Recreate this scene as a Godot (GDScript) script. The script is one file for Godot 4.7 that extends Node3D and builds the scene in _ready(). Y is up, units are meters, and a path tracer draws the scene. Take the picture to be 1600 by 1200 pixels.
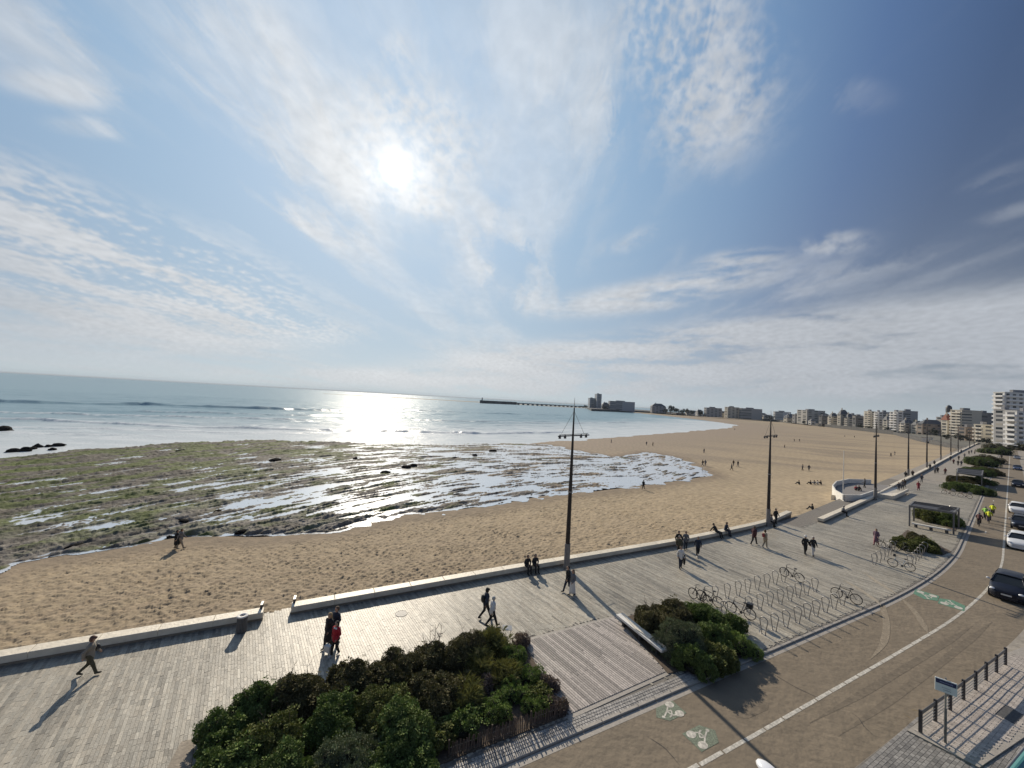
extends Node3D
# A beach promenade seen from a fourth-floor balcony: metres, y up, promenade paving at y = 0, the sea at y = -4.

const SUN_AZ := -18.9
const SUN_EL := 29.4
const SEA_Y := -4.0
const WALL := [Vector2(-70.0, 7.0), Vector2(-21.4, -17.2), Vector2(-12.4, -21.8), Vector2(15.7, -36.7), Vector2(30.4, -45.1), Vector2(36.9, -50.2), Vector2(60.0, -63.5), Vector2(113.0, -104.5), Vector2(262.0, -219.8), Vector2(340.1, -317.3), Vector2(447.2, -447.9), Vector2(478.6, -520.1), Vector2(513.1, -613.2), Vector2(583.9, -832.2), Vector2(563.4, -1018.5), Vector2(436.2, -1010.9)]
const SEA := [Vector2(-140.0, -20.0), Vector2(-94.2, -72.1), Vector2(-92.6, -81.0), Vector2(-85.9, -105.1), Vector2(-73.2, -118.0), Vector2(-44.6, -115.1), Vector2(-20.5, -131.1), Vector2(11.7, -156.8), Vector2(78.4, -231.3), Vector2(168.8, -334.7), Vector2(240.4, -421.2), Vector2(305.0, -519.5), Vector2(333.6, -662.6), Vector2(344.7, -798.5), Vector2(351.2, -870.7)]
const LAND := [Vector2(-70.0, 7.0), Vector2(-21.4, -17.2), Vector2(-12.4, -21.8), Vector2(15.7, -36.7), Vector2(30.4, -45.1), Vector2(36.9, -50.2), Vector2(60.0, -63.5), Vector2(113.0, -104.5), Vector2(262.0, -219.8), Vector2(340.1, -317.3), Vector2(447.2, -447.9), Vector2(478.6, -520.1), Vector2(513.1, -613.2), Vector2(583.9, -832.2), Vector2(563.4, -1018.5), Vector2(436.2, -1010.9), Vector2(436.2, -1800.0), Vector2(2500.0, -1800.0), Vector2(2500.0, 60.0), Vector2(-70.0, 60.0)]
const SEA_POLY := [Vector2(-140.0, -20.0), Vector2(-94.2, -72.1), Vector2(-92.6, -81.0), Vector2(-85.9, -105.1), Vector2(-73.2, -118.0), Vector2(-44.6, -115.1), Vector2(-20.5, -131.1), Vector2(11.7, -156.8), Vector2(78.4, -231.3), Vector2(168.8, -334.7), Vector2(240.4, -421.2), Vector2(305.0, -519.5), Vector2(333.6, -662.6), Vector2(344.7, -798.5), Vector2(351.2, -870.7), Vector2(341.2, -1500.0), Vector2(-3000.0, -1500.0), Vector2(-3000.0, -20.0)]
const REEF := [Vector2(-37.45, -25.58), Vector2(-38.66, -30.28), Vector2(-36.65, -32.80), Vector2(-33.74, -35.26), Vector2(-31.32, -37.81), Vector2(-28.20, -38.59), Vector2(-24.48, -38.71), Vector2(-21.35, -39.90), Vector2(-18.19, -41.57), Vector2(-13.32, -48.17), Vector2(-5.95, -52.41), Vector2(0.98, -57.91), Vector2(8.51, -64.96), Vector2(15.58, -67.85), Vector2(25.79, -74.90), Vector2(36.57, -82.59), Vector2(48.91, -91.71), Vector2(55.77, -124.21), Vector2(49.79, -139.35), Vector2(33.04, -120.12), Vector2(23.44, -133.94), Vector2(16.31, -150.96), Vector2(1.28, -149.67), Vector2(-21.59, -137.75), Vector2(-48.78, -125.69), Vector2(-74.32, -119.89), Vector2(-88.30, -108.03), Vector2(-93.91, -95.71), Vector2(-98.47, -86.03), Vector2(-97.63, -74.71), Vector2(-87.24, -58.22)]
var rng := RandomNumberGenerator.new()
var used := {}
var M := {}
var kerb_path: Array = []   # every half metre along the kerb: [point, along, seaward]

func _ready() -> void:
	rng.seed = 7
	var cam := Camera3D.new()
	cam.name = "camera"
	cam.fov = 90.0
	cam.near = 0.1
	cam.far = 30000.0
	cam.position = Vector3(0, 12.8, 0)
	cam.basis = Basis(Vector3.RIGHT, deg_to_rad(2.3823)) * Basis(Vector3.BACK, deg_to_rad(3.19))
	add_child(cam)
	var env := Environment.new()
	env.background_mode = Environment.BG_SKY
	var sky := Sky.new()
	var sm := PanoramaSkyMaterial.new()
	sm.panorama = ImageTexture.create_from_image(sky_image())
	sm.energy_multiplier = 1.0
	sky.sky_material = sm
	env.sky = sky
	env.tonemap_mode = Environment.TONE_MAPPER_LINEAR
	env.tonemap_exposure = 1.0
	env.sdfgi_enabled = true
	env.ssao_enabled = true
	env.ssil_enabled = true
	env.fog_enabled = true
	env.fog_density = 0.00005
	env.fog_light_color = Color(0.84, 0.90, 0.95)
	var we := WorldEnvironment.new()
	we.name = "world_environment"
	we.environment = env
	add_child(we)
	var sun := DirectionalLight3D.new()
	sun.name = "sun"
	sun.light_energy = 1.6
	sun.light_color = Color(1.0, 0.95, 0.87)
	sun.light_angular_distance = 0.5
	sun.shadow_enabled = true
	sun.rotation_degrees = Vector3(-SUN_EL, 180.0 - SUN_AZ, 0)
	add_child(sun)
	make_materials()
	make_path()
	make_beach()
	make_sea()
	make_promenade()
	make_road()
	make_walls()
	make_beds()
	make_city()
	make_furniture()
	make_bikes()
	make_cars()
	make_people()

# ---------------------------------------------------------------- names and tags
func numbered(n: String) -> String:
	var k: int = used.get(n, 0)
	used[n] = k + 1
	return n if k == 0 else "%s_%03d" % [n, k]

func tag(o: Node, label: String, category := "", group := "", kind := "") -> void:
	if label != "": o.set_meta("label", label)
	if category != "": o.set_meta("category", category)
	if group != "": o.set_meta("group", group)
	if kind != "": o.set_meta("kind", kind)

func thing(called: String, label: String, category: String, at := Vector3.ZERO, turn := 0.0, group := "") -> Node3D:
	var o := Node3D.new()
	o.name = numbered(called)
	add_child(o)
	o.position = at
	o.rotation.y = turn
	tag(o, label, category, group)
	return o

func obj(called: String, mesh, mat: Material, parent: Node = self) -> MeshInstance3D:
	var o := MeshInstance3D.new()
	o.mesh = mesh.commit() if mesh is SurfaceTool else mesh
	o.material_override = mat
	o.name = numbered(called) if parent == self else called
	parent.add_child(o, true)
	return o

func struct(called: String, mesh, mat: Material) -> MeshInstance3D:
	var o := obj(called, mesh, mat)
	o.set_meta("kind", "structure")
	return o

func dup(src: Node3D, label: String, at: Vector3, turn: float, group := "") -> Node3D:
	var o: Node3D = src.duplicate()
	var base := str(src.name).rstrip("0123456789").rstrip("_")
	o.name = numbered(base)
	add_child(o)
	o.position = at
	o.rotation.y = turn
	o.set_meta("label", label)
	if group != "": o.set_meta("group", group)
	return o

# heading in degrees (0 = away from the viewer, 90 = right) to a turn that points local +z that way
func face(az: float) -> float:
	return PI - deg_to_rad(az)

func dir(az: float) -> Vector3:
	return Vector3(sin(deg_to_rad(az)), 0, -cos(deg_to_rad(az)))

# ---------------------------------------------------------------- shapes
func stool() -> SurfaceTool:
	var st := SurfaceTool.new()
	st.begin(Mesh.PRIMITIVE_TRIANGLES)
	return st

func done(st: SurfaceTool) -> ArrayMesh:
	st.index()
	st.generate_normals()
	return st.commit()

# corners counter-clockwise as seen from outside
func quad(st: SurfaceTool, a: Vector3, b: Vector3, c: Vector3, d: Vector3) -> void:
	st.add_vertex(a); st.add_vertex(c); st.add_vertex(b)
	st.add_vertex(a); st.add_vertex(d); st.add_vertex(c)

func tri(st: SurfaceTool, a: Vector3, b: Vector3, c: Vector3) -> void:
	st.add_vertex(a); st.add_vertex(c); st.add_vertex(b)

func flat(st: SurfaceTool) -> void:
	st.set_smooth_group(-1)

func smooth(st: SurfaceTool) -> void:
	st.set_smooth_group(1)

# a box whose vertical and top edges are cut at c; centre of its base at p
func box(st: SurfaceTool, p: Vector3, s: Vector3, b := Basis.IDENTITY, c := 0.0) -> void:
	flat(st)
	var x := s.x / 2
	var z := s.z / 2
	if c <= 0.0:
		var q := []
		for i in 8:
			q.append(p + b * Vector3(x if i & 1 else -x, s.y if i & 2 else 0.0, z if i & 4 else -z))
		quad(st, q[4], q[5], q[7], q[6]); quad(st, q[1], q[0], q[2], q[3])
		quad(st, q[5], q[1], q[3], q[7]); quad(st, q[0], q[4], q[6], q[2])
		quad(st, q[6], q[7], q[3], q[2]); quad(st, q[0], q[1], q[5], q[4])
		return
	var lo := [Vector3(-x, 0, z), Vector3(x, 0, z), Vector3(x, 0, -z), Vector3(-x, 0, -z)]
	var up := Vector3(0, s.y - c, 0)
	var top := [Vector3(-x + c, s.y, z - c), Vector3(x - c, s.y, z - c), Vector3(x - c, s.y, -z + c), Vector3(-x + c, s.y, -z + c)]
	for i in 4:
		var j := (i + 1) % 4
		quad(st, p + b * lo[i], p + b * lo[j], p + b * (lo[j] + up), p + b * (lo[i] + up))
		quad(st, p + b * (lo[i] + up), p + b * (lo[j] + up), p + b * top[j], p + b * top[i])
	quad(st, p + b * top[0], p + b * top[1], p + b * top[2], p + b * top[3])
	quad(st, p + b * lo[3], p + b * lo[2], p + b * lo[1], p + b * lo[0])

func tube(st: SurfaceTool, pts: Array, radii: Array, sides := 8, closed := false, caps := true) -> void:
	smooth(st)
	var n := pts.size()
	var rings := []
	var up := Vector3.UP
	for i in n:
		var t: Vector3
		if closed: t = (pts[(i + 1) % n] - pts[(i + n - 1) % n]).normalized()
		elif i == 0: t = (pts[1] - pts[0]).normalized()
		elif i == n - 1: t = (pts[n - 1] - pts[n - 2]).normalized()
		else: t = (pts[i + 1] - pts[i - 1]).normalized()
		if i == 0:
			up = Vector3.UP if absf(t.y) < 0.9 else Vector3.RIGHT
		var x := up.cross(t).normalized()
		var y := t.cross(x).normalized()
		up = y
		var r: float = radii[mini(i, radii.size() - 1)]
		var ring := []
		for k in sides:
			var a := TAU * k / sides
			ring.append(pts[i] + (x * cos(a) + y * sin(a)) * r)
		rings.append(ring)
	var last := n if closed else n - 1
	for i in last:
		for k in sides:
			var k2 := (k + 1) % sides
			quad(st, rings[i][k], rings[i][k2], rings[(i + 1) % n][k2], rings[(i + 1) % n][k])
	if caps and not closed:
		flat(st)
		for k in range(1, sides - 1):
			tri(st, rings[0][0], rings[0][k + 1], rings[0][k])
			tri(st, rings[n - 1][0], rings[n - 1][k], rings[n - 1][k + 1])

# profile of Vector2(radius, height) turned about y at p
func lathe(st: SurfaceTool, p: Vector3, prof: Array, sides := 16, squash := 1.0) -> void:
	smooth(st)
	for i in prof.size() - 1:
		for k in sides:
			var a := TAU * k / sides
			var b := TAU * (k + 1) / sides
			var f := func(q: Vector2, t: float) -> Vector3: return p + Vector3(q.x * cos(t), q.y, -q.x * sin(t) * squash)
			quad(st, f.call(prof[i], a), f.call(prof[i], b), f.call(prof[i + 1], b), f.call(prof[i + 1], a))

func ball(st: SurfaceTool, p: Vector3, r: Vector3, rings := 6, sides := 9, b := Basis.IDENTITY) -> void:
	smooth(st)
	var f := func(i: int, k: int) -> Vector3:
		var e := -PI / 2 + PI * i / rings
		var a := TAU * k / sides
		return p + b * Vector3(r.x * cos(e) * cos(a), r.y * sin(e), -r.z * cos(e) * sin(a))
	for i in rings:
		for k in sides:
			if i == 0: tri(st, f.call(0, 0), f.call(1, k + 1), f.call(1, k))
			elif i == rings - 1: tri(st, f.call(i, k), f.call(i, k + 1), f.call(rings, 0))
			else: quad(st, f.call(i, k), f.call(i, k + 1), f.call(i + 1, k + 1), f.call(i + 1, k))

# outline in x/z pulled up from y0 to y1
func prism(st: SurfaceTool, outline: PackedVector2Array, y0: float, y1: float, sides := true) -> void:
	flat(st)
	var t := Geometry2D.triangulate_polygon(outline)
	for i in range(0, t.size(), 3):
		var a := outline[t[i]]
		var b := outline[t[i + 1]]
		var c := outline[t[i + 2]]
		if (b - a).cross(c - a) > 0:
			var s := b
			b = c
			c = s
		tri(st, Vector3(a.x, y1, a.y), Vector3(b.x, y1, b.y), Vector3(c.x, y1, c.y))
	if not sides: return
	var cw := Geometry2D.is_polygon_clockwise(outline)
	for i in outline.size():
		var a := outline[i]
		var b := outline[(i + 1) % outline.size()]
		if cw:
			quad(st, Vector3(b.x, y0, b.y), Vector3(a.x, y0, a.y), Vector3(a.x, y1, a.y), Vector3(b.x, y1, b.y))
		else:
			quad(st, Vector3(a.x, y0, a.y), Vector3(b.x, y0, b.y), Vector3(b.x, y1, b.y), Vector3(a.x, y1, a.y))

# rows x cols of points, rows going away, columns to the right; drop(i) leaves a cell out
func sheet(pts: PackedVector3Array, rows: int, cols: int, colors := PackedColorArray(), keep := PackedByteArray()) -> ArrayMesh:
	var nr := PackedVector3Array()
	nr.resize(rows * cols)
	for i in rows:
		for k in cols:
			var dx := pts[i * cols + mini(k + 1, cols - 1)] - pts[i * cols + maxi(k - 1, 0)]
			var dz := pts[mini(i + 1, rows - 1) * cols + k] - pts[maxi(i - 1, 0) * cols + k]
			nr[i * cols + k] = dx.cross(dz).normalized()
	var idx := PackedInt32Array()
	for i in rows - 1:
		for k in cols - 1:
			var a := i * cols + k
			if keep.size() and not (keep[a] or keep[a + 1] or keep[a + cols] or keep[a + cols + 1]): continue
			idx.append(a); idx.append(a + cols + 1); idx.append(a + 1)
			idx.append(a); idx.append(a + cols); idx.append(a + cols + 1)
	var arr := []
	arr.resize(Mesh.ARRAY_MAX)
	arr[Mesh.ARRAY_VERTEX] = pts
	arr[Mesh.ARRAY_NORMAL] = nr
	if colors.size(): arr[Mesh.ARRAY_COLOR] = colors
	arr[Mesh.ARRAY_INDEX] = idx
	var m := ArrayMesh.new()
	m.add_surface_from_arrays(Mesh.PRIMITIVE_TRIANGLES, arr)
	return m

func multi(called: String, mesh: Mesh, mat: Material, xf: Array, cols: Array, parent: Node) -> MultiMeshInstance3D:
	var mm := MultiMesh.new()
	mm.transform_format = MultiMesh.TRANSFORM_3D
	mm.use_colors = cols.size() > 0
	mm.mesh = mesh
	mm.instance_count = xf.size()
	for i in xf.size():
		mm.set_instance_transform(i, xf[i])
		if cols.size(): mm.set_instance_color(i, cols[i])
	var o := MultiMeshInstance3D.new()
	o.multimesh = mm
	o.material_override = mat
	o.name = called
	parent.add_child(o, true)
	o.set_meta("kind", "stuff")
	return o

# ---------------------------------------------------------------- materials
func noise(freq: float, kind := FastNoiseLite.TYPE_SIMPLEX_SMOOTH, oct := 4, sd := 1) -> FastNoiseLite:
	var n := FastNoiseLite.new()
	n.noise_type = kind
	n.frequency = freq
	n.seed = sd
	if oct > 1:
		n.fractal_type = FastNoiseLite.FRACTAL_FBM
		n.fractal_octaves = oct
	else:
		n.fractal_type = FastNoiseLite.FRACTAL_NONE
	return n

func noise_tex(n: FastNoiseLite, size := 512, ramp: Array = [], normal := false, bump := 4.0) -> NoiseTexture2D:
	var t := NoiseTexture2D.new()
	t.width = size
	t.height = size
	t.seamless = true
	t.seamless_blend_skirt = 0.3
	t.noise = n
	if normal:
		t.as_normal_map = true
		t.bump_strength = bump
	if ramp.size():
		var g := Gradient.new()
		g.offsets = PackedFloat32Array()
		g.colors = PackedColorArray()
		var off := PackedFloat32Array()
		var col := PackedColorArray()
		for r in ramp:
			off.append(r[0])
			col.append(r[1])
		g.offsets = off
		g.colors = col
		t.color_ramp = g
	return t

func lin(r: float, g: float, b: float) -> Color:
	return Color(r, g, b).linear_to_srgb()

func mat(r: float, g: float, b: float, rough := 0.7, metal := 0.0) -> StandardMaterial3D:
	var m := StandardMaterial3D.new()
	m.albedo_color = lin(r, g, b)
	m.roughness = rough
	m.metallic = metal
	return m

# a material whose colour wanders a little and which has a fine relief
func worn(r: float, g: float, b: float, rough: float, scale: float, vary := 0.2, relief := 0.6, vertex := false, sd := 3, size := 512) -> StandardMaterial3D:
	var m := StandardMaterial3D.new()
	m.albedo_color = lin(r, g, b)
	var lo := 1.0 - vary
	m.albedo_texture = noise_tex(noise(0.012 * 512.0 / size, FastNoiseLite.TYPE_SIMPLEX_SMOOTH, 6 if size == 512 else 9, sd), size, [[0.2, lin(lo, lo, lo)], [0.8, Color.WHITE]])
	m.uv1_triplanar = true
	m.uv1_world_triplanar = true
	m.uv1_scale = Vector3.ONE * scale
	m.roughness = rough
	if relief > 0.0:
		m.normal_enabled = true
		m.normal_scale = relief
		m.normal_texture = noise_tex(noise(0.03, FastNoiseLite.TYPE_SIMPLEX_SMOOTH, 5, sd + 1), size, [], true, 6.0)
	m.vertex_color_use_as_albedo = vertex
	return m

func make_materials() -> void:
	M.paver = worn(1, 1, 1, 0.50, 0.9, 0.2, 0.3, true)
	M.paver.metallic_specular = 0.45
	M.joint = worn(0.20, 0.18, 0.155, 0.9, 0.7, 0.3, 0.4)
	M.far_paving = worn(0.34, 0.30, 0.245, 0.7, 0.16, 0.25, 0.3)
	M.asphalt = worn(0.195, 0.155, 0.107, 0.85, 0.07, 0.17, 0.35, false, 3, 1024)
	M.kerb = worn(0.36, 0.325, 0.28, 0.7, 0.8, 0.2, 0.3)
	M.stone = worn(0.72, 0.655, 0.54, 0.55, 0.35, 0.18, 0.3)
	M.stone_dark = worn(0.30, 0.25, 0.19, 0.8, 0.5, 0.3, 0.5)
	M.sand = worn(1, 1, 1, 0.95, 0.11, 0.28, 0.6, true, 5, 1024)
	M.rock = worn(1, 1, 1, 0.8, 0.45, 0.4, 0.9, true)
	M.rock.metallic_specular = 0.25
	M.film = mat(0.72, 0.73, 0.74, 0.16, 0.65)
	M.film.metallic_specular = 0.7
	M.film.normal_enabled = true
	M.film.normal_scale = 0.06
	M.film.normal_texture = noise_tex(noise(0.03, FastNoiseLite.TYPE_SIMPLEX_SMOOTH, 4, 31), 512, [], true, 6.0)
	M.film.uv1_triplanar = true
	M.film.uv1_world_triplanar = true
	M.film.uv1_scale = Vector3(0.25, 0.25, 0.25)
	M.sea = mat(1, 1, 1, 0.28)
	M.sea.vertex_color_use_as_albedo = true
	M.sea.metallic_specular = 0.11
	M.sea.normal_enabled = true
	M.sea.normal_scale = 0.6
	M.sea.normal_texture = noise_tex(noise(0.02, FastNoiseLite.TYPE_SIMPLEX_SMOOTH, 5, 21), 1024, [], true, 8.0)
	M.sea.uv1_triplanar = true
	M.sea.uv1_world_triplanar = true
	M.sea.uv1_scale = Vector3(0.035, 0.05, 0.06)
	M.wood = worn(1, 1, 1, 0.7, 1.1, 0.3, 0.5, true)
	M.mast = worn(0.022, 0.015, 0.014, 0.45, 0.6, 0.3, 0.0)
	M.concrete = worn(0.24, 0.222, 0.205, 0.75, 0.5, 0.2, 0.3)
	M.steel = mat(0.30, 0.29, 0.28, 0.42, 0.7)
	M.dark_steel = worn(0.055, 0.052, 0.055, 0.5, 0.9, 0.3, 0.0)
	M.grey_steel = worn(0.16, 0.155, 0.15, 0.55, 0.9, 0.25, 0.0)
	M.white_paint = worn(0.62, 0.58, 0.50, 0.7, 0.9, 0.45, 0.3)
	M.green_paint = worn(0.20, 0.235, 0.165, 0.75, 1.6, 0.5, 0.3)
	M.fresh_green = worn(0.13, 0.27, 0.18, 0.75, 1.6, 0.4, 0.3)
	M.cover = worn(0.085, 0.083, 0.082, 0.8, 0.9, 0.3, 0.3)
	M.render_white = worn(0.70, 0.68, 0.63, 0.75, 0.25, 0.15, 0.2)
	M.dust = worn(0.30, 0.245, 0.175, 0.9, 0.9, 0.4, 0.0)
	M.pale_dust = worn(0.40, 0.345, 0.265, 0.9, 0.9, 0.4, 0.0)
	M.tyre = worn(0.178, 0.141, 0.097, 0.8, 0.3, 0.3, 0.3)
	M.glass = mat(0.02, 0.025, 0.03, 0.08)
	M.glass.metallic_specular = 0.35
	M.black = mat(0.02, 0.02, 0.022, 0.5)
	M.rubber = mat(0.018, 0.018, 0.018, 0.8)
	M.leaf = worn(1, 1, 1, 0.7, 2.0, 0.3, 0.0, true)
	M.leaf.metallic_specular = 0.3
	M.leaf.backlight_enabled = true
	M.leaf.backlight = lin(0.11, 0.14, 0.03)
	M.twig = worn(0.075, 0.055, 0.04, 0.9, 2.0, 0.4, 0.4)
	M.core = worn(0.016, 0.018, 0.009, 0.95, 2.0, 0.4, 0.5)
	M.earth = worn(0.11, 0.08, 0.055, 0.95, 1.0, 0.4, 0.8)
	M.person = mat(1, 1, 1, 0.85)
	M.person.vertex_color_use_as_albedo = true
	M.hull_lamp = mat(0.75, 0.76, 0.78, 0.2, 0.1)

# ---------------------------------------------------------------- sky
# each cloud field: azimuth, elevation, inverse of its half-axes in degrees, weight, kind (0 fibrous, 1 puffs, 2 sheet, 3 ripples)
const CLOUDS := [
	[[-34.1, 32.8, 0.0482, -0.0396, -0.0898, -0.1630], 0.95, 0], [[-48.3, 31.3, 0.1162, -0.0072, 0.1028, -0.2860], 0.75, 0], [[-51.2, 25.6, 0.3097, -0.0153, 0.2858, -0.8783], 0.9, 0], [[-49.0, 23.5, 0.3938, -0.0004, 0.4583, -1.2873], 0.7, 0],
	[[-45.3, 11.5, 0.0692, -0.0073, -0.0134, -0.2002], 1.15, 3], [[-52.0, 14.8, 0.1813, -0.0279, -0.0409, -0.2850], 0.8, 3], [[-38.5, 7.0, 0.0705, 0.0001, 0.0262, -0.4800], 1.0, 3], [[-45.3, 4.8, 0.0629, 0.0012, 0.0258, -0.4132], 0.8, 2],
	[[-28.9, 22.4, 0.1156, -0.0622, -0.0964, -0.2323], 0.95, 0], [[-34.4, 20.2, 0.2115, -0.0846, -0.1343, -0.4198], 0.7, 0],
	[[-17.2, 32.5, 0.1074, -0.0386, -0.0150, -0.1653], 1.0, 1], [[-14.8, 26.6, 0.2180, -0.0725, -0.0772, -0.5205], 0.95, 1], [[-23.7, 27.3, 0.2061, -0.0628, -0.0288, -0.3333], 0.6, 1], [[-24.2, 32.7, 0.2094, -0.0693, -0.0089, -0.2460], 0.7, 0],
	[[22.6, 42.8, 0.0278, -0.1497, -0.1202, -0.1038], 0.95, 1], [[26.2, 35.4, 0.1398, 0.0973, 0.0609, -0.2333], 0.9, 1], [[15.0, 37.6, 0.0588, -0.0117, -0.0278, -0.1340], 0.4, 0], [[6.9, 44.4, 0.0629, -0.0148, -0.0261, -0.2105], 0.2, 0], [[21.1, 39.8, 0.0783, 0.0047, -0.0205, -0.1361], 0.5, 0], [[40.4, 33.4, 0.2930, 0.0062, -0.2500, -0.7378], 0.35, 0], [[-19.8, 40.7, 0.4466, 0.0508, 0.1277, -0.5985], 0.8, 0],
	[[20.5, 15.8, 0.0692, 0.0148, 0.0716, -0.5240], 1.05, 2], [[29.8, 19.3, 0.2516, 0.0408, 0.0244, -0.9248], 0.85, 2], [[39.6, 19.5, 0.3519, 0.0473, -0.0262, -0.9100], 0.85, 1], [[16.7, 22.9, 0.2187, 0.0871, 0.2002, -0.8328], 0.7, 0],
	[[49.4, 8.0, 0.0734, 0.0046, 0.0162, -0.2777], 1.5, 2], [[30.1, 8.2, 0.0535, 0.0056, 0.0253, -0.3033], 1.4, 2], [[9.3, 6.6, 0.0489, 0.0058, 0.0439, -0.4075], 1.2, 2], [[0.0, 2.4, 0.0271, 0.0006, 0.0133, -0.6544], 1.0, 2], [[39.8, 3.9, 0.0585, -0.0014, -0.0382, -0.7571], 1.1, 2],
	[[-3.0, 20.7, 0.0658, -0.0771, -0.1481, -0.1597], 0.7, 0], [[1.1, 17.4, 0.1843, -0.1015, -0.1180, -0.2505], 0.55, 0], [[51.7, 22.3, 0.4552, 0.1078, 0.1891, -1.2578], 0.4, 0], [[52.5, 19.3, 0.4693, 0.0801, 0.1363, -1.7837], 0.4, 0], [[32.1, 14.9, 0.0719, 0.0153, 0.0924, -0.6274], 0.6, 0]]

func sky_image() -> Image:
	var w := 3072
	var h := 1536
	var px := PackedFloat32Array()
	px.resize(w * h * 3)
	px.fill(0.35)
	var fib := noise(1.6, FastNoiseLite.TYPE_SIMPLEX_SMOOTH, 6, 5)
	fib.domain_warp_enabled = true
	fib.domain_warp_amplitude = 0.35
	fib.domain_warp_frequency = 1.1
	var puff := noise(4.2, FastNoiseLite.TYPE_SIMPLEX_SMOOTH, 5, 9)
	puff.domain_warp_enabled = true
	puff.domain_warp_amplitude = 0.12
	puff.domain_warp_frequency = 3.0
	var soft := noise(0.55, FastNoiseLite.TYPE_SIMPLEX_SMOOTH, 4, 13)
	var sun := Vector3(sin(deg_to_rad(SUN_AZ)) * cos(deg_to_rad(SUN_EL)), sin(deg_to_rad(SUN_EL)), -cos(deg_to_rad(SUN_AZ)) * cos(deg_to_rad(SUN_EL)))
	for pass_ in 2:   # the far side of the sky is computed more coarsely
		var stepping := 6 if pass_ == 0 else 1
		var x0 := -w / 2 if pass_ == 0 else int(-w * 80.0 / 360.0)
		var x1 := w / 2 if pass_ == 0 else int(w * 80.0 / 360.0)
		var y0 := 0 if pass_ == 0 else int(h * 30.0 / 180.0)
		for y in range(y0, h / 2, stepping):
			var el := 90.0 - 180.0 * (y + 0.5 * stepping) / h
			for x in range(x0, x1, stepping):
				var az := 360.0 * (x + 0.5 * stepping) / w
				var c := sky_at(az, el, sun, fib, puff, soft)
				for j in stepping:
					for i in stepping:
						var at := ((y + j) * w + posmod(x + i, w)) * 3
						px[at] = c.x
						px[at + 1] = c.y
						px[at + 2] = c.z
	return Image.create_from_data(w, h, false, Image.FORMAT_RGBF, px.to_byte_array())

const BLUES := [[0.0, 0.50, 0.64, 0.80], [15.0, 0.41, 0.56, 0.75], [25.0, 0.30, 0.46, 0.66], [35.0, 0.225, 0.37, 0.57], [43.0, 0.165, 0.285, 0.48], [52.0, 0.088, 0.165, 0.335], [60.0, 0.050, 0.098, 0.215], [70.0, 0.034, 0.070, 0.160], [85.0, 0.045, 0.085, 0.19], [120.0, 0.08, 0.14, 0.28], [180.0, 0.13, 0.21, 0.38]]

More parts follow.
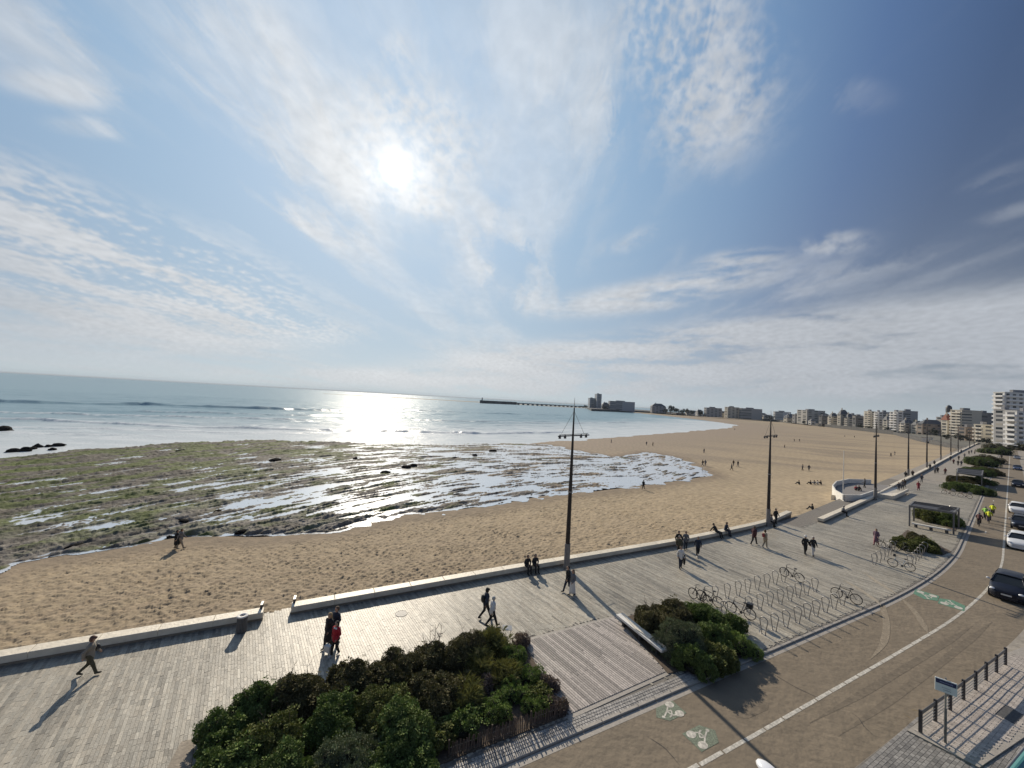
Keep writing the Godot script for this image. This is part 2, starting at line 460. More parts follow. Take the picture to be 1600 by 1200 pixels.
func sky_at(az: float, el: float, sun: Vector3, fib: FastNoiseLite, puff: FastNoiseLite, soft: FastNoiseLite) -> Vector3:
	var a := deg_to_rad(az)
	var e := deg_to_rad(el)
	var d := Vector3(sin(a) * cos(e), sin(e), -cos(a) * cos(e))
	var ang := rad_to_deg(acos(clampf(d.dot(sun), -1.0, 1.0)))
	var i := 0
	while ang > BLUES[i + 1][0]: i += 1
	var t: float = (ang - BLUES[i][0]) / (BLUES[i + 1][0] - BLUES[i][0])
	var c := Vector3(lerpf(BLUES[i][1], BLUES[i + 1][1], t), lerpf(BLUES[i][2], BLUES[i + 1][2], t), lerpf(BLUES[i][3], BLUES[i + 1][3], t))
	var near := clampf(1.0 - (ang - 25.0) / 60.0, 0.0, 1.0)
	var hz := Vector3(0.43, 0.48, 0.51).lerp(Vector3(0.66, 0.73, 0.74), near)
	c = c.lerp(hz, 0.94 * exp(-maxf(el, 0.0) / (9.0 + 4.5 * near)))
	var r := 1.0 / (tan(e) + 0.09)
	var px := sin(a) * r
	var pz := -cos(a) * r
	var base := soft.get_noise_2d(px * 0.8, pz * 0.35)
	var f := fib.get_noise_2d(px * 1.25 + pz * 0.12, pz * 0.42)
	var p := puff.get_noise_2d(px * 3.0, pz * 2.2) if ang < 75.0 else 0.0
	var spot := puff.get_noise_2d(az * 0.12 + el * 0.05, el * 0.15 - az * 0.03)
	var band := fib.get_noise_2d(az * 0.028 + 7.0, el * 0.16)
	var fine := fib.get_noise_2d(az * 0.11, el * 0.55 + 20.0)
	var cover := 0.0
	var in_view := absf(az) < 80.0 and el < 60.0
	if in_view:
		for m in CLOUDS:
			var b: Array = m[0]
			var u: float = az - b[0]
			if absf(u) > 75.0: continue
			var v: float = el - b[1]
			var q: float = pow(b[2] * u + b[3] * v, 2) + pow(b[4] * u + b[5] * v, 2)
			if q > 3.2: continue
			var g: float = m[1] * exp(-1.1 * q * q * 0.5)
			var k: float
			match m[2]:
				0: k = smoothstep(-0.30, 0.42, f) * 0.85
				1: k = smoothstep(-0.30, 0.40, 0.45 * spot + 0.5 * f + 0.35 * base + 0.1) * 0.85
				2: k = smoothstep(-0.5, 0.12, band * 0.75 + fine * 0.35 + base * 0.2) * 0.92
				_: k = smoothstep(-0.38, 0.2, f * 0.75 + 0.5 * p + base * 0.3) * 0.85
			cover = 1.0 - (1.0 - cover) * (1.0 - clampf(g * k, 0.0, 0.96))
	var veil := smoothstep(-0.1, 0.7, base + 0.7 * f) * (0.20 + 0.24 * near if in_view else 0.5)
	cover = 1.0 - (1.0 - cover) * (1.0 - veil)
	var lit := exp(-ang / 26.0)
	var white := Vector3(0.44, 0.475, 0.53).lerp(Vector3(0.83, 0.84, 0.845), clampf(lit * 2.2, 0.0, 1.0))
	white *= 0.92 + 0.14 * p + 0.10 * (f if el > 12.0 else band)
	if ang < 11.0: white *= 1.0 + 0.30 * exp(-pow(ang / 5.5, 2))
	c = c.lerp(white, cover * 0.92)
	c += Vector3(1.0, 0.97, 0.92) * (6.0 * exp(-pow(ang / 1.0, 2)) + 0.15 * exp(-pow(ang / 4.0, 2)) + 0.08 * exp(-ang / 9.0)) * (1.0 - 0.25 * cover)
	return c

# ---------------------------------------------------------------- the beach
func near_line(line: Array, p: Vector2) -> float:
	var m := 1e12
	for i in line.size() - 1:
		var a: Vector2 = line[i]
		var e: Vector2 = line[i + 1] - a
		var t := clampf((p - a).dot(e) / e.length_squared(), 0.0, 1.0)
		m = minf(m, (p - a - e * t).length_squared())
	return sqrt(m)

func beach_height(p: Vector2) -> float:
	if Geometry2D.is_point_in_polygon(p, LAND): return -0.35 - 2.6 * smoothstep(230.0, 330.0, p.length())
	var ss := near_line(SEA, p)
	if Geometry2D.is_point_in_polygon(p, SEA_POLY): return SEA_Y - 0.03 * minf(ss, 200.0)
	var sw := near_line(WALL, p)
	var far := -0.25 - 2.5 * smoothstep(250.0, 450.0, p.length())
	if sw < 20.0:
		var k := sw / 20.0
		return minf(far, -0.25 - 1.95 * k * (1.25 - 0.25 * k))
	return minf(far, -2.2 - 1.8 * (sw - 20.0) / (sw - 20.0 + ss + 1e-6))

# the same from a table: a polar grid round the point below the camera
var tab_h := PackedFloat32Array()
var tab_reef := PackedFloat32Array()
const TAB_R0 := 10.0
const TAB_Q := 1.035
const TAB_ROWS := 150
const TAB_A0 := -64.0
const TAB_DA := 1.0
const TAB_COLS := 130

func make_table() -> void:
	for i in TAB_ROWS:
		var r := TAB_R0 * pow(TAB_Q, i)
		for k in TAB_COLS:
			var a := deg_to_rad(TAB_A0 + TAB_DA * k)
			var p := Vector2(sin(a), -cos(a)) * r
			tab_h.append(beach_height(p))
			var s := 0.0
			if r < 190.0:
				s = near_line(REEF + [REEF[0]], p)
				if not Geometry2D.is_point_in_polygon(p, REEF): s = -s
			else: s = -50.0
			tab_reef.append(s)

func from_table(t: PackedFloat32Array, r: float, az: float) -> float:
	var u := clampf(log(r / TAB_R0) / log(TAB_Q), 0.0, TAB_ROWS - 1.001)
	var v := clampf((az - TAB_A0) / TAB_DA, 0.0, TAB_COLS - 1.001)
	var i := int(u)
	var k := int(v)
	u -= i
	v -= k
	var at := i * TAB_COLS + k
	return lerpf(lerpf(t[at], t[at + 1], v), lerpf(t[at + TAB_COLS], t[at + TAB_COLS + 1], v), u)

func ground(p: Vector3) -> float:
	return beach_height(Vector2(p.x, p.z))

func make_beach() -> void:
	make_table()
	# sand: trodden into dimples near the wall, smooth and damp near the water
	var cell := noise(3.5, FastNoiseLite.TYPE_CELLULAR, 1, 4)
	cell.cellular_return_type = FastNoiseLite.RETURN_DISTANCE
	cell.domain_warp_enabled = true
	cell.domain_warp_amplitude = 0.25
	cell.domain_warp_frequency = 1.5
	var bump := noise(1.9, FastNoiseLite.TYPE_SIMPLEX_SMOOTH, 4, 6)
	var wide := noise(0.05, FastNoiseLite.TYPE_SIMPLEX_SMOOTH, 4, 8)
	var bars := noise(0.03, FastNoiseLite.TYPE_SIMPLEX_SMOOTH, 3, 18)
	var pts := PackedVector3Array()
	var cols := PackedColorArray()
	var cells := 560
	var radii := []
	var r := 13.0
	while r < 1700.0:
		radii.append(r)
		r *= 1.0042 if r < 80.0 else 1.012
	for rr in radii:
		for k in cells:
			var az := -60.0 + 121.0 * k / (cells - 1)
			var a := deg_to_rad(az)
			var x: float = sin(a) * rr
			var z: float = -cos(a) * rr
			var y := from_table(tab_h, rr, az)
			var reef := from_table(tab_reef, rr, az) if rr < 180.0 else -50.0
			var wet := smoothstep(-2.35, -3.6, y)
			var wn := wide.get_noise_2d(x, z)
			if rr < 110.0 and y < -0.3 and y > -3.0:
				var fade := (1.0 - wet) * (1.0 - smoothstep(60.0, 110.0, rr)) * smoothstep(-0.5, -4.0, reef)
				y += fade * (0.8 + 0.4 * clampf(0.5 + wide.get_noise_2d(x * 3.0, z * 3.0), 0.0, 1.0)) * (0.17 * cell.get_noise_2d(x, z) + 0.12 * bump.get_noise_2d(x, z)) 
			if reef > 0.0: y -= minf(reef * 0.3, 0.6)
			var bn := bars.get_noise_2d(x * 0.35 + z * 0.25, z * 0.8 - x * 0.8)
			y += 0.05 * wn + 0.08 * bn * smoothstep(60.0, 140.0, rr)
			pts.append(Vector3(x, y, z))
			var dry := Color(0.40, 0.31, 0.197)
			dry = dry.lerp(Color(0.345, 0.268, 0.168), clampf(0.5 + wn, 0.0, 1.0) * 0.6)
			dry = dry.lerp(Color(0.31, 0.24, 0.156), (1.0 - smoothstep(25.0, 60.0, rr)))
			dry = dry.lerp(Color(0.235, 0.185, 0.13), clampf(bn * 2.6, 0.0, 1.0) * smoothstep(70.0, 130.0, rr) * 0.7)
			var c := dry.lerp(Color(0.30, 0.235, 0.165), wet)
			c = c.lerp(Color(0.20, 0.148, 0.098), smoothstep(-5.5, -0.5, reef) * 0.75)
			cols.append(c)
	var sand := struct("beach_sand", sheet(pts, radii.size(), cells, cols), M.sand)
	tag(sand, "wide tan sand beach trodden full of dimples beyond the stone bench wall")
	make_reef()

func make_reef() -> void:
	var pts := PackedVector3Array()
	var cols := PackedColorArray()
	var keep := PackedByteArray()
	var wet := PackedVector3Array()
	var wkeep := PackedByteArray()
	var strata := noise(0.95, FastNoiseLite.TYPE_SIMPLEX_SMOOTH, 4, 41)
	strata.domain_warp_enabled = true
	strata.domain_warp_amplitude = 1.5
	strata.domain_warp_frequency = 0.12
	var rough := noise(1.4, FastNoiseLite.TYPE_SIMPLEX_SMOOTH, 4, 43)
	var patch := noise(0.055, FastNoiseLite.TYPE_SIMPLEX_SMOOTH, 4, 47)
	var algae := noise(0.16, FastNoiseLite.TYPE_SIMPLEX_SMOOTH, 4, 49)
	var edge := noise(0.12, FastNoiseLite.TYPE_SIMPLEX_SMOOTH, 4, 53)
	var radii := []
	var r := 42.0
	while r < 185.0:
		radii.append(r)
		r *= 1.0034
	var n := 620
	for rr in radii:
		for k in n:
			var az := -59.0 + 95.0 * k / (n - 1)
			var a := deg_to_rad(az)
			var x: float = sin(a) * rr
			var z: float = -cos(a) * rr
			var s := from_table(tab_reef, rr, az) + 3.2 * edge.get_noise_2d(x, z)
			var base := from_table(tab_h, rr, az)
			var right := smoothstep(-30.0, 20.0, x)     # lower and sandier to the right
			# strata strike about 18 degrees right of straight ahead, 45 further right
			var st := deg_to_rad(lerpf(10.0, 42.0, clampf((x + 60.0) / 90.0, 0.0, 1.0)))
			var across := x * cos(st) + z * sin(st)
			var along := x * sin(st) - z * cos(st)
			var h := strata.get_noise_2d(across, along * 0.11) * 0.50 + strata.get_noise_2d(across * 0.3 + 40.0, along * 0.09) * 0.30 + rough.get_noise_2d(x * 0.45, z * 0.45) * 0.15 + rough.get_noise_2d(x * 1.6, z * 1.6) * 0.16 + patch.get_noise_2d(x, z) * 0.22
			h += 0.17 - 0.19 * smoothstep(-62.0, -28.0, x) - 0.08 * right
			h += 0.30 * (1.0 - smoothstep(0.5, 7.0, s)) * (1.0 - smoothstep(-26.0, -4.0, x))
			h *= 0.8
			var lip := smoothstep(0.0, 3.0, s)
			var y := base + h * lerpf(0.85, 1.0, lip) - (1.0 - smoothstep(-1.0, 1.5, s)) * 0.9
			if s < 0.0: y = minf(y, base - 0.1)
			pts.append(Vector3(x, y, z))
			keep.append(1 if s > -2.0 else 0)
			wet.append(Vector3(x, base + 0.015, z))
			wkeep.append(1 if s > 0.2 else 0)
			var g := algae.get_noise_2d(across * 1.4, along * 0.4)
			var c := Color(0.085, 0.074, 0.060).lerp(Color(0.215, 0.195, 0.165), clampf(0.5 + rough.get_noise_2d(x * 0.7, z * 0.7), 0.0, 1.0))
			var green := smoothstep(-0.12, 0.25, g + 0.25 * patch.get_noise_2d(z, x) + 0.10 - 0.45 * right)
			c = c.lerp(Color(0.052, 0.076, 0.018).lerp(Color(0.125, 0.165, 0.034), clampf(0.5 + g, 0.0, 1.0)), green * 0.85)
			c = c.lerp(Color(0.30, 0.275, 0.245), smoothstep(-70.0, -15.0, x) * clampf(0.45 + 1.3 * edge.get_noise_2d(x * 2.0 + 30.0, z * 2.0), 0.0, 0.85))
			c = c.lerp(Color(0.34, 0.27, 0.19), right * smoothstep(0.0, 0.25, patch.get_noise_2d(x + 90.0, z)) * 0.8)
			cols.append(c)
	var o := struct("reef", sheet(pts, radii.size(), n, cols, keep), M.rock)
	tag(o, "flat reef of slanting rock ledges with green weed left bare by the tide")
	o = struct("tidal_water", sheet(wet, radii.size(), n, PackedColorArray(), wkeep), M.film)
	tag(o, "shallow shining water standing between the reef ledges")
	# boulders at the sea's edge and dark weed-covered stones lying on the reef
	var st0 := stool()
	ball(st0, Vector3.ZERO, Vector3.ONE, 7, 10)
	var src := done(st0)
	var dark := worn(0.020, 0.019, 0.018, 0.95, 0.6, 0.4, 0.8)
	dark.metallic_specular = 0.1
	var lump := noise(0.9, FastNoiseLite.TYPE_SIMPLEX_SMOOTH, 3, 61)
	var list := [
		[Vector2(-144.17, -110.19), 3.4, 1.5, "large dark rock cut by the left edge at the water"], [Vector2(-104.39, -82.02), 1.7, 0.75, "dark boulder standing in the shallows, leftmost of the row"], [Vector2(-103.64, -83.35), 1.2, 0.95, "upright dark boulder beside the leftmost boulder in the shallows"],
		[Vector2(-105.26, -85.87), 0.9, 0.5, "small dark rock in the middle of the row in the shallows"], [Vector2(-107.26, -88.41), 1.1, 0.8, "round dark boulder right of the middle of the row in the shallows"], [Vector2(-106.59, -89.92), 1.2, 0.5, "low dark rock left of the largest right-hand rock in the shallows"],
		[Vector2(-106.19, -91.34), 1.7, 0.7, "rightmost dark rock in the shallows off the reef"], [Vector2(-101.48, -86.39), 1.1, 0.55, "dark rock nearest the reef in front of the right pair"],
		[Vector2(-37.58, -34.47), 0.8, 0.22, "flat black stone at the sand's edge on the left of the reef"], [Vector2(-34.83, -42.29), 0.9, 0.35, "black stone on the reef above the walker with the bag"], [Vector2(-36.13, -39.49), 0.8, 0.22, "thin black stone by a puddle left of the walker with the bag"],
		[Vector2(-34.02, -46.22), 0.6, 0.3, "small black stone in a pale wet patch of the reef"], [Vector2(-50.76, -84.71), 1.7, 0.6, "black rock on the pale band at the reef's middle top"], [Vector2(-21.79, -83.77), 1.3, 0.6, "left of the two black rocks by the pool mid reef"], [Vector2(-20.80, -85.86), 1.5, 0.65, "right of the two black rocks by the pool mid reef"],
		[Vector2(-24.04, -76.66), 1.2, 0.5, "black rock below the pair of rocks by the pool"], [Vector2(-77.03, -91.34), 1.6, 0.6, "black rock high on the green part of the reef"], [Vector2(-4.86, -121.67), 1.7, 0.5, "dark rock at the upper right end of the reef"], [Vector2(-9.33, -109.04), 1.0, 0.5, "small dark rock left of the upper right end of the reef"],
		[Vector2(-13.90, -100.85), 1.0, 0.5, "small dark rock on the pale sand patch of the reef"], [Vector2(-36.74, -93.34), 0.9, 0.4, "small black rock on pale wet reef below the glitter"], [Vector2(-26.68, -39.77), 0.8, 0.3, "black stones at the sand's edge right of the walker with the bag"]]
	for k in list.size():
		var e: Array = list[k]
		var q: Vector2 = e[0]
		var md := MeshDataTool.new()
		md.create_from_surface(src, 0)
		for i in md.get_vertex_count():
			var v := md.get_vertex(i)
			var f := 1.0 + 0.55 * lump.get_noise_3d(v.x + k * 7.0, v.y, v.z)
			md.set_vertex(i, Vector3(v.x * e[1] * f * 0.78, v.y * e[2] * f * (0.8 if v.y > 0 else 0.5), v.z * e[1] * 0.6 * f))
		var m := ArrayMesh.new()
		md.commit_to_surface(m)
		var s2 := SurfaceTool.new()
		s2.create_from(m, 0)
		s2.generate_normals()
		var b := obj("boulder", s2.commit(), dark)
		b.position = Vector3(q.x, maxf(beach_height(q), SEA_Y) + 0.1, q.y)
		b.rotation.y = k * 1.7
		tag(b, e[3], "rock", "dark rocks on and off the reef")

# ---------------------------------------------------------------- the sea
func make_sea() -> void:
	# crests of the swell: line, height, half width, foam
	var crests := [
		[[Vector2(-307.51, -211.19), Vector2(-276.30, -208.84), Vector2(-241.08, -251.49), Vector2(-206.00, -265.48), Vector2(-160.22, -294.75), Vector2(-123.37, -313.06)], 1.9, 8.0, 0.05], [[Vector2(-163.01, -329.90), Vector2(-106.43, -406.56), Vector2(-27.10, -436.06), Vector2(88.97, -521.28)], 0.9, 5.0, 0.15],
		[[Vector2(-184.89, -130.47), Vector2(-171.51, -140.69), Vector2(-150.53, -140.72), Vector2(-130.86, -139.68), Vector2(-94.12, -151.24), Vector2(-63.58, -162.83), Vector2(-10.85, -183.81), Vector2(38.58, -223.32)], 0.8, 3.0, 0.9], [[Vector2(-195.34, -197.30), Vector2(-174.76, -211.98), Vector2(-124.52, -236.79), Vector2(-103.94, -264.23)], 0.9, 4.0, 0.4],
		[[Vector2(-77.44, -249.86), Vector2(-42.18, -262.88), Vector2(31.70, -301.18), Vector2(143.34, -424.67)], 0.85, 4.0, 0.5], [[Vector2(-142.20, -103.04), Vector2(-120.31, -112.78), Vector2(-91.84, -119.40)], 0.2, 1.8, 0.9],
		[[Vector2(-57.07, -146.47), Vector2(-26.98, -170.46), Vector2(24.12, -227.17), Vector2(118.62, -334.51)], 0.2, 2.0, 0.9], [[Vector2(-215.44, -151.80), Vector2(-187.01, -166.76), Vector2(-144.91, -187.31), Vector2(-102.44, -208.27)], 0.7, 3.5, 0.8], [[Vector2(-160.10, -113.15), Vector2(-133.75, -125.20), Vector2(-89.56, -136.82), Vector2(-48.42, -166.40)], 0.3, 2.2, 0.9], [[Vector2(122.89, -363.78), Vector2(188.47, -430.87), Vector2(297.29, -571.33)], 0.3, 3.0, 0.6], [[Vector2(108.37, -456.30), Vector2(264.85, -630.15)], 0.35, 4.0, 0.5]]
	var swell := noise(0.035, FastNoiseLite.TYPE_SIMPLEX_SMOOTH, 3, 71)
	var chop := noise(0.25, FastNoiseLite.TYPE_SIMPLEX_SMOOTH, 4, 73)
	var froth := noise(0.35, FastNoiseLite.TYPE_SIMPLEX_SMOOTH, 4, 77)
	var broken := noise(0.03, FastNoiseLite.TYPE_SIMPLEX_SMOOTH, 3, 79)
	var pts := PackedVector3Array()
	var cols := PackedColorArray()
	var radii := []
	var r := 95.0
	while r < 9500.0:
		radii.append(r)
		r *= 1.0055 if r < 600.0 else 1.035
	var n := 420
	for rr in radii:
		for k in n:
			var az := -60.0 + 95.0 * k / (n - 1)
			var a := deg_to_rad(az)
			var p: Vector2 = Vector2(sin(a), -cos(a)) * rr
			var y := SEA_Y
			var foam := 0.0
			var ss := 500.0
			if rr < 700.0:
				ss = near_line(SEA, p)
				var deep := smoothstep(2.0, 90.0, ss)
				y += deep * (0.32 * swell.get_noise_2d(p.x * 0.5 - p.y * 0.5, p.x + p.y) + 0.09 * chop.get_noise_2d(p.x * 0.6, p.y))
				y += 0.03 * chop.get_noise_2d(p.x, p.y * 1.5)
				var wob := 26.0 * broken.get_noise_2d(p.x * 0.5, p.y * 0.5) + 3.0 * swell.get_noise_2d(p.x * 2.0, p.y * 2.0)
				var gust := clampf(0.65 + 1.2 * swell.get_noise_2d(p.x * 0.4 + 30.0, p.y * 0.8), 0.1, 1.3) * smoothstep(4.0, 40.0, ss)
				y += gust * (0.13 * sin((ss + wob) * 0.62) + 0.07 * sin((ss - 0.7 * wob) * 1.13) * (1.0 - smoothstep(180.0, 320.0, rr)) + 0.16 * sin((ss + 0.6 * wob) * 0.27) * smoothstep(150.0, 300.0, rr))
				for c in crests:
					var line: Array = c[0]
					for i in line.size() - 1:
						var q: Vector2 = line[i]
						var e: Vector2 = line[i + 1] - q
						var t: float = (p - q).dot(e) / e.length_squared()
						if t < 0.0 or t >= 1.0: continue
						var d: float = (p - q).cross(e.normalized()) + 3.0 * broken.get_noise_2d(p.x * 1.5, p.y * 1.5)
						var wdt: float = c[2]
						if absf(d) > wdt * 4.0: break
						var ends := smoothstep(0.0, 0.3, t + (0.3 if i > 0 else 0.0)) * (1.0 - smoothstep(0.7, 1.0, t - (0.3 if i < line.size() - 2 else 0.0)))
						var sh: float = exp(-pow(d / (wdt * (0.30 if d < 0.0 else 1.3)), 2))
						var lump := 0.75 + 0.6 * broken.get_noise_2d(p.x, p.y)
						y += c[1] * sh * ends * lump
						foam = maxf(foam, c[3] * ends * exp(-pow((d - wdt * 0.1) / (wdt * 0.7), 2)) * smoothstep(-0.15, 0.3, froth.get_noise_2d(p.x, p.y * 1.5) + 0.2))
						break
				foam = maxf(foam, (1.0 - smoothstep(0.0, 14.0, ss)) * smoothstep(-0.1, 0.35, froth.get_noise_2d(p.x * 0.3, p.y * 0.5)) * 0.5)
				foam = maxf(foam, (1.0 - smoothstep(30.0, 110.0, ss)) * smoothstep(0.0, 0.45, froth.get_noise_2d(p.x * 0.12 + 50.0, p.y * 0.3)) * 0.5)
			pts.append(Vector3(p.x, y, p.y))
			var shallow := 0.85 * (1.0 - smoothstep(15.0, 140.0, ss + 30.0 * broken.get_noise_2d(p.x * 0.6, p.y * 2.0)))
			var c0 := Color(0.225, 0.335, 0.385).lerp(Color(0.62, 0.65, 0.655), shallow)
			cols.append(c0.lerp(Color(0.72, 0.74, 0.74), foam))
	var o := struct("sea", sheet(pts, radii.size(), n, cols), M.sea)
	tag(o, "grey blue sea with low breakers and the sun's glitter")

# ---------------------------------------------------------------- promenade and road
func make_path() -> void:
	var p := Vector3(-0.05, 0, -13.9)
	var back := dir(63.05)
	for i in 80:
		kerb_path.append(null)
	for i in range(-80, 0):
		kerb_path[i + 80] = [p + back * (0.5 * i), back, Vector3(back.z, 0, -back.x)]
	for i in 900:
		var s := 0.5 * i
		var hd := lerpf(63.05, 52.53, clampf((s - 28.1) / 27.5, 0.0, 1.0))
		var u := dir(hd)
		kerb_path.append([p, u, Vector3(u.z, 0, -u.x)])
		p += u * 0.5

# s metres along the kerb, b metres towards the sea from it
func along(s: float, b: float, y := 0.0) -> Vector3:
	var t := clampf((s + 40.0) * 2.0, 0.0, kerb_path.size() - 1.01)
	var i := int(t)
	var k0: Array = kerb_path[i]
	var k1: Array = kerb_path[i + 1]
	var v: Vector3 = (k0[0] + k0[2] * b).lerp(k1[0] + k1[2] * b, t - i)
	v.y = y
	return v

func frame(s: float) -> Array:
	return kerb_path[clampi(int((s + 40.0) * 2.0), 0, kerb_path.size() - 1)]

# a ribbon from offset b0 to b1 with its top at y and, if deep > 0, sides going down
func ribbon(s0: float, s1: float, b0: float, b1: float, y: float, deep := 0.0, step := 1.0) -> ArrayMesh:
	var st := stool()
	flat(st)
	var n := maxi(1, int((s1 - s0) / step))
	for i in n:
		var a := s0 + (s1 - s0) * i / n
		var b := s0 + (s1 - s0) * (i + 1) / n
		var p: Array = [along(a, b0, y), along(b, b0, y), along(b, b1, y), along(a, b1, y)]
		quad(st, p[0], p[1], p[2], p[3])
		if deep > 0.0:
			var dn := Vector3(0, -deep, 0)
			quad(st, p[0] + dn, p[1] + dn, p[1], p[0])
			quad(st, p[2] + dn, p[3] + dn, p[3], p[2])
	return done(st)

const DECK := [Vector2(1.37, -20.97), Vector2(6.98, -23.81), Vector2(8.25, -19.25), Vector2(3.04, -16.32)]
const BED1 := [Vector2(1.37, -20.86), Vector2(2.98, -16.28), Vector2(-1.51, -14.04), Vector2(-4.39, -12.36), Vector2(-9.31, -12.71), Vector2(-10.33, -14.91), Vector2(-8.89, -16.58), Vector2(-4.82, -19.10)]
const BED2 := [Vector2(7.24, -23.63), Vector2(8.32, -19.13), Vector2(14.04, -21.06), Vector2(13.98, -23.16), Vector2(13.50, -25.55), Vector2(10.83, -25.66)]
const BED3 := [Vector2(41.90, -41.80), Vector2(47.94, -46.25), Vector2(45.23, -39.31), Vector2(42.81, -38.02)]
const BED4 := [Vector2(58.49, -55.57), Vector2(64.35, -59.38), Vector2(57.66, -49.29), Vector2(54.25, -46.83)]

func shrunk(p: Array, by: float) -> PackedVector2Array:
	var o := Geometry2D.offset_polygon(PackedVector2Array(p), -by)
	return o[0] if o.size() else PackedVector2Array(p)

func make_promenade() -> void:
	var o := struct("promenade", ribbon(-36, 396, 0.02, 13.4, -0.02, 0.0, 2.0), M.joint)
	tag(o, "broad promenade laid with narrow strips of grey stone pavers")
	var fp := obj("far_paving", ribbon(112, 396, 0.45, 13.38, 0.0, 0.0, 2.0), M.far_paving, o)
	# pavers: strips that run towards the sea at a slight slant, stones about 0.15 x 0.32 m
	var slabs := []
	for v in 4:
		var st := stool()
		box(st, Vector3(0, -0.05, 0), Vector3(0.116 + 0.002 * (v % 2), 0.05, 1.0), Basis.IDENTITY, 0.004)
		slabs.append(done(st))
	var holes := [shrunk(DECK, -0.2), shrunk(BED1, 0.15), shrunk(BED2, 0.15), shrunk(BED3, 0.1), shrunk(BED4, 0.1)]
	var tone := noise(0.13, FastNoiseLite.TYPE_SIMPLEX_SMOOTH, 3, 91)
	var xf := []
	var cs := []
	var nearest := []
	var slant := tan(deg_to_rad(8.0))
	var s := -34.0
	while s < 116.0:
		var strip := rng.randf()
		var until := 0.0
		var hand := rng.randf_range(0.20, 0.36)
		var b := (0.62 if s < 15.0 else 0.1) + rng.randf() * 0.25
		var top := 13.3 if s < 46.0 else 10.75
		while b < top:
			var len_ := hand * rng.randf_range(0.85, 1.15) if rng.randf() < 0.85 else rng.randf_range(0.5, 0.8)
			var mid := b + len_ / 2
			if b > until:   # a strip keeps its tone for a metre or three
				strip = rng.randf()
				until = b + rng.randf_range(0.8, 3.5)
			var sh := slant * (mid - 6.0) * clampf(1.0 - (s - 10.0) / 60.0, 0.2, 1.0)
			var p := along(s - sh, mid)
			var p2 := Vector2(p.x, p.z)
			var dist := p2.length()
			b += len_ + 0.003
			if dist < 12.0 or absf(atan2(p.x, -p.z)) > deg_to_rad(60.0): continue
			var hit := false
			if s < 75.0:
				for hp in holes:
					if Geometry2D.is_point_in_polygon(p2, hp):
						hit = true
						break
			if hit: continue
			var fr: Array = frame(s)
			var run: Vector3 = (fr[2] - fr[1] * slant * clampf(1.0 - (s - 10.0) / 60.0, 0.2, 1.0)).normalized()
			var bs := Basis(Vector3.UP.cross(run), Vector3.UP, run)
			bs = bs * Basis(Vector3.RIGHT, rng.randfn(0.0, 0.010)) * Basis(Vector3.BACK, rng.randfn(0.0, 0.016))
			bs = bs * Basis.from_scale(Vector3(1, 1, len_))
			var x := Transform3D(bs, p + Vector3(0, rng.randf_range(-0.003, 0.003), 0))
			var g := 0.345 + 0.19 * (strip - 0.5) + 0.035 * rng.randfn(0.0, 0.6) + 0.10 * tone.get_noise_2d(p.x, p.z)
			if rng.randf() < 0.03: g *= 0.72
			if rng.randf() < 0.03: g *= 1.2
			g = clampf(g, 0.14, 0.58)
			var warm := rng.randf_range(0.90, 0.98)
			var c := Color(g, g * (0.5 + warm * 0.5) * 0.93, g * warm * 0.765)
			if dist < 15.6 and nearest.size() < 280 and p.x < -6.0:
				nearest.append([x, c])
			else:
				xf.append(x)
				cs.append(c)
		s += 0.1205
	multi("paving_stone", slabs[0], M.paver, xf, cs, o)
	var tones := []
	for v in 8:
		tones.append(worn(0.20 + 0.04 * v, 0.186 + 0.0372 * v, 0.164 + 0.033 * v, 0.50, 0.9, 0.22, 0.3, false, 3) if v == 0 else null)
		if v > 0:
			tones[v] = tones[0].duplicate()
			tones[v].albedo_color = lin(0.20 + 0.04 * v, 0.186 + 0.0372 * v, 0.164 + 0.033 * v)
	for e in nearest:
		var c: Color = e[1]
		var q := obj("paving_stone", slabs[rng.randi() % 4], tones[clampi(int(round((c.r - 0.20) / 0.04)), 0, 7)], o)
		q.transform = e[0]
	# small granite setts between the paving and the kerb
	var cube := stool()
	box(cube, Vector3(0, -0.05, 0), Vector3(0.132, 0.05, 0.132), Basis.IDENTITY, 0.01)
	var cm := done(cube)
	xf = []
	cs = []
	s = -5.0
	while s < 15.0:
		for j in 4:
			var p := along(s + (0.07 if j % 2 else 0.0), 0.10 + j * 0.137)
			xf.append(Transform3D(Basis(Vector3.UP, atan2(frame(s)[1].x, frame(s)[1].z) + rng.randfn(0.0, 0.04)).scaled(Vector3.ONE * rng.randf_range(0.9, 1.02)), p + Vector3(0, rng.randf_range(-0.004, 0.003), 0)))
			var g := rng.randf_range(0.28, 0.44) * (0.7 if rng.randf() < 0.1 else 1.0)
			cs.append(Color(g, g * 0.93, g * 0.84))
		s += 0.137
	multi("granite_sett", cm, M.paver, xf, cs, o)
	# manhole cover and a dark stain
	var mh := thing("manhole_cover", "round grey manhole cover in the paving behind the couple with the white coat", "manhole", Vector3(-5.70, 0.00, -22.95))
	var st := stool()
	var disc := PackedVector2Array()
	for k in 24: disc.append(Vector2(cos(TAU * k / 24), sin(TAU * k / 24)) * 0.30)
	prism(st, disc, -0.02, 0.010)
	obj("lid", done(st), M.grey_steel, mh)
	st = stool()
	tube(st, Array(disc).map(func(v: Vector2) -> Vector3: return Vector3(v.x, 0.0, v.y) * 1.12), [0.012], 6, true)
	obj("frame", done(st), M.concrete, mh)
	st = stool()
	for i in range(-3, 4):
		box(st, Vector3(i * 0.07, 0.011, 0), Vector3(0.02, 0.006, 0.4 - absf(i) * 0.05))
	obj("rib", done(st), M.grey_steel, mh)
	# deck of boards
	var deck := thing("boardwalk_deck", "rectangular deck of pale weathered boards between the two big shrub beds", "deck", Vector3.ZERO)
	tag(deck, "", "", "", "structure")
	st = stool()
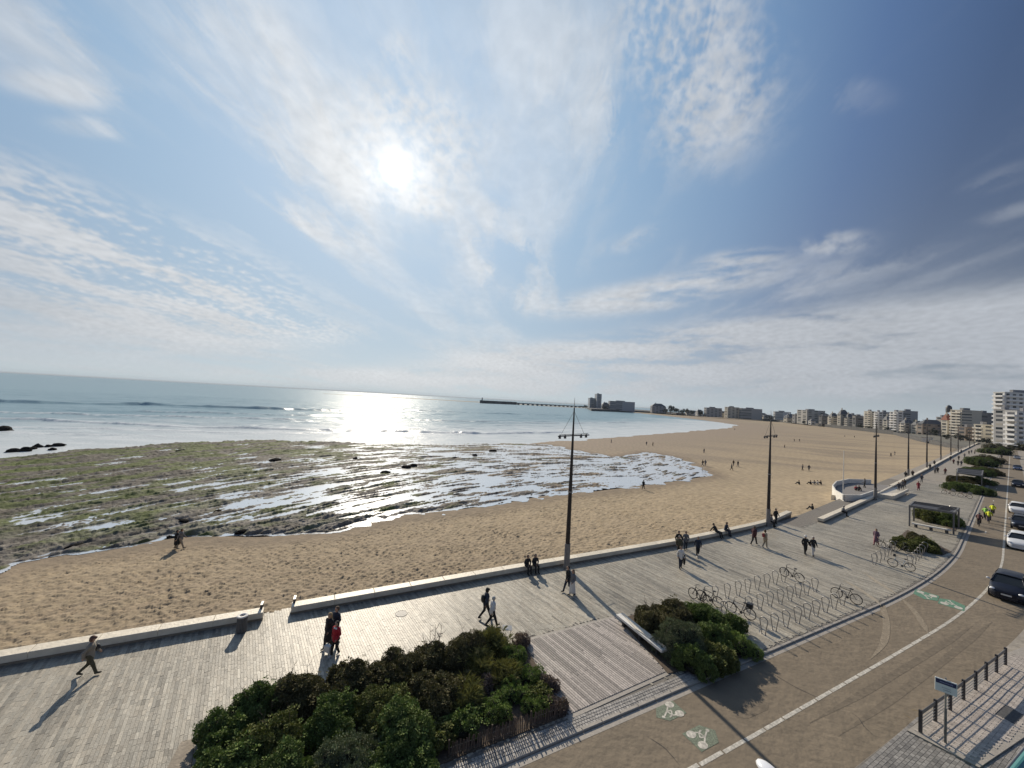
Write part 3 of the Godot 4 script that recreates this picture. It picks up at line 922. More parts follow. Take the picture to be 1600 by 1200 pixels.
	prism(st, shrunk(DECK, -0.02), -0.1, -0.012)
	obj("deck_base", done(st), M.joint, deck)
	var boards := []
	for v in 6:
		var g := 0.25 + 0.055 * v
		var w: StandardMaterial3D = worn(g, g * 0.89, g * 0.79, 0.62, 1.1, 0.35, 0.5) if v == 0 else boards[0].duplicate()
		w.albedo_color = lin(g, g * 0.88, g * 0.78)
		boards.append(w)
	var fr0: Array = frame(4.0)
	var run := dir(-36.0)
	var side := run.cross(Vector3.UP)
	var poly := shrunk(DECK, 0.0)
	var c0 := Vector2(4.74, -19.65)
	var k := -40
	while k < 41:
		var q := Vector3(c0.x, 0, c0.y) + side * (k * 0.128)
		# where this line of boards enters and leaves the deck
		var line := Geometry2D.intersect_polyline_with_polygon(PackedVector2Array([Vector2(q.x - run.x * 12, q.z - run.z * 12), Vector2(q.x + run.x * 12, q.z + run.z * 12)]), poly)
		for part in line:
			var a := Vector3(part[0].x, 0, part[0].y)
			var b := Vector3(part[1].x, 0, part[1].y)
			var full := a.distance_to(b)
			var t := 0.0
			while t < full - 0.05:
				var ln := minf(rng.randf_range(1.6, 3.2), full - t)
				if full - t - ln < 0.4: ln = full - t
				st = stool()
				box(st, Vector3.ZERO, Vector3(0.116, 0.03, ln - 0.008), Basis.IDENTITY, 0.006)
				var m := obj("plank", done(st), boards[rng.randi() % 6], deck)
				m.position = a.lerp(b, (t + ln / 2) / full) + Vector3(0, -0.006 + rng.randf_range(-0.002, 0.002), 0)
				m.rotation.y = atan2(run.x, run.z)
				t += ln
		k += 1
	# stone edging of the deck
	var edging := struct("deck_edging", edge_strip(DECK, 0.20, 0.002), M.kerb)
	tag(edging, "narrow stone edging round the board deck")

func edge_strip(p: Array, width: float, y: float) -> ArrayMesh:
	var st := stool()
	flat(st)
	var a := shrunk(p, 0.0)
	var b := shrunk(p, -width)
	for i in p.size():
		var j := (i + 1) % p.size()
		var c: Vector2 = p[i]
		var d: Vector2 = p[j]
		var nrm := (d - c).normalized().orthogonal() * width
		var mid := (c + d) / 2 + nrm * 0.1
		if Geometry2D.is_point_in_polygon(mid, PackedVector2Array(p)): nrm = -nrm
		box(st, Vector3((c.x + d.x) / 2 + nrm.x / 2, -0.05, (c.y + d.y) / 2 + nrm.y / 2), Vector3(width, 0.05 + y, (d - c).length() + width), Basis(Vector3.UP, atan2((d - c).x, (d - c).y)), 0.004)
	return done(st)

func make_road() -> void:
	var o := struct("road", ribbon(-36, 396, -13.0, 0.0, -0.0740, 0.0, 2.0), M.asphalt)
	tag(o, "brown grey asphalt road curving away beside the promenade")
	# kerb stones
	var kerb := struct("kerb", ribbon(-36, 396, -0.02, 0.0, -0.0750, 0.0, 2.0), M.kerb)
	tag(kerb, "low granite kerb between the promenade and the road")
	var st := stool()
	box(st, Vector3(0, -0.2, 0), Vector3(0.16, 0.205, 0.985), Basis.IDENTITY, 0.02)
	var km := done(st)
	for i in range(-6, 130):
		var s := float(i)
		var fr: Array = frame(s + 0.5)
		var q := obj("kerb_stone", km, M.kerb, kerb)
		q.position = along(s + 0.5, 0.0)
		q.rotation.y = atan2(fr[1].x, fr[1].z)
	obj("far_kerb", ribbon(124, 396, -0.08, 0.08, 0.005, 0.09, 2.0), M.kerb, kerb)
	# gutter strip of pale stone
	o = struct("gutter", ribbon(-30, 200, -0.36, -0.10, -0.0690), M.kerb)
	tag(o, "pale gutter strip along the kerb")
	# the centre line: long dashes with thin gaps
	var line := thing("centre_line", "long white line of dashes painted along the middle of the road", "road marking", Vector3.ZERO)
	tag(line, "", "", "", "structure")
	var s := -14.0
	while s < 330.0:
		var e := s + (1.32 if s < 60.0 else 6.0)
		var off := lerpf(-2.74, -2.95, clampf(s / 9.0, 0.0, 1.0)) + 0.10 * clampf((s - 22.0) / 15.0, 0.0, 1.0)
		obj("dash", ribbon(s, e - 0.07, off - 0.075, off + 0.075, -0.0680), M.white_paint, line)
		s = e
	var edge := struct("edge_line", ribbon(60, 330, -5.75, -5.62, -0.0680, 0.0, 2.0), M.white_paint)
	tag(edge, "thin white line along the far right of the road")
	# short dashes in the middle of the cycle track
	for i in 9:
		var d := obj("lane_dash", ribbon(67.0 + i * 11.0, 68.6 + i * 11.0, -1.5, -1.38, -0.0680), M.white_paint)
		tag(d, "short white dash in the cycle track, %s from the cyclists going away" % ORD[i], "road marking", "short dashes in the cycle track")
	# dusty wheel tracks that sweep from the paving on to the road
	var tr := struct("sand_track", sweep([Vector2(29.99, -31.69), Vector2(26.73, -27.46), Vector2(24.59, -24.94), Vector2(22.32, -22.82), Vector2(20.12, -21.26)], 0.17, -0.0665), M.dust)
	tag(tr, "pale sandy wheel track curving across the cycle track, the left one")
	tr = struct("sand_track", sweep([Vector2(29.34, -28.70), Vector2(28.52, -27.14), Vector2(27.34, -25.42), Vector2(26.32, -24.10)], 0.17, -0.0665), M.dust)
	tag(tr, "pale sandy wheel track curving across the cycle track, the right one")
	tr = struct("sand_track", sweep([Vector2(27.18, -31.20), Vector2(27.05, -29.43), Vector2(26.72, -27.92), Vector2(26.40, -27.20)], 0.16, 0.006), M.pale_dust)
	tag(tr, "pale sandy wheel track on the paving beside the standing bicycle")
	tr = struct("sand_track", sweep([Vector2(30.32, -32.73), Vector2(29.77, -30.75), Vector2(29.39, -29.02)], 0.16, 0.006), M.pale_dust)
	tag(tr, "pale sandy wheel track on the paving leading to the road")
	make_cycle_marks()
	# cracks, patches and stains
	var cracks := [[[Vector2(15.69, -17.43), Vector2(15.76, -17.13), Vector2(15.58, -16.70), Vector2(15.58, -16.24)], "thin crack across the lane near the crossing setts"], [[Vector2(43.88, -37.43), Vector2(43.39, -36.50), Vector2(44.04, -36.44), Vector2(44.03, -35.75)], "thin crack across the cycle track above the dark car"], [[Vector2(13.59, -20.00), Vector2(14.22, -18.87), Vector2(14.91, -18.14)], "long fine crack beside the shrub shadow"], [[Vector2(6.04, -15.63), Vector2(6.58, -15.11), Vector2(6.83, -14.46)], "fine crack at the bottom of the cycle track"]]
	for e in cracks:
		var k := struct("crack", sweep(e[0], 0.012, -0.0665), M.black)
		tag(k, e[1])
	var stains := [[[Vector2(13.30, -16.71), Vector2(17.15, -18.57), Vector2(23.28, -21.63), Vector2(30.51, -25.30)], 0.16, "darker tyre lane left in the car lane"], [[Vector2(14.02, -16.14), Vector2(18.20, -18.26), Vector2(24.00, -21.32), Vector2(32.53, -25.92)], 0.16, "darker tyre lane nearest the railing in the car lane"], [[Vector2(10.27, -16.83), Vector2(12.23, -17.72)], 0.25, "dark repair patch beside the white line"]]
	for e in stains:
		var k := struct("tyre_lane", sweep(e[0], e[1], -0.0695), M.tyre)
		tag(k, e[2])
	# the right-hand side: pavement, raised island
	o = struct("pavement", ribbon(-36, 396, -30.0, SIDE, -0.0650, 0.0, 2.0), M.far_paving)
	tag(o, "paved ground on the right of the road")
	make_island()
	# flat grey slab beside the near bed and two worn yellow marks by the railing
	var slab := stool()
	prism(slab, PackedVector2Array([Vector2(-11.04, -14.20), Vector2(-10.68, -14.35), Vector2(-9.74, -13.00), Vector2(-10.52, -12.81)]), -0.05, 0.03)
	o = struct("stone_slab", done(slab), M.stone_dark)
	tag(o, "flat dark grey slab at the left tip of the near bed")
	for e in [[[Vector2(18.10, -17.53), Vector2(18.14, -17.29)], "short worn yellow stroke on the road left of the railing"], [[Vector2(18.71, -17.78), Vector2(18.94, -17.76)], "short yellow hook painted by the railing's left end"]]:
		var y := obj("yellow_mark", sweep(e[0], 0.035, -0.066), worn(0.5, 0.33, 0.07, 0.8, 1.5, 0.4, 0.0))
		tag(y, e[1], "road marking")
	var land := PackedVector2Array()
	for q in WALL.slice(8): land.append(q)
	land.append_array(PackedVector2Array([Vector2(379, -1200), Vector2(3000, -1200), Vector2(3000, 40), Vector2(330, -215)]))
	st = stool()
	prism(st, land, -0.6, -0.13)
	o = struct("land", done(st), worn(0.16, 0.15, 0.12, 0.9, 0.02, 0.4, 0.3))
	tag(o, "low land behind the bay carrying the town")

const SIDE := -5.36
const ORD := ["first", "second", "third", "fourth", "fifth", "sixth", "seventh", "eighth", "ninth", "tenth", "eleventh", "twelfth", "thirteenth", "fourteenth"]

func sweep(p: Array, half: float, y: float) -> ArrayMesh:
	var c := Curve2D.new()
	for i in p.size():
		var t: Vector2 = (p[mini(i + 1, p.size() - 1)] - p[maxi(i - 1, 0)]) * 0.16
		c.add_point(p[i], -t, t)
	var pts := c.tessellate_even_length(5, 0.4)
	var st := stool()
	flat(st)
	for i in pts.size() - 1:
		var d := (pts[i + 1] - pts[i]).normalized().orthogonal()
		var f0 := half * clampf(minf(i, pts.size() - 1 - i) * 5.0 / pts.size(), 0.12, 1.0)
		var f1 := half * clampf(minf(i + 1, pts.size() - 2 - i) * 5.0 / pts.size(), 0.12, 1.0)
		var a := Vector3(pts[i].x, y, pts[i].y)
		var b := Vector3(pts[i + 1].x, y, pts[i + 1].y)
		var w := Vector3(d.x, 0, d.y)
		quad(st, a - w * f0, b - w * f1, b + w * f1, a + w * f0)
	return done(st)

# green six-sided patches with a white bicycle, heads pointing along the track
func make_cycle_marks() -> void:
	var spots := [[Vector3(31.87, -0.07, -29.34), 232.0, 1.0, "green patch with a white bicycle on the road, near the kerb by the dark car", 1.0], [Vector3(32.40, -0.07, -28.13), 52.0, 1.0, "green patch with a white bicycle on the road, nearest the dark car", 1.0],
		[Vector3(7.51, -0.07, -16.94), 243.0, 1.0, "worn white bicycle sign with a faint green patch, beside the kerb below the deck", 0.75], [Vector3(8.25, -0.07, -15.71), 63.0, 1.0, "worn white bicycle sign on a green patch next to the white line", 0.9]]
	for e in spots:
		var t := thing("cycle_sign", e[3], "road marking", e[0], face(e[1]), "bicycle signs painted on the cycle track")
		var fresh: bool = e[3].begins_with("green")
		if not fresh: t.scale = Vector3(0.78, 1.0, 0.78)
		var st := stool()
		var g: float = e[4]
		prism(st, PackedVector2Array([Vector2(-0.62 * g, -0.75), Vector2(0.62 * g, -0.75), Vector2(0.62 * g, 0.55), Vector2(0, 1.05), Vector2(-0.62 * g, 0.55)]), 0.0, 0.0035, false)
		obj("patch", done(st), M.fresh_green if fresh else M.green_paint, t)
		var q := 0.0075
		st = stool()
		for sx in [-0.33, 0.33]:
			var ring := PackedVector2Array()
			for k in 16: ring.append(Vector2(sx + 0.21 * cos(TAU * k / 16), -0.35 + 0.27 * sin(TAU * k / 16)))
			prism(st, ring, 0.0, q, false)
		obj("wheel_disc", done(st), M.white_paint, t)
		st = stool()
		for l in [[-0.28, -0.15, -0.05, 0.18], [-0.05, 0.18, 0.25, 0.12], [0.25, 0.12, 0.33, -0.1], [-0.05, 0.18, 0.0, -0.1], [0.25, 0.12, 0.0, -0.1], [-0.05, 0.2, 0.12, 0.55], [0.25, 0.15, 0.3, 0.35]]:
			var a := Vector2(l[0], l[1])
			var b := Vector2(l[2], l[3])
			var w := (b - a).normalized().orthogonal() * 0.038
			prism(st, PackedVector2Array([a - w, b - w, b + w, a + w]), 0.0, q + 0.001 * absf(l[0]), false)
		obj("frame", done(st), M.white_paint, t)
		st = stool()
		var hd := PackedVector2Array()
		for k in 10: hd.append(Vector2(0.15 + 0.09 * cos(TAU * k / 10), 0.66 + 0.1 * sin(TAU * k / 10)))
		prism(st, hd, 0.0, q, false)
		obj("rider_head", done(st), M.white_paint, t)

func make_island() -> void:
	var p := [Vector2(17.24, -16.53), Vector2(18.34, -14.98), Vector2(22.21, -16.57), Vector2(30.81, -20.55), Vector2(35.81, -25.19), Vector2(30.97, -23.17), Vector2(29.03, -22.43)]
	var st := stool()
	prism(st, shrunk(p, 0.0), -0.14, 0.0)
	var o := struct("kerb_island", done(st), M.kerb)
	tag(o, "raised paved island with pale kerb beside the road")
	var cube := stool()
	box(cube, Vector3(0, 0, 0), Vector3(0.135, 0.012, 0.235), Basis.IDENTITY, 0.006)
	var cm := done(cube)
	var inner := shrunk(p, 0.22)
	var c0 := Vector3(Vector3(20.48, 0.00, -17.43).x, 0.0, Vector3(20.48, 0.00, -17.43).z)
	var u := dir(62.0)
	var n := dir(-28.0)
	var xf := []
	var cs := []
	for i in range(-34, 70):
		for k in range(-34, 34):
			var q := c0 + u * (i * 0.146) + n * (k * 0.246 + (0.12 if i % 2 else 0.0))
			if not Geometry2D.is_point_in_polygon(Vector2(q.x, q.z), inner): continue
			xf.append(Transform3D(Basis(Vector3.UP, atan2(n.x, n.z)) * Basis(Vector3.BACK, rng.randfn(0, 0.01)), q + Vector3(0, 0.001 + rng.randf() * 0.004, 0)))
			var g := rng.randf_range(0.38, 0.55)
			cs.append(Color(g, g * 0.88, g * 0.76))
	multi("paving_stone", cm, M.paver, xf, cs, o)
	# grey cover plate and setts of the crossing in front
	st = stool()
	prism(st, PackedVector2Array([Vector2(23.60, -18.30), Vector2(23.69, -17.73), Vector2(22.54, -17.17), Vector2(22.38, -17.71)]), 0.0, 0.022)
	var plate := obj("access_cover", done(st), M.cover)
	tag(plate, "grey stone access cover let into the paved island by its back edge", "cover")
	xf = []
	cs = []
	var c1 := Vector3(15.51, -0.10, -15.28)
	for i in range(-30, 24):
		for k in range(-12, 26):
			var q := c1 + u * (k * 0.246 + (0.1 if i % 2 else 0.0)) - dir(152.0) * 0.0 + dir(152.0) * (i * 0.122)
			var v := Vector2(q.x, q.z)
			if Geometry2D.is_point_in_polygon(v, shrunk(p, -0.03)): continue
			var rel := q - along(0, 0)
			if rel.dot(frame(0)[2]) > SIDE - 0.03: continue
			xf.append(Transform3D(Basis(Vector3.UP, atan2(u.x, u.z)) * Basis(Vector3.BACK, rng.randfn(0, 0.012)), Vector3(q.x, -0.0620 + rng.randf() * 0.004, q.z)))
			var g := rng.randf_range(0.17, 0.34)
			cs.append(Color(g, g * 0.93, g * 0.84))
	var base := stool()
	box(base, Vector3.ZERO, Vector3(0.115, 0.012, 0.235), Basis.IDENTITY, 0.005)
	var cr := struct("crossing_setts", ribbon(6.0, 17.0, -9.5, SIDE - 0.01, -0.0610), M.joint)
	tag(cr, "strip of grey setts at the side of the road in front of the island")
	multi("sett", done(base), M.paver, xf, cs, cr)

# ---------------------------------------------------------------- bench walls
func make_walls() -> void:
	var mats := []
	for v in 4:
		var m: StandardMaterial3D = M.stone.duplicate()
		var g := 0.68 + 0.035 * v
		m.albedo_color = lin(g, g * 0.89, g * 0.70)
		mats.append(m)
	var runs := [
		["long low pale stone bench wall on the left, ending at the gap to the beach", [Vector3(-28.6, 0, -13.5), Vector3(-21.4, 0, -17.25), Vector3(-12.90, 0.00, -21.54)], 2.25],
		["long pale stone bench wall that curves past the first two lamp masts", [Vector3(-11.73, 0.00, -22.19), Vector3(0.78, 0.00, -28.76), Vector3(15.74, 0.00, -36.36), Vector3(22.45, 0.00, -40.10), Vector3(30.41, 0.00, -44.89), Vector3(36.91, 0.00, -50.04)], 2.25],
		["shorter pale stone bench wall between the beach gap and the ramp", [Vector3(38.74, 0.00, -47.26), Vector3(60.21, 0.00, -63.24)], 2.25],
		["pale stone bench wall running far away past the ramp", [Vector3(74.33, 0.00, -74.42), Vector3(113.03, 0.00, -104.16), Vector3(201.70, 0.00, -173.09), Vector3(357.89, 0.00, -293.35)], 4.5]]
	for w in runs:
		var t := thing("stone_bench_wall", w[0], "wall", Vector3.ZERO)
		var c := Curve3D.new()
		for i in w[1].size():
			var p: Vector3 = w[1][i]
			var tn: Vector3 = (w[1][mini(i + 1, w[1].size() - 1)] - w[1][maxi(i - 1, 0)]).normalized() * 2.0
			c.add_point(p, -tn, tn)
		var full := c.get_baked_length()
		var n := int(round(full / w[2]))
		for i in n:
			var a := c.sample_baked(full * i / n)
			var b := c.sample_baked(full * (i + 1) / n)
			var d := (b - a).normalized()
			var sea := Vector3(d.z, 0, -d.x)
			var ln := a.distance_to(b) - 0.012
			var m := (a + b) / 2
			var st := stool()
			box(st, Vector3(0, 0.16, 0), Vector3(0.62, 0.30, ln), Basis.IDENTITY, 0.018)
			var q := obj("bench_block", done(st), mats[rng.randi() % 4], t)
			q.position = m + sea * 0.29
			q.rotation.y = atan2(d.x, d.z)
			st = stool()
			box(st, Vector3(0, -0.6, 0), Vector3(0.5, 0.758, ln + 0.012))
			q = obj("footing", done(st), M.stone_dark, t)
			q.position = m + sea * 0.31
			q.rotation.y = atan2(d.x, d.z)
	# dark capped posts at the gap
	for e in [[Vector3(-13.12, 0.00, -21.71), "dark square post at the left side of the gap to the beach"], [Vector3(-11.72, 0.00, -22.48), "dark square post at the right side of the gap to the beach"]]:
		var t := thing("gap_post", e[1], "post", e[0] + dir(-27.0) * 0.35, 0.4, "posts at the gap in the bench wall")
		var st := stool()
		box(st, Vector3.ZERO, Vector3(0.12, 0.66, 0.42), Basis.IDENTITY, 0.01)
		obj("post", done(st), M.dark_steel, t)
		st = stool()
		box(st, Vector3(0, 0.662, 0), Vector3(0.14, 0.03, 0.44), Basis.IDENTITY, 0.01)
		obj("cap", done(st), M.steel, t)
	# low wedge-shaped ramp block beyond the third mast
	var rp := thing("ramp_block", "low grey wedge of the ramp to the beach behind the third lamp mast", "ramp", Vector3.ZERO)
	var st := stool()
	flat(st)
	var a := Vector3(61.92, 0.00, -64.65)
	var b := Vector3(62.99, 0.00, -63.03)
	var c := Vector3(72.79, 0.00, -70.24)
	var d := Vector3(72.29, 0.00, -72.62)
	var up := Vector3(0, 0.62, 0)
	quad(st, a, b, b + up, a + up); quad(st, b, c, c + Vector3(0, 0.02, 0), b + up)
	quad(st, a + up, b + up, c + Vector3(0, 0.02, 0), d + Vector3(0, 0.5, 0)); quad(st, d, a, a + up, d + Vector3(0, 0.5, 0)); quad(st, c, d, d + Vector3(0, 0.5, 0), c + Vector3(0, 0.02, 0))
	obj("wedge", done(st), M.stone, rp)
	st = stool()
	for e in [[a, d], [b, c]]:
		var mid: Vector3 = (e[0] + e[1]) / 2
		var dd: Vector3 = (e[1] - e[0])
		box(st, mid + Vector3(0, 0.3, 0), Vector3(0.25, 0.42, dd.length()), Basis(Vector3.UP, atan2(dd.x, dd.z)), 0.02)
	obj("side_wall", done(st), M.stone, rp)

# ---------------------------------------------------------------- planting
func sprig(n: int, leaf: float, width: float, reach: float) -> ArrayMesh:
	var st := stool()
	flat(st)
	for i in n:
		var a := TAU * i / n * 2.4
		var e := rng.randf_range(-0.15, 1.2)
		var d := Vector3(cos(a) * cos(e), sin(e), sin(a) * cos(e))
		var root := d * reach * rng.randf_range(0.25, 0.6)
		var tip := root + (d + Vector3(0, rng.randf_range(-0.4, 0.3), 0)).normalized() * leaf
		var w := d.cross(Vector3(rng.randfn(), 1.5, rng.randfn())).normalized() * width
		var mid := root.lerp(tip, 0.5) + Vector3(0, 0.15 * leaf, 0)
		tri(st, root, mid + w, tip)
		tri(st, root, tip, mid - w)
	return done(st)

var sprigs := {}

# kinds: dark (olive, reddish tips), green (glossy), fresh (looser), grassy, dead
func make_shrub(called: String, label: String, at: Vector3, rx: float, rz: float, h: float, kind: String, group: String, dense := 1.0, turn := 0.0) -> Node3D:
	if sprigs.is_empty():
		sprigs = {"leafy": sprig(11, 0.07, 0.022, 0.10), "small": sprig(12, 0.05, 0.014, 0.10), "blade": sprig(9, 0.30, 0.010, 0.10)}
	var t := thing(called, label, "shrub", at, turn, group)
	var a := Color(0.062, 0.086, 0.026)
	var b := Color(0.125, 0.160, 0.046)
	match kind:
		"dark":
			a = Color(0.060, 0.053, 0.025)
			b = Color(0.120, 0.104, 0.048)
		"olive":
			a = Color(0.075, 0.082, 0.026)
			b = Color(0.135, 0.140, 0.045)
		"fresh":
			a = Color(0.095, 0.130, 0.036)
			b = Color(0.16, 0.205, 0.055)
		"grassy":
			a = Color(0.14, 0.15, 0.05)
			b = Color(0.21, 0.19, 0.075)
		"dead":
			a = Color(0.12, 0.085, 0.075)
			b = Color(0.19, 0.145, 0.125)
		"silver":
			a = Color(0.075, 0.088, 0.050)
			b = Color(0.135, 0.150, 0.085)
	# a bush is a handful of rounded branches, each a heap of leafy tufts
	var xf := []
	var cs := []
	var tone := noise(0.8, FastNoiseLite.TYPE_SIMPLEX, 2, int(at.x * 31.0))
	var heads := clampi(int(2.5 + rx * rz * 4.5), 3, 9) if rx < 2.0 else 12
	var inside := stool()
	for k in heads:
		var ha := k * 2.39996 + rng.randf() * 0.6
		var hr := 0.92 * sqrt((k + 0.3) / heads)
		var hh := h * (1.0 - 0.42 * hr * hr) * rng.randf_range(0.66, 1.15)
		var hc := Vector3(cos(ha) * hr * rx, 0, sin(ha) * hr * rz)
		var size := 1.12 / sqrt(float(heads)) * rng.randf_range(0.8, 1.2)
		var ex := maxf(rx * size, 0.2)
		var ez := maxf(rz * size, 0.2)
		var ey := minf(hh * 0.62, maxf(ex, ez) * 1.25)
		var mood := rng.randf()
		var lumps := clampi(int(dense * 62.0 * (ex * ez + 0.5 * (ex + ez) * ey)), 9, 46)
		for i in lumps:
			var el := asin(lerpf(-0.55, 1.0, (i + 0.5) / lumps))
			var az := i * 2.39996 + rng.randf() * 0.6
			var d := Vector3(cos(az) * cos(el), sin(el), sin(az) * cos(el))
			var bulge := 0.92 + 0.30 * tone.get_noise_3d(d.x * 1.6 + k, d.y * 1.6, d.z * 1.6) + rng.randf_range(-0.12, 0.10)
			var c := hc + Vector3(d.x * ex, hh - ey + d.y * ey, d.z * ez) * Vector3(bulge, 1.0, bulge)
			var r := rng.randf_range(0.11, 0.22) * clampf(h / 1.2, 0.5, 1.25)
			if c.y < 0.05: c.y = rng.randf_range(0.05, 0.2)
			var shade := 0.5 * mood + 0.5 * rng.randf()
			for j in int(19 * (1.0 if kind != "grassy" else 0.6)):
				var n := Vector3(rng.randfn(), rng.randfn() + 0.7, rng.randfn()).normalized()
				if n.dot(d) < -0.3: n = -n
				var p := c + n * r * rng.randf_range(0.7, 1.1)
				if p.y < 0.02: p.y = rng.randf() * 0.15
				var x := n.cross(Vector3(rng.randfn(), rng.randfn(), rng.randfn())).normalized()
				var bs := Basis(x, n, x.cross(n)).scaled(Vector3.ONE * rng.randf_range(0.7, 1.3))
				xf.append(Transform3D(bs, p))
				cs.append(a.lerp(b, clampf(0.6 * shade + 0.4 * rng.randf(), 0, 1)) * rng.randf_range(1.2, 1.9))
		for j in int(9 * dense):   # young shoots that stand out of the mass
			var q := hc + Vector3(rng.randfn() * ex * 0.5, hh + rng.randf_range(-0.05, 0.14), rng.randfn() * ez * 0.5)
			xf.append(Transform3D(Basis(Vector3.UP, rng.randf() * TAU).scaled(Vector3.ONE * rng.randf_range(0.8, 1.5)), q))
			cs.append(b * rng.randf_range(1.4, 2.3))
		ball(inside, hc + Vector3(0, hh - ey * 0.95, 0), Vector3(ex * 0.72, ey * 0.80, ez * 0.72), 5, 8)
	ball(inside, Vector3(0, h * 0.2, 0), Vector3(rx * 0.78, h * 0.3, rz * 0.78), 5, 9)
	var leaf_kind: String = {"grassy": "blade", "dead": "small", "silver": "small", "fresh": "small"}.get(kind, "leafy")
	multi("foliage", sprigs[leaf_kind], M.leaf, xf, cs, t)
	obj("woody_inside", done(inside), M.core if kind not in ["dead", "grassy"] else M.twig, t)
	return t

func bare_stem(t: Node3D, p: Vector3, h: float, thick := 0.016, lean := 0.15) -> void:
	var st := stool()
	var pts := []
	var rad := []
	var q := p
	var d := Vector3(rng.randfn() * lean, 1, rng.randfn() * lean).normalized()
	for i in 7:
		pts.append(q)
		rad.append(thick * (1.0 - i / 7.5))
		q += d * h / 6.0
		d = (d + Vector3(rng.randfn(), rng.randf() * 0.3, rng.randfn()) * 0.16).normalized()
	tube(st, pts, rad, 5)
	for i in 5:
		var j := rng.randi_range(2, 5)
		var e := (Vector3(rng.randfn(), rng.randf_range(0.3, 1.0), rng.randfn())).normalized()
		var ln := h * rng.randf_range(0.12, 0.3)
		tube(st, [pts[j], pts[j] + e * ln * 0.5 + Vector3(0, 0.01, 0), pts[j] + e * ln * 0.8 + Vector3(0, ln * 0.3, 0)], [thick * 0.5, thick * 0.35, thick * 0.15], 4)
	obj("bare_stem", done(st), M.twig, t)

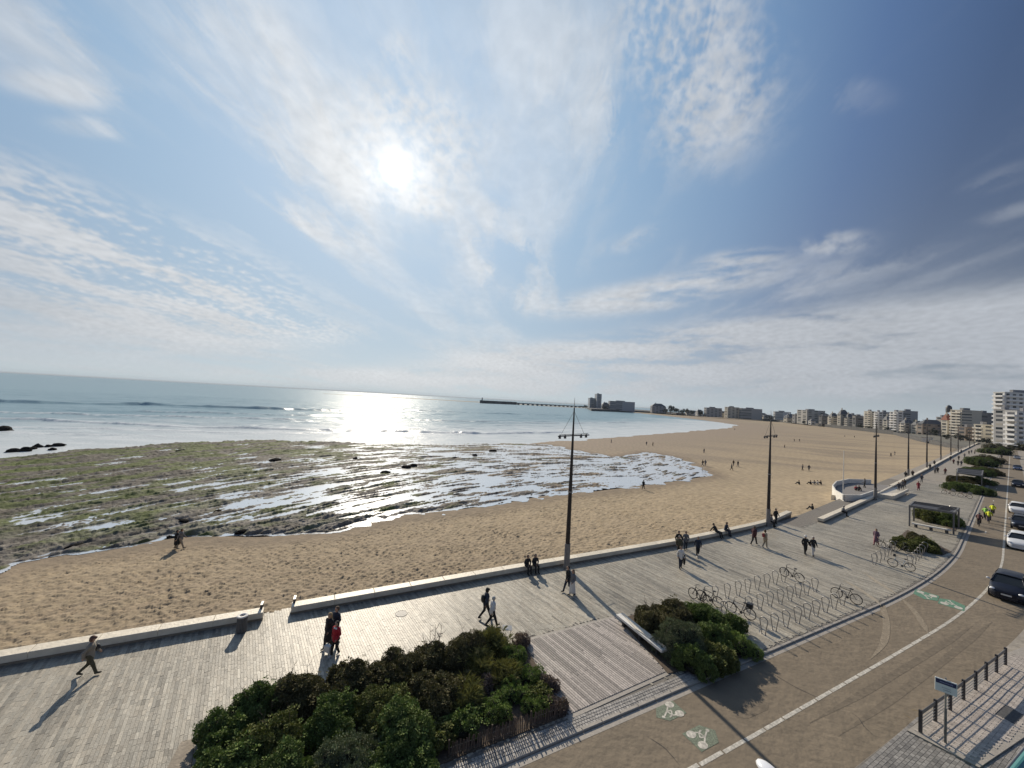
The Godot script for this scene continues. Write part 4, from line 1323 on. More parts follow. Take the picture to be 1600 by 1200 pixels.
func make_beds() -> void:
	for e in [[BED1, "soil of the big shrub bed at the near edge"], [BED2, "soil of the shrub bed beside the long stone bench"], [BED3, "soil of the small hedge bed by the far bicycle stands"], [BED4, "soil of the bed under the steel pergola"]]:
		var st := stool()
		prism(st, shrunk(e[0], 0.0), -0.1, 0.03)
		var o := struct("bed_soil", done(st), M.earth)
		tag(o, e[1])
	var g1 := "dense shrubs of the big near bed"
	var list := [
		[Vector2(-9.54, -14.29), 0.72, 1.05, "green", "bright green shrub at the left tip of the near bed"], [Vector2(-9.15, -15.19), 0.75, 1.25, "green", "green shrub with a bare forked stem at the back left of the near bed"], [Vector2(-7.96, -15.98), 0.85, 1.2, "dark", "brownish shrub behind the yellow-green one at the back of the near bed"],
		[Vector2(-6.29, -16.77), 0.85, 1.15, "dark", "dark brown shrub nearest the family with the red jacket"], [Vector2(-4.44, -17.65), 0.9, 1.25, "dark", "tall dark shrub at the back middle of the near bed"], [Vector2(-2.98, -18.58), 0.75, 1.2, "dark", "dark shrub with the thick bare stem at the back of the near bed"],
		[Vector2(-1.63, -18.91), 0.8, 1.45, "dark", "tallest rounded dark shrub at the back right of the near bed"], [Vector2(-8.30, -13.08), 0.8, 1.2, "green", "green shrub at the lower left corner of the near bed"], [Vector2(-7.56, -13.92), 0.85, 1.15, "olive", "yellow-green shrub in the left part of the near bed"],
		[Vector2(-6.02, -14.78), 0.95, 1.2, "green", "broad green shrub in the middle of the near bed"], [Vector2(-4.28, -15.61), 0.9, 1.25, "olive", "olive shrub right of the middle of the near bed"], [Vector2(-2.52, -16.36), 0.9, 1.3, "dark", "dark shrub left of the dry purple stems in the near bed"],
		[Vector2(-6.49, -12.57), 0.9, 1.25, "green", "green shrub at the bottom edge left in the near bed"], [Vector2(-4.68, -13.29), 0.9, 1.3, "silver", "grey green shrub at the bottom edge in the middle of the near bed"], [Vector2(-3.17, -14.18), 0.85, 1.55, "green", "large bright green domed shrub at the front of the near bed"],
		[Vector2(-2.01, -17.08), 0.5, 0.9, "dark", "small dark shrub behind the dry purple stems in the near bed"], [Vector2(-3.22, -12.42), 1.0, 1.2, "green", "green shrub cut by the bottom edge, right one"], [Vector2(-5.05, -11.91), 1.0, 1.1, "olive", "olive shrub cut by the bottom edge, left one"], [Vector2(-2.27, -13.42), 0.6, 0.8, "green", "low green shrub by the left end of the picket fence"]]
	var n := 0
	for e in list:
		var q: Vector2 = e[0]
		var t := make_shrub("shrub", e[4], Vector3(q.x, 0, q.y), e[1] * 1.06, e[1] * rng.randf_range(0.95, 1.15), e[2] * 0.88, e[3], g1, 1.0, rng.randf() * TAU)
		if n in [1, 2, 4, 5, 6, 8]:
			for i in 3 if n != 5 else 5:
				bare_stem(t, Vector3(rng.randfn() * 0.25, e[2] * 0.35, rng.randfn() * 0.25), e[2] * rng.randf_range(0.9, 1.35), 0.016 if n != 5 else 0.026)
		n += 1
	list = [
		[Vector2(-0.15, -19.96), 0.7, 0.8, "grassy", "yellowish feathery plant at the back right corner of the near bed"], [Vector2(-0.90, -18.53), 0.65, 0.7, "grassy", "yellowish feathery plant beside the tallest dark shrub"], [Vector2(0.76, -19.33), 0.5, 0.65, "fresh", "fresh green plant at the right edge of the near bed, rear one"],
		[Vector2(1.52, -18.22), 0.55, 0.6, "fresh", "fresh green plant at the right edge of the near bed, middle one"], [Vector2(0.75, -17.10), 0.6, 0.6, "fresh", "broad leafy green plant in the right half of the near bed"], [Vector2(1.99, -17.01), 0.5, 0.45, "olive", "low olive plant at the front right corner of the near bed"],
		[Vector2(-1.11, -16.46), 0.5, 0.55, "grassy", "feathery plant between the dry purple stems and the fence"], [Vector2(0.46, -18.14), 0.5, 0.5, "grassy", "feathery plant right of the dry purple stems"], [Vector2(1.68, -16.42), 0.45, 0.45, "fresh", "fresh green tuft behind the right half of the picket fence"],
		[Vector2(-0.46, -17.45), 0.4, 0.5, "dead", "tangle of dry purple-brown stems in the near bed"], [Vector2(-0.03, -16.05), 0.55, 0.5, "fresh", "low green plant behind the middle of the picket fence"], [Vector2(-1.13, -15.32), 0.6, 0.6, "green", "leafy green plant behind the left half of the picket fence"],
		[Vector2(-1.87, -14.77), 0.45, 0.5, "olive", "small olive plant by the left end of the picket fence"], [Vector2(1.27, -20.69), 0.35, 0.55, "dead", "dry brown stems at the corner by the little white board"], [Vector2(2.57, -16.61), 0.35, 0.3, "dead", "dry brown tuft at the right end of the picket fence"], [Vector2(2.42, -17.78), 0.3, 0.35, "dead", "dry brown tuft at the edge of the board deck"]]
	for e in list:
		var q: Vector2 = e[0]
		var t := make_shrub("plant", e[4], Vector3(q.x, 0, q.y), e[1], e[1], e[2], e[3], "low plants in the right part of the near bed", 0.8, rng.randf() * TAU)
		if e[3] == "dead":
			for i in 7: bare_stem(t, Vector3(rng.randfn() * 0.2, 0.02, rng.randfn() * 0.2), rng.randf_range(0.5, 1.0), 0.009, 0.5)
	# picket fence
	var fence := thing("picket_fence", "low brown chestnut picket fence along the front of the near bed", "fence", Vector3.ZERO)
	var pts := [Vector3(2.97, 0.00, -16.34), Vector3(-1.52, 0.00, -14.13)]
	var ln: float = pts[0].distance_to(pts[1])
	var d: Vector3 = (pts[1] - pts[0]) / ln
	var woods := []
	for v in 3:
		woods.append(worn(0.10 + 0.03 * v, 0.07 + 0.02 * v, 0.05 + 0.016 * v, 0.85, 1.5, 0.4, 0.5))
	var picks := []
	for v in 3:
		var st := stool()
		box(st, Vector3(0, 0, 0), Vector3(0.042, 0.52 + 0.03 * v, 0.022), Basis.IDENTITY, 0.012)
		picks.append(done(st))
	for i in int(ln / 0.085):
		var q := obj("picket", picks[rng.randi() % 3], woods[rng.randi() % 3], fence)
		q.position = pts[0] + d * (i * 0.085) + Vector3(0, rng.randf_range(-0.03, 0.02), 0)
		q.rotation = Vector3(rng.randfn() * 0.05, atan2(-d.z, d.x) + rng.randfn() * 0.1, rng.randfn() * 0.05)
	for y in [0.14, 0.38]:
		var st := stool()
		tube(st, [pts[0] + Vector3(0, y, 0.016), pts[1] + Vector3(0, y, 0.016)], [0.006], 5)
		obj("wire", done(st), M.dark_steel, fence)
	for i in 4:
		var st := stool()
		tube(st, [Vector3(0, -0.1, 0), Vector3(0, 0.62, 0)], [0.035, 0.03], 7)
		var q := obj("fence_post", done(st), woods[0], fence)
		q.position = pts[0].lerp(pts[1], i / 3.0) + Vector3(0, 0, -0.05)
	# bed beside the bench
	var g2 := "dense shrubs of the bed beside the long bench"
	list = [
		[Vector2(8.77, -22.74), 0.75, 1.25, "dark", "dark brown shrub behind the upper end of the long bench"], [Vector2(10.41, -23.47), 0.95, 1.25, "dark", "dark shrub with a bare stem at the back of the bench bed"], [Vector2(12.34, -23.65), 0.9, 1.15, "green", "green shrub at the back right of the bench bed beside the bicycles"],
		[Vector2(9.57, -20.68), 0.95, 1.45, "silver", "large grey green domed shrub in the middle of the bench bed"], [Vector2(11.60, -21.49), 0.85, 1.1, "green", "dark green shrub right of the domed one in the bench bed"], [Vector2(13.58, -23.13), 0.6, 0.85, "green", "low green shrub at the right corner nearest the bicycle stands"],
		[Vector2(13.09, -21.19), 0.62, 0.8, "fresh", "fresh green shrub at the right tip of the bench bed"], [Vector2(11.11, -19.93), 0.62, 0.9, "olive", "yellow-green shrub at the front right of the bench bed"], [Vector2(9.83, -19.55), 0.7, 0.95, "green", "low dark shrub at the front corner of the bench bed"], [Vector2(9.64, -21.65), 0.6, 1.2, "dark", "brown shrub pressed against the middle of the long bench"]]
	n = 0
	for e in list:
		var q: Vector2 = e[0]
		var t := make_shrub("shrub", e[4], Vector3(q.x, 0, q.y), e[1] * 1.15, e[1] * 1.1, e[2], e[3], g2, 1.0, rng.randf() * TAU)
		if n in [0, 1, 2]:
			for i in 3: bare_stem(t, Vector3(rng.randfn() * 0.3, 0.5, rng.randfn() * 0.3), rng.randf_range(1.0, 1.5), 0.02)
		n += 1
	# hedges farther along
	var far := [
		[Vector3(41.21, 0.00, -39.73), 1.5, 0.9, 0.9, "olive", "hedge bush at the left end of the small bed by the far stands"], [Vector3(42.87, 0.00, -39.64), 1.5, 1.0, 0.8, "olive", "hedge bush at the right end of the small bed by the far stands"], [Vector3(44.06, 0.00, -41.57), 1.4, 0.8, 0.9, "dark", "hedge bush at the back of the small bed by the far stands"],
		[Vector3(56.23, 0.00, -51.64), 2.0, 1.2, 1.3, "olive", "dark green bush under the left half of the pergola"], [Vector3(56.96, 0.00, -50.18), 2.0, 1.2, 1.3, "green", "dark green bush under the right half of the pergola"],
		[Vector3(88.57, 0.00, -75.96), 2.6, 2.2, 2.2, "green", "broad dark hedge behind the two hire bicycles, left half"], [Vector3(89.45, 0.00, -74.08), 2.8, 2.2, 2.0, "green", "broad dark hedge behind the two hire bicycles, right half"], [Vector3(100.79, 0.00, -85.48), 3.2, 2.4, 2.0, "dark", "hedge under the second pergola, left half"], [Vector3(105.95, 0.00, -86.80), 3.0, 2.2, 1.8, "green", "hedge under the second pergola, right half"],
		[Vector3(122.08, 0.00, -100.99), 3.5, 3.0, 2.8, "green", "wide shrub clump beyond the second pergola, left"], [Vector3(129.07, 0.00, -104.76), 3.4, 3.0, 2.4, "dark", "wide shrub clump beyond the second pergola, right"], [Vector3(154.01, 0.00, -126.20), 4.0, 3.5, 4.0, "green", "shrub clump with pale left side in mid distance"], [Vector3(172.80, 0.00, -139.14), 4.5, 3.5, 3.6, "dark", "dark shrub clump at the kerb in mid distance"],
		[Vector3(230.75, 0.00, -183.61), 6.0, 5.0, 5.2, "green", "dark tree-like clump where the far promenade narrows"], [Vector3(280.69, 0.00, -221.89), 6.0, 5.0, 4.6, "dark", "last dark clump before the far crossing"], [Vector3(299.98, 0.00, -224.44), 5.0, 5.0, 6.0, "dark", "dark tree clump on the far right of the road"]]
	for e in far:
		make_shrub("hedge_bush", e[5], e[0], e[1], e[2], e[3] * (0.72 if e[3] > 1.5 else 1.0), e[4], "hedges between the far promenade and the road", 0.4 if e[1] > 2.2 else 0.7, deg_to_rad(37.0))

# ---------------------------------------------------------------- lamps, benches, stands
func make_furniture() -> void:
	# lamp masts
	var src := thing("lamp_mast", "tall dark lamp mast, nearest of the row, with a grey foot by the bench wall", "street lamp", Vector3(5.00, 0.00, -30.25), 0, "tall lamp masts along the promenade")
	var st := stool()
	tube(st, [Vector3(0, -0.05, 0), Vector3(0, 1.95, 0)], [0.23, 0.22], 16)
	obj("foot", done(st), M.concrete, src)
	st = stool()
	tube(st, [Vector3(0, 1.93, 0), Vector3(0, 5.9, 0), Vector3(0, 12.45, 0)], [0.175, 0.145, 0.048], 14)
	obj("mast", done(st), M.mast, src)
	st = stool()
	tube(st, [Vector3(0, 5.88, 0), Vector3(0, 5.96, 0)], [0.195, 0.192], 14)
	obj("band", done(st), M.steel, src)
	st = stool()
	tube(st, [Vector3(0, 12.45, 0), Vector3(0, 13.25, 0)], [0.03, 0.012], 8)
	obj("spike", done(st), M.steel, src)
	st = stool()
	tube(st, [Vector3(-1.4, 10.22, 0), Vector3(1.6, 10.34, 0)], [0.045, 0.045], 8)
	tube(st, [Vector3(-1.3, 10.32, 0.0), Vector3(1.5, 10.45, 0.0)], [0.025, 0.025], 6)
	obj("cross_arm", done(st), M.mast, src)
	for x in [-1.25, -0.75, 0.8, 1.3]:
		st = stool()
		lathe(st, Vector3(x, 10.08 + x * 0.04, 0), [Vector2(0, 0), Vector2(0.09, 0.0), Vector2(0.10, 0.04), Vector2(0.08, 0.2), Vector2(0.04, 0.28), Vector2(0, 0.28)], 10)
		obj("spotlight", done(st), M.dark_steel, src)
	for x in [-1.1, 1.1]:
		st = stool()
		tube(st, [Vector3(x, 10.42, 0), Vector3(0, 12.2, 0)], [0.012], 5)
		obj("stay", done(st), M.dark_steel, src)
	for y in [5.5, 3.1]:
		st = stool()
		tube(st, [Vector3(0.1, y, 0), Vector3(0.8, y - 0.05, 0)], [0.018], 6)
		obj("bracket", done(st), M.dark_steel, src)
	src.rotation.y = deg_to_rad(90.0 - 62.0)
	var lamps := [[Vector3(30.24, 0.00, -44.64), 60.0, "tall dark lamp mast, second of the row, at the end of the curved bench wall"], [Vector3(59.50, 0.00, -62.49), 56.0, "tall dark lamp mast, third of the row, beside the ramp"], [Vector3(93.42, 0.00, -90.13), 53.0, "tall dark lamp mast, fourth of the row, behind the group at the wall"],
		[Vector3(116.81, 0.00, -107.72), 53.0, "tall dark lamp mast, fifth of the row"], [Vector3(152.99, 0.00, -136.53), 53.0, "tall dark lamp mast, sixth of the row, far away"], [Vector3(178.03, 0.00, -155.29), 53.0, "tall dark lamp mast, seventh of the row, far away"], [Vector3(206.31, 0.00, -177.04), 53.0, "tall dark lamp mast, eighth of the row, far away"],
		[Vector3(262.62, 0.00, -219.74), 53.0, "tall dark lamp mast, ninth of the row, far away"], [Vector3(293.41, 0.00, -243.14), 53.0, "tall dark lamp mast, tenth of the row, near the far crossing"], [Vector3(324.76, 0.00, -266.91), 53.0, "tall dark lamp mast, last of the row, in front of the shops"]]
	for e in lamps: dup(src, e[2], e[0], deg_to_rad(90.0 - e[1]))
	# litter bin
	var bin := thing("litter_bin", "round slatted grey litter bin with a white rim against the left bench wall", "bin", Vector3(-13.34, 0.00, -20.52))
	st = stool()
	lathe(st, Vector3.ZERO, [Vector2(0, 0.02), Vector2(0.2, 0.02), Vector2(0.21, 0.75), Vector2(0, 0.75)], 18)
	obj("drum", done(st), M.dark_steel, bin)
	for i in 22:
		st = stool()
		box(st, Vector3(0, 0.03, 0), Vector3(0.042, 0.74, 0.016), Basis.IDENTITY, 0.004)
		var q := obj("slat", done(st), M.grey_steel, bin)
		var a := TAU * i / 22
		q.position = Vector3(sin(a) * 0.228, 0, cos(a) * 0.228)
		q.rotation.y = a
	st = stool()
	lathe(st, Vector3(0, 0.78, 0), [Vector2(0.12, 0.0), Vector2(0.25, 0.0), Vector2(0.265, 0.03), Vector2(0.25, 0.06), Vector2(0.12, 0.06), Vector2(0.12, -0.2)], 22)
	obj("rim", done(st), M.render_white, bin)
	# the long tapering bench
	var bn := thing("tapered_bench", "long pale stone bench narrowing to one end beside the shrub bed", "bench", Vector3.ZERO)
	var a0 := Vector2(6.89, -23.20)
	var a1 := Vector2(8.34, -20.04)
	var dd := (a1 - a0).normalized()
	var nn := Vector2(-dd.y, dd.x)
	if nn.x < 0: nn = -nn
	st = stool()
	prism(st, PackedVector2Array([a0, a0 + nn * 0.5, a1 + nn * 0.5, a1 + nn * 0.08, a1]), 0.40, 0.52)
	obj("seat", done(st), M.render_white, bn)
	st = stool()
	prism(st, PackedVector2Array([a0 + nn * 0.02 + dd * 1.6, a0 + nn * 0.4 + dd * 0.05, a1 + nn * 0.4 - dd * 0.05, a1 + nn * 0.3 - dd * 0.04]), 0.523, 0.575)
	obj("raised_lip", done(st), M.stone, bn)
	for k in [0.12, 0.5, 0.86]:
		var c := a0.lerp(a1, k) + nn * 0.3
		st = stool()
		box(st, Vector3(c.x, 0, c.y), Vector3(0.12, 0.4, 0.3), Basis(Vector3.UP, atan2(dd.x, dd.y) + PI / 2))
		obj("leg", done(st), M.dark_steel, bn)
	# little white board by the near bed
	var ib := thing("notice_board", "small white tilted board on thin legs at the corner of the near bed", "sign", Vector3(0.46, 0.00, -20.89))
	st = stool()
	box(st, Vector3(0, 0.72, 0), Vector3(0.5, 0.02, 0.3), Basis(Vector3.RIGHT, 0.35), 0.004)
	obj("board", done(st), M.render_white, ib)
	for x in [-0.2, 0.2]:
		st = stool()
		tube(st, [Vector3(x, 0, 0), Vector3(x, 0.73, 0)], [0.015], 6)
		obj("leg", done(st), M.dark_steel, ib)
	make_racks()
	make_railing()
	make_pergola()
	# oval street lamp just below the balcony
	var ol := thing("oval_lamp_head", "white oval street lamp head seen from above at the bottom edge", "street lamp", Vector3(5.63, 5.60, -8.05), face(163.0))
	st = stool()
	ball(st, Vector3(0, 0, 0.0), Vector3(0.165, 0.09, 0.29), 8, 16)
	obj("shell", done(st), M.hull_lamp, ol)
	st = stool()
	ball(st, Vector3(0, -0.05, 0.03), Vector3(0.14, 0.07, 0.27), 8, 16)
	obj("lens", done(st), M.glass, ol)
	st = stool()
	tube(st, [Vector3(0, -0.02, 0.3), Vector3(0, -0.05, 0.8), Vector3(0, -0.4, 1.0), Vector3(0, -5.7, 1.0)], [0.04, 0.045, 0.05, 0.07], 10)
	obj("pole", done(st), M.grey_steel, ol)
	# flagpole and beach post building
	var fl := thing("flagpole", "thin pale pole without a flag standing in front of the round beach building", "flagpole", Vector3(54.31, -0.80, -62.50))
	st = stool()
	tube(st, [Vector3(0, -0.3, 0), Vector3(0, 8.3, 0)], [0.075, 0.04], 8)
	ball(st, Vector3(0, 8.33, 0), Vector3(0.07, 0.07, 0.07))
	obj("pole", done(st), M.render_white, fl)
	make_beach_post()

func make_racks() -> void:
	var src := thing("bike_hoop", "", "bicycle stand", Vector3(14.43, 0.00, -26.12))
	var pts := [Vector3(0, -0.05, -0.085), Vector3(0, 0.3, -0.13), Vector3(0, 0.72, -0.20)]
	for i in 9:
		var a := PI * (i / 8.0)
		pts.append(Vector3(0, 0.76 + 0.205 * sin(a), -0.205 * cos(a)))
	pts.append_array([Vector3(0, 0.72, 0.20), Vector3(0, 0.3, 0.13), Vector3(0, -0.05, 0.085)])
	var st := stool()
	tube(st, pts, [0.026], 8)
	obj("hoop", done(st), M.steel, src)
	st = stool()
	for z in [-0.085, 0.085]: lathe(st, Vector3(0, 0.0, z), [Vector2(0, 0.012), Vector2(0.055, 0.012), Vector2(0.06, 0)], 10)
	obj("base_plate", done(st), M.steel, src)
	var rows := [["rear row of near bicycle stands", "from the shrubs", [Vector3(14.57, 0.00, -26.62), Vector3(15.65, 0.00, -27.08), Vector3(16.68, 0.00, -27.54), Vector3(17.64, 0.00, -28.00), Vector3(18.70, 0.00, -28.59), Vector3(19.74, 0.00, -29.09), Vector3(20.74, 0.00, -29.65), Vector3(21.71, 0.00, -30.13)]],
		["middle row of near bicycle stands", "from the shrubs", [Vector3(14.04, 0.00, -24.57), Vector3(16.05, 0.00, -25.35), Vector3(17.06, 0.00, -25.76), Vector3(18.06, 0.00, -26.26), Vector3(19.05, 0.00, -26.68), Vector3(20.09, 0.00, -27.21), Vector3(21.07, 0.00, -27.75), Vector3(22.01, 0.00, -28.21), Vector3(23.07, 0.00, -28.79)]],
		["front row of near bicycle stands", "from the shrubs", [Vector3(15.44, 0.00, -22.93), Vector3(16.39, 0.00, -23.39), Vector3(17.40, 0.00, -23.84), Vector3(18.51, 0.00, -24.38), Vector3(19.50, 0.00, -24.89), Vector3(20.43, 0.00, -25.35), Vector3(21.48, 0.00, -25.90), Vector3(22.47, 0.00, -26.39), Vector3(23.54, 0.00, -26.99)]],
		["left row of far bicycle stands", "from the viewer", [Vector3(33.06, 0.00, -34.71), Vector3(34.03, 0.00, -35.31), Vector3(35.16, 0.00, -36.09), Vector3(36.19, 0.00, -36.81), Vector3(37.23, 0.00, -37.56), Vector3(38.37, 0.00, -38.42)]],
		["right row of far bicycle stands", "from the viewer", [Vector3(36.27, 0.00, -34.73), Vector3(37.40, 0.00, -35.48), Vector3(38.51, 0.00, -36.25), Vector3(39.60, 0.00, -37.05), Vector3(40.73, 0.00, -37.89), Vector3(41.93, 0.00, -38.76)]]]
	var first := true
	for r in rows:
		for i in r[2].size():
			var label: String = "%s steel hoop in the %s, %s" % [ORD[i], r[0], r[1]]
			var turn := face(-36.0 if r[0].begins_with("r") and not r[0].begins_with("right") or r[0].begins_with("m") or r[0].begins_with("f") else -30.0) + rng.randfn() * 0.04
			if first:
				src.position = r[2][i]
				src.rotation.y = turn
				tag(src, label, "", "steel bicycle hoops")
				first = false
			else:
				dup(src, label, r[2][i], turn, "steel bicycle hoops")

func make_railing() -> void:
	var base := [Vector3(17.68, 0.00, -16.44), Vector3(19.03, 0.00, -17.10), Vector3(20.45, 0.00, -17.78), Vector3(21.88, 0.00, -18.49), Vector3(23.29, 0.00, -19.18), Vector3(24.73, 0.00, -19.93), Vector3(26.11, 0.00, -20.61), Vector3(27.47, 0.00, -21.30)]
	var rail := thing("railing", "dark steel railing with thin rods along the paved island", "railing", Vector3.ZERO)
	for p in base:
		var st := stool()
		box(st, p, Vector3(0.075, 0.92, 0.11), Basis(Vector3.UP, deg_to_rad(28.0)), 0.012)
		obj("post", done(st), M.dark_steel, rail)
	for i in base.size() - 1:
		for y in [0.16, 0.29, 0.42, 0.55]:
			var st := stool()
			tube(st, [base[i] + Vector3(0, y, 0), base[i + 1] + Vector3(0, y, 0)], [0.013], 6)
			obj("rod", done(st), M.steel, rail)
		var d: Vector3 = base[i + 1] - base[i]
		var st := stool()
		box(st, (base[i] + base[i + 1]) / 2 + Vector3(0, 0.70, 0), Vector3(0.03, 0.15, d.length() - 0.09), Basis(Vector3.UP, atan2(d.x, d.z)), 0.008)
		obj("top_panel", done(st), M.grey_steel, rail)
	# street sign on a pole
	var sg := thing("street_sign", "white street sign with a dark blue band on a grey pole beside the railing", "sign", Vector3(18.21, 0.00, -16.00))
	var st := stool()
	tube(st, [Vector3(0, 0, 0), Vector3(0, 1.35, 0)], [0.045, 0.045], 12)
	obj("sleeve", done(st), M.grey_steel, sg)
	st = stool()
	tube(st, [Vector3(0, 1.3, 0), Vector3(0, 2.55, 0)], [0.03, 0.03], 12)
	obj("pole", done(st), M.steel, sg)
	var pn := Basis(Vector3.UP, face(222.0))
	st = stool()
	box(st, Vector3(0, 1.98, 0.05), Vector3(0.60, 0.50, 0.05), Basis.IDENTITY, 0.006)
	var panel := obj("panel", done(st), mat(0.62, 0.64, 0.62, 0.5), sg)
	panel.basis = pn
	st = stool()
	box(st, Vector3(0, 2.29, 0.077), Vector3(0.555, 0.16, 0.006))
	var bandm := obj("blue_band", done(st), mat(0.012, 0.016, 0.075, 0.5), panel)
	# lettering too small to be read in the photograph: one pale line on the band, two dark lines below
	for e in [[-0.17, 0.17, 2.37, mat(0.25, 0.27, 0.42, 0.6), 0.045], [-0.11, 0.13, 2.17, mat(0.30, 0.32, 0.36, 0.6), 0.04], [-0.07, 0.12, 2.09, mat(0.13, 0.14, 0.2, 0.6), 0.035]]:
		st = stool()
		var x: float = e[0]
		while x < e[1]:
			var w := rng.randf_range(0.018, 0.032)
			box(st, Vector3(x + w / 2, e[2] - e[4] / 2 + rng.randf() * 0.006, 0.084), Vector3(w * 0.75, e[4] * rng.randf_range(0.6, 1.0), 0.003))
			x += w + 0.006
		obj("lettering", done(st), e[3], panel)
	# teal van parked behind the island, only its roof corner in view
	var van := thing("van", "teal van with roof bars and an amber roof light, only its corner in view", "van", Vector3(17.59, 1.85, -13.40) + Vector3(0, -1.92, 0) + dir(63.5 + 90.0) * 0.94 + dir(63.5) * -0.6, face(63.5))
	var teal := worn(0.055, 0.20, 0.21, 0.35, 0.6, 0.1, 0.0)
	st = stool()
	box(st, Vector3(0, 0.35, 0), Vector3(1.9, 1.5, 4.6), Basis.IDENTITY, 0.14)
	obj("body", done(st), teal, van)
	for x in [-0.96, 0.96]:
		st = stool()
		tube(st, [Vector3(x * 0.9, 1.93, -2.1), Vector3(x * 0.9, 1.95, 2.0)], [0.03], 8)
		obj("roof_bar", done(st), M.steel, van)
		for z in [-1.5, 1.5]:
			st = stool()
			tube(st, [Vector3(x, 0.33, z) + Vector3(0.08, 0, 0), Vector3(x, 0.33, z) - Vector3(0.08, 0, 0)], [0.33], 18)
			obj("wheel", done(st), M.rubber, van)
	st = stool()
	lathe(st, Vector3(-0.75, 1.85, 0.2), [Vector2(0, 0.12), Vector2(0.05, 0.11), Vector2(0.07, 0.0)], 12)
	obj("amber_light", done(st), mat(0.75, 0.33, 0.03, 0.3), van)
	st = stool()
	box(st, Vector3(0, 1.1, 2.27), Vector3(1.6, 0.55, 0.06), Basis.IDENTITY, 0.02)
	obj("windscreen", done(st), M.glass, van)

func make_pergola() -> void:
	var c := [Vector3(49.97, 0.00, -47.98), Vector3(52.51, 0.00, -45.45), Vector3(56.16, 0.00, -48.07), Vector3(53.23, 0.00, -50.57)]
	for v in 2:
		var t := thing("pergola", ["grey steel pergola frame over a planted bed by the far bicycle stands", "second grey steel pergola frame, farther off over the hedge"][v], "pergola", Vector3.ZERO, 0, "steel pergolas over the promenade beds")
		if v == 1: c = [Vector3(96.67, 0.00, -83.15), Vector3(99.06, 0.00, -80.72), Vector3(110.93, 0.00, -90.15), Vector3(107.36, 0.00, -92.09)]
		var hh := 2.35
		for i in 4:
			var st := stool()
			box(st, c[i], Vector3(0.14, hh, 0.14), Basis(Vector3.UP, deg_to_rad(37.0)), 0.01)
			obj("post", done(st), M.grey_steel, t)
			var d: Vector3 = c[(i + 1) % 4] - c[i]
			st = stool()
			box(st, (c[i] + c[(i + 1) % 4]) / 2 + Vector3(0, hh + 0.002 * (i % 2), 0), Vector3(0.16, 0.22, d.length() + 0.14), Basis(Vector3.UP, atan2(d.x, d.z)), 0.01)
			obj("beam", done(st), M.grey_steel, t)
		for i in range(1, 40):
			var a: Vector3 = c[0].lerp(c[1], i / 40.0)
			var b: Vector3 = c[3].lerp(c[2], i / 40.0)
			var st := stool()
			box(st, (a + b) / 2 + Vector3(0, hh + 0.12, 0), Vector3(0.15, 0.05, a.distance_to(b) - 0.15), Basis(Vector3.UP, atan2((b - a).x, (b - a).z)))
			obj("slat", done(st), M.dark_steel, t)
		var st := stool()
		var d: Vector3 = c[1] - c[0]
		box(st, (c[0] + c[1]) / 2 + Vector3(0, 0.36, 0), Vector3(0.45, 0.12, d.length() - 0.4), Basis(Vector3.UP, atan2(d.x, d.z)), 0.015)
		obj("bench_seat", done(st), M.render_white, t)
		st = stool()
		for k in [0.15, 0.5, 0.85]: box(st, c[0].lerp(c[1], k), Vector3(0.2, 0.36, 0.2))
		obj("bench_leg", done(st), M.dark_steel, t)
		if v == 0:
			st = stool()
			tube(st, [c[1] + Vector3(0.2, hh, 0.1), c[1] + Vector3(0.25, hh + 0.5, 0.1), c[1] + Vector3(-0.5, hh + 0.9, 0)], [0.05, 0.05, 0.04], 8)
			obj("spot_arm", done(st), M.steel, t)

func make_beach_post() -> void:
	var t := thing("beach_building", "low white round-ended beach building with a roof terrace beside the ramp", "building", Vector3.ZERO)
	# outline from the promenade to the rounded end on the sand
	var p := [Vector2(76.32, -75.41), Vector2(64.04, -66.75), Vector2(55.74, -60.91), Vector2(52.43, -60.23), Vector2(54.37, -64.19), Vector2(57.51, -68.45), Vector2(62.07, -73.03), Vector2(67.47, -76.56), Vector2(72.56, -77.26), Vector2(75.93, -76.41)]
	var o := PackedVector2Array(p)
	var st := stool()
	prism(st, o, -1.6, 0.10)
	obj("wall", done(st), M.render_white, t)
	var inner := shrunk(p, 0.18)
	st = stool()
	flat(st)
	for i in p.size() - 3:
		var k := i + 1
		var a: Vector2 = o[k]
		var b: Vector2 = o[k + 1]
		var n := (b - a).normalized().orthogonal() * 0.16
		if not Geometry2D.is_point_in_polygon((a + b) / 2 + n, o): n = -n
		var y0 := 0.10
		var y1 := 0.95
		quad(st, Vector3(a.x, y0, a.y), Vector3(b.x, y0, b.y), Vector3(b.x, y1, b.y), Vector3(a.x, y1, a.y))
		quad(st, Vector3(b.x + n.x, y0, b.y + n.y), Vector3(a.x + n.x, y0, a.y + n.y), Vector3(a.x + n.x, y1, a.y + n.y), Vector3(b.x + n.x, y1, b.y + n.y))
		quad(st, Vector3(a.x, y1, a.y), Vector3(b.x, y1, b.y), Vector3(b.x + n.x, y1, b.y + n.y), Vector3(a.x + n.x, y1, a.y + n.y))
	obj("parapet", done(st), M.render_white, t)
	st = stool()
	prism(st, inner, 0.1, 0.14)
	obj("terrace_floor", done(st), M.concrete, t)
	st = stool()
	var q := Vector2(55.38, -61.97)
	box(st, Vector3(q.x, -1.2, q.y + 0.06), Vector3(1.6, 1.6, 0.08), Basis(Vector3.UP, deg_to_rad(30.0)))
	obj("door", done(st), M.stone, t)
	st = stool()
	q = Vector2(54.42, -63.73)
	box(st, Vector3(q.x, -1.4, q.y + 0.02), Vector3(1.6, 1.5, 0.1), Basis(Vector3.UP, deg_to_rad(-35.0)))
	obj("shutter", done(st), M.stone, t)

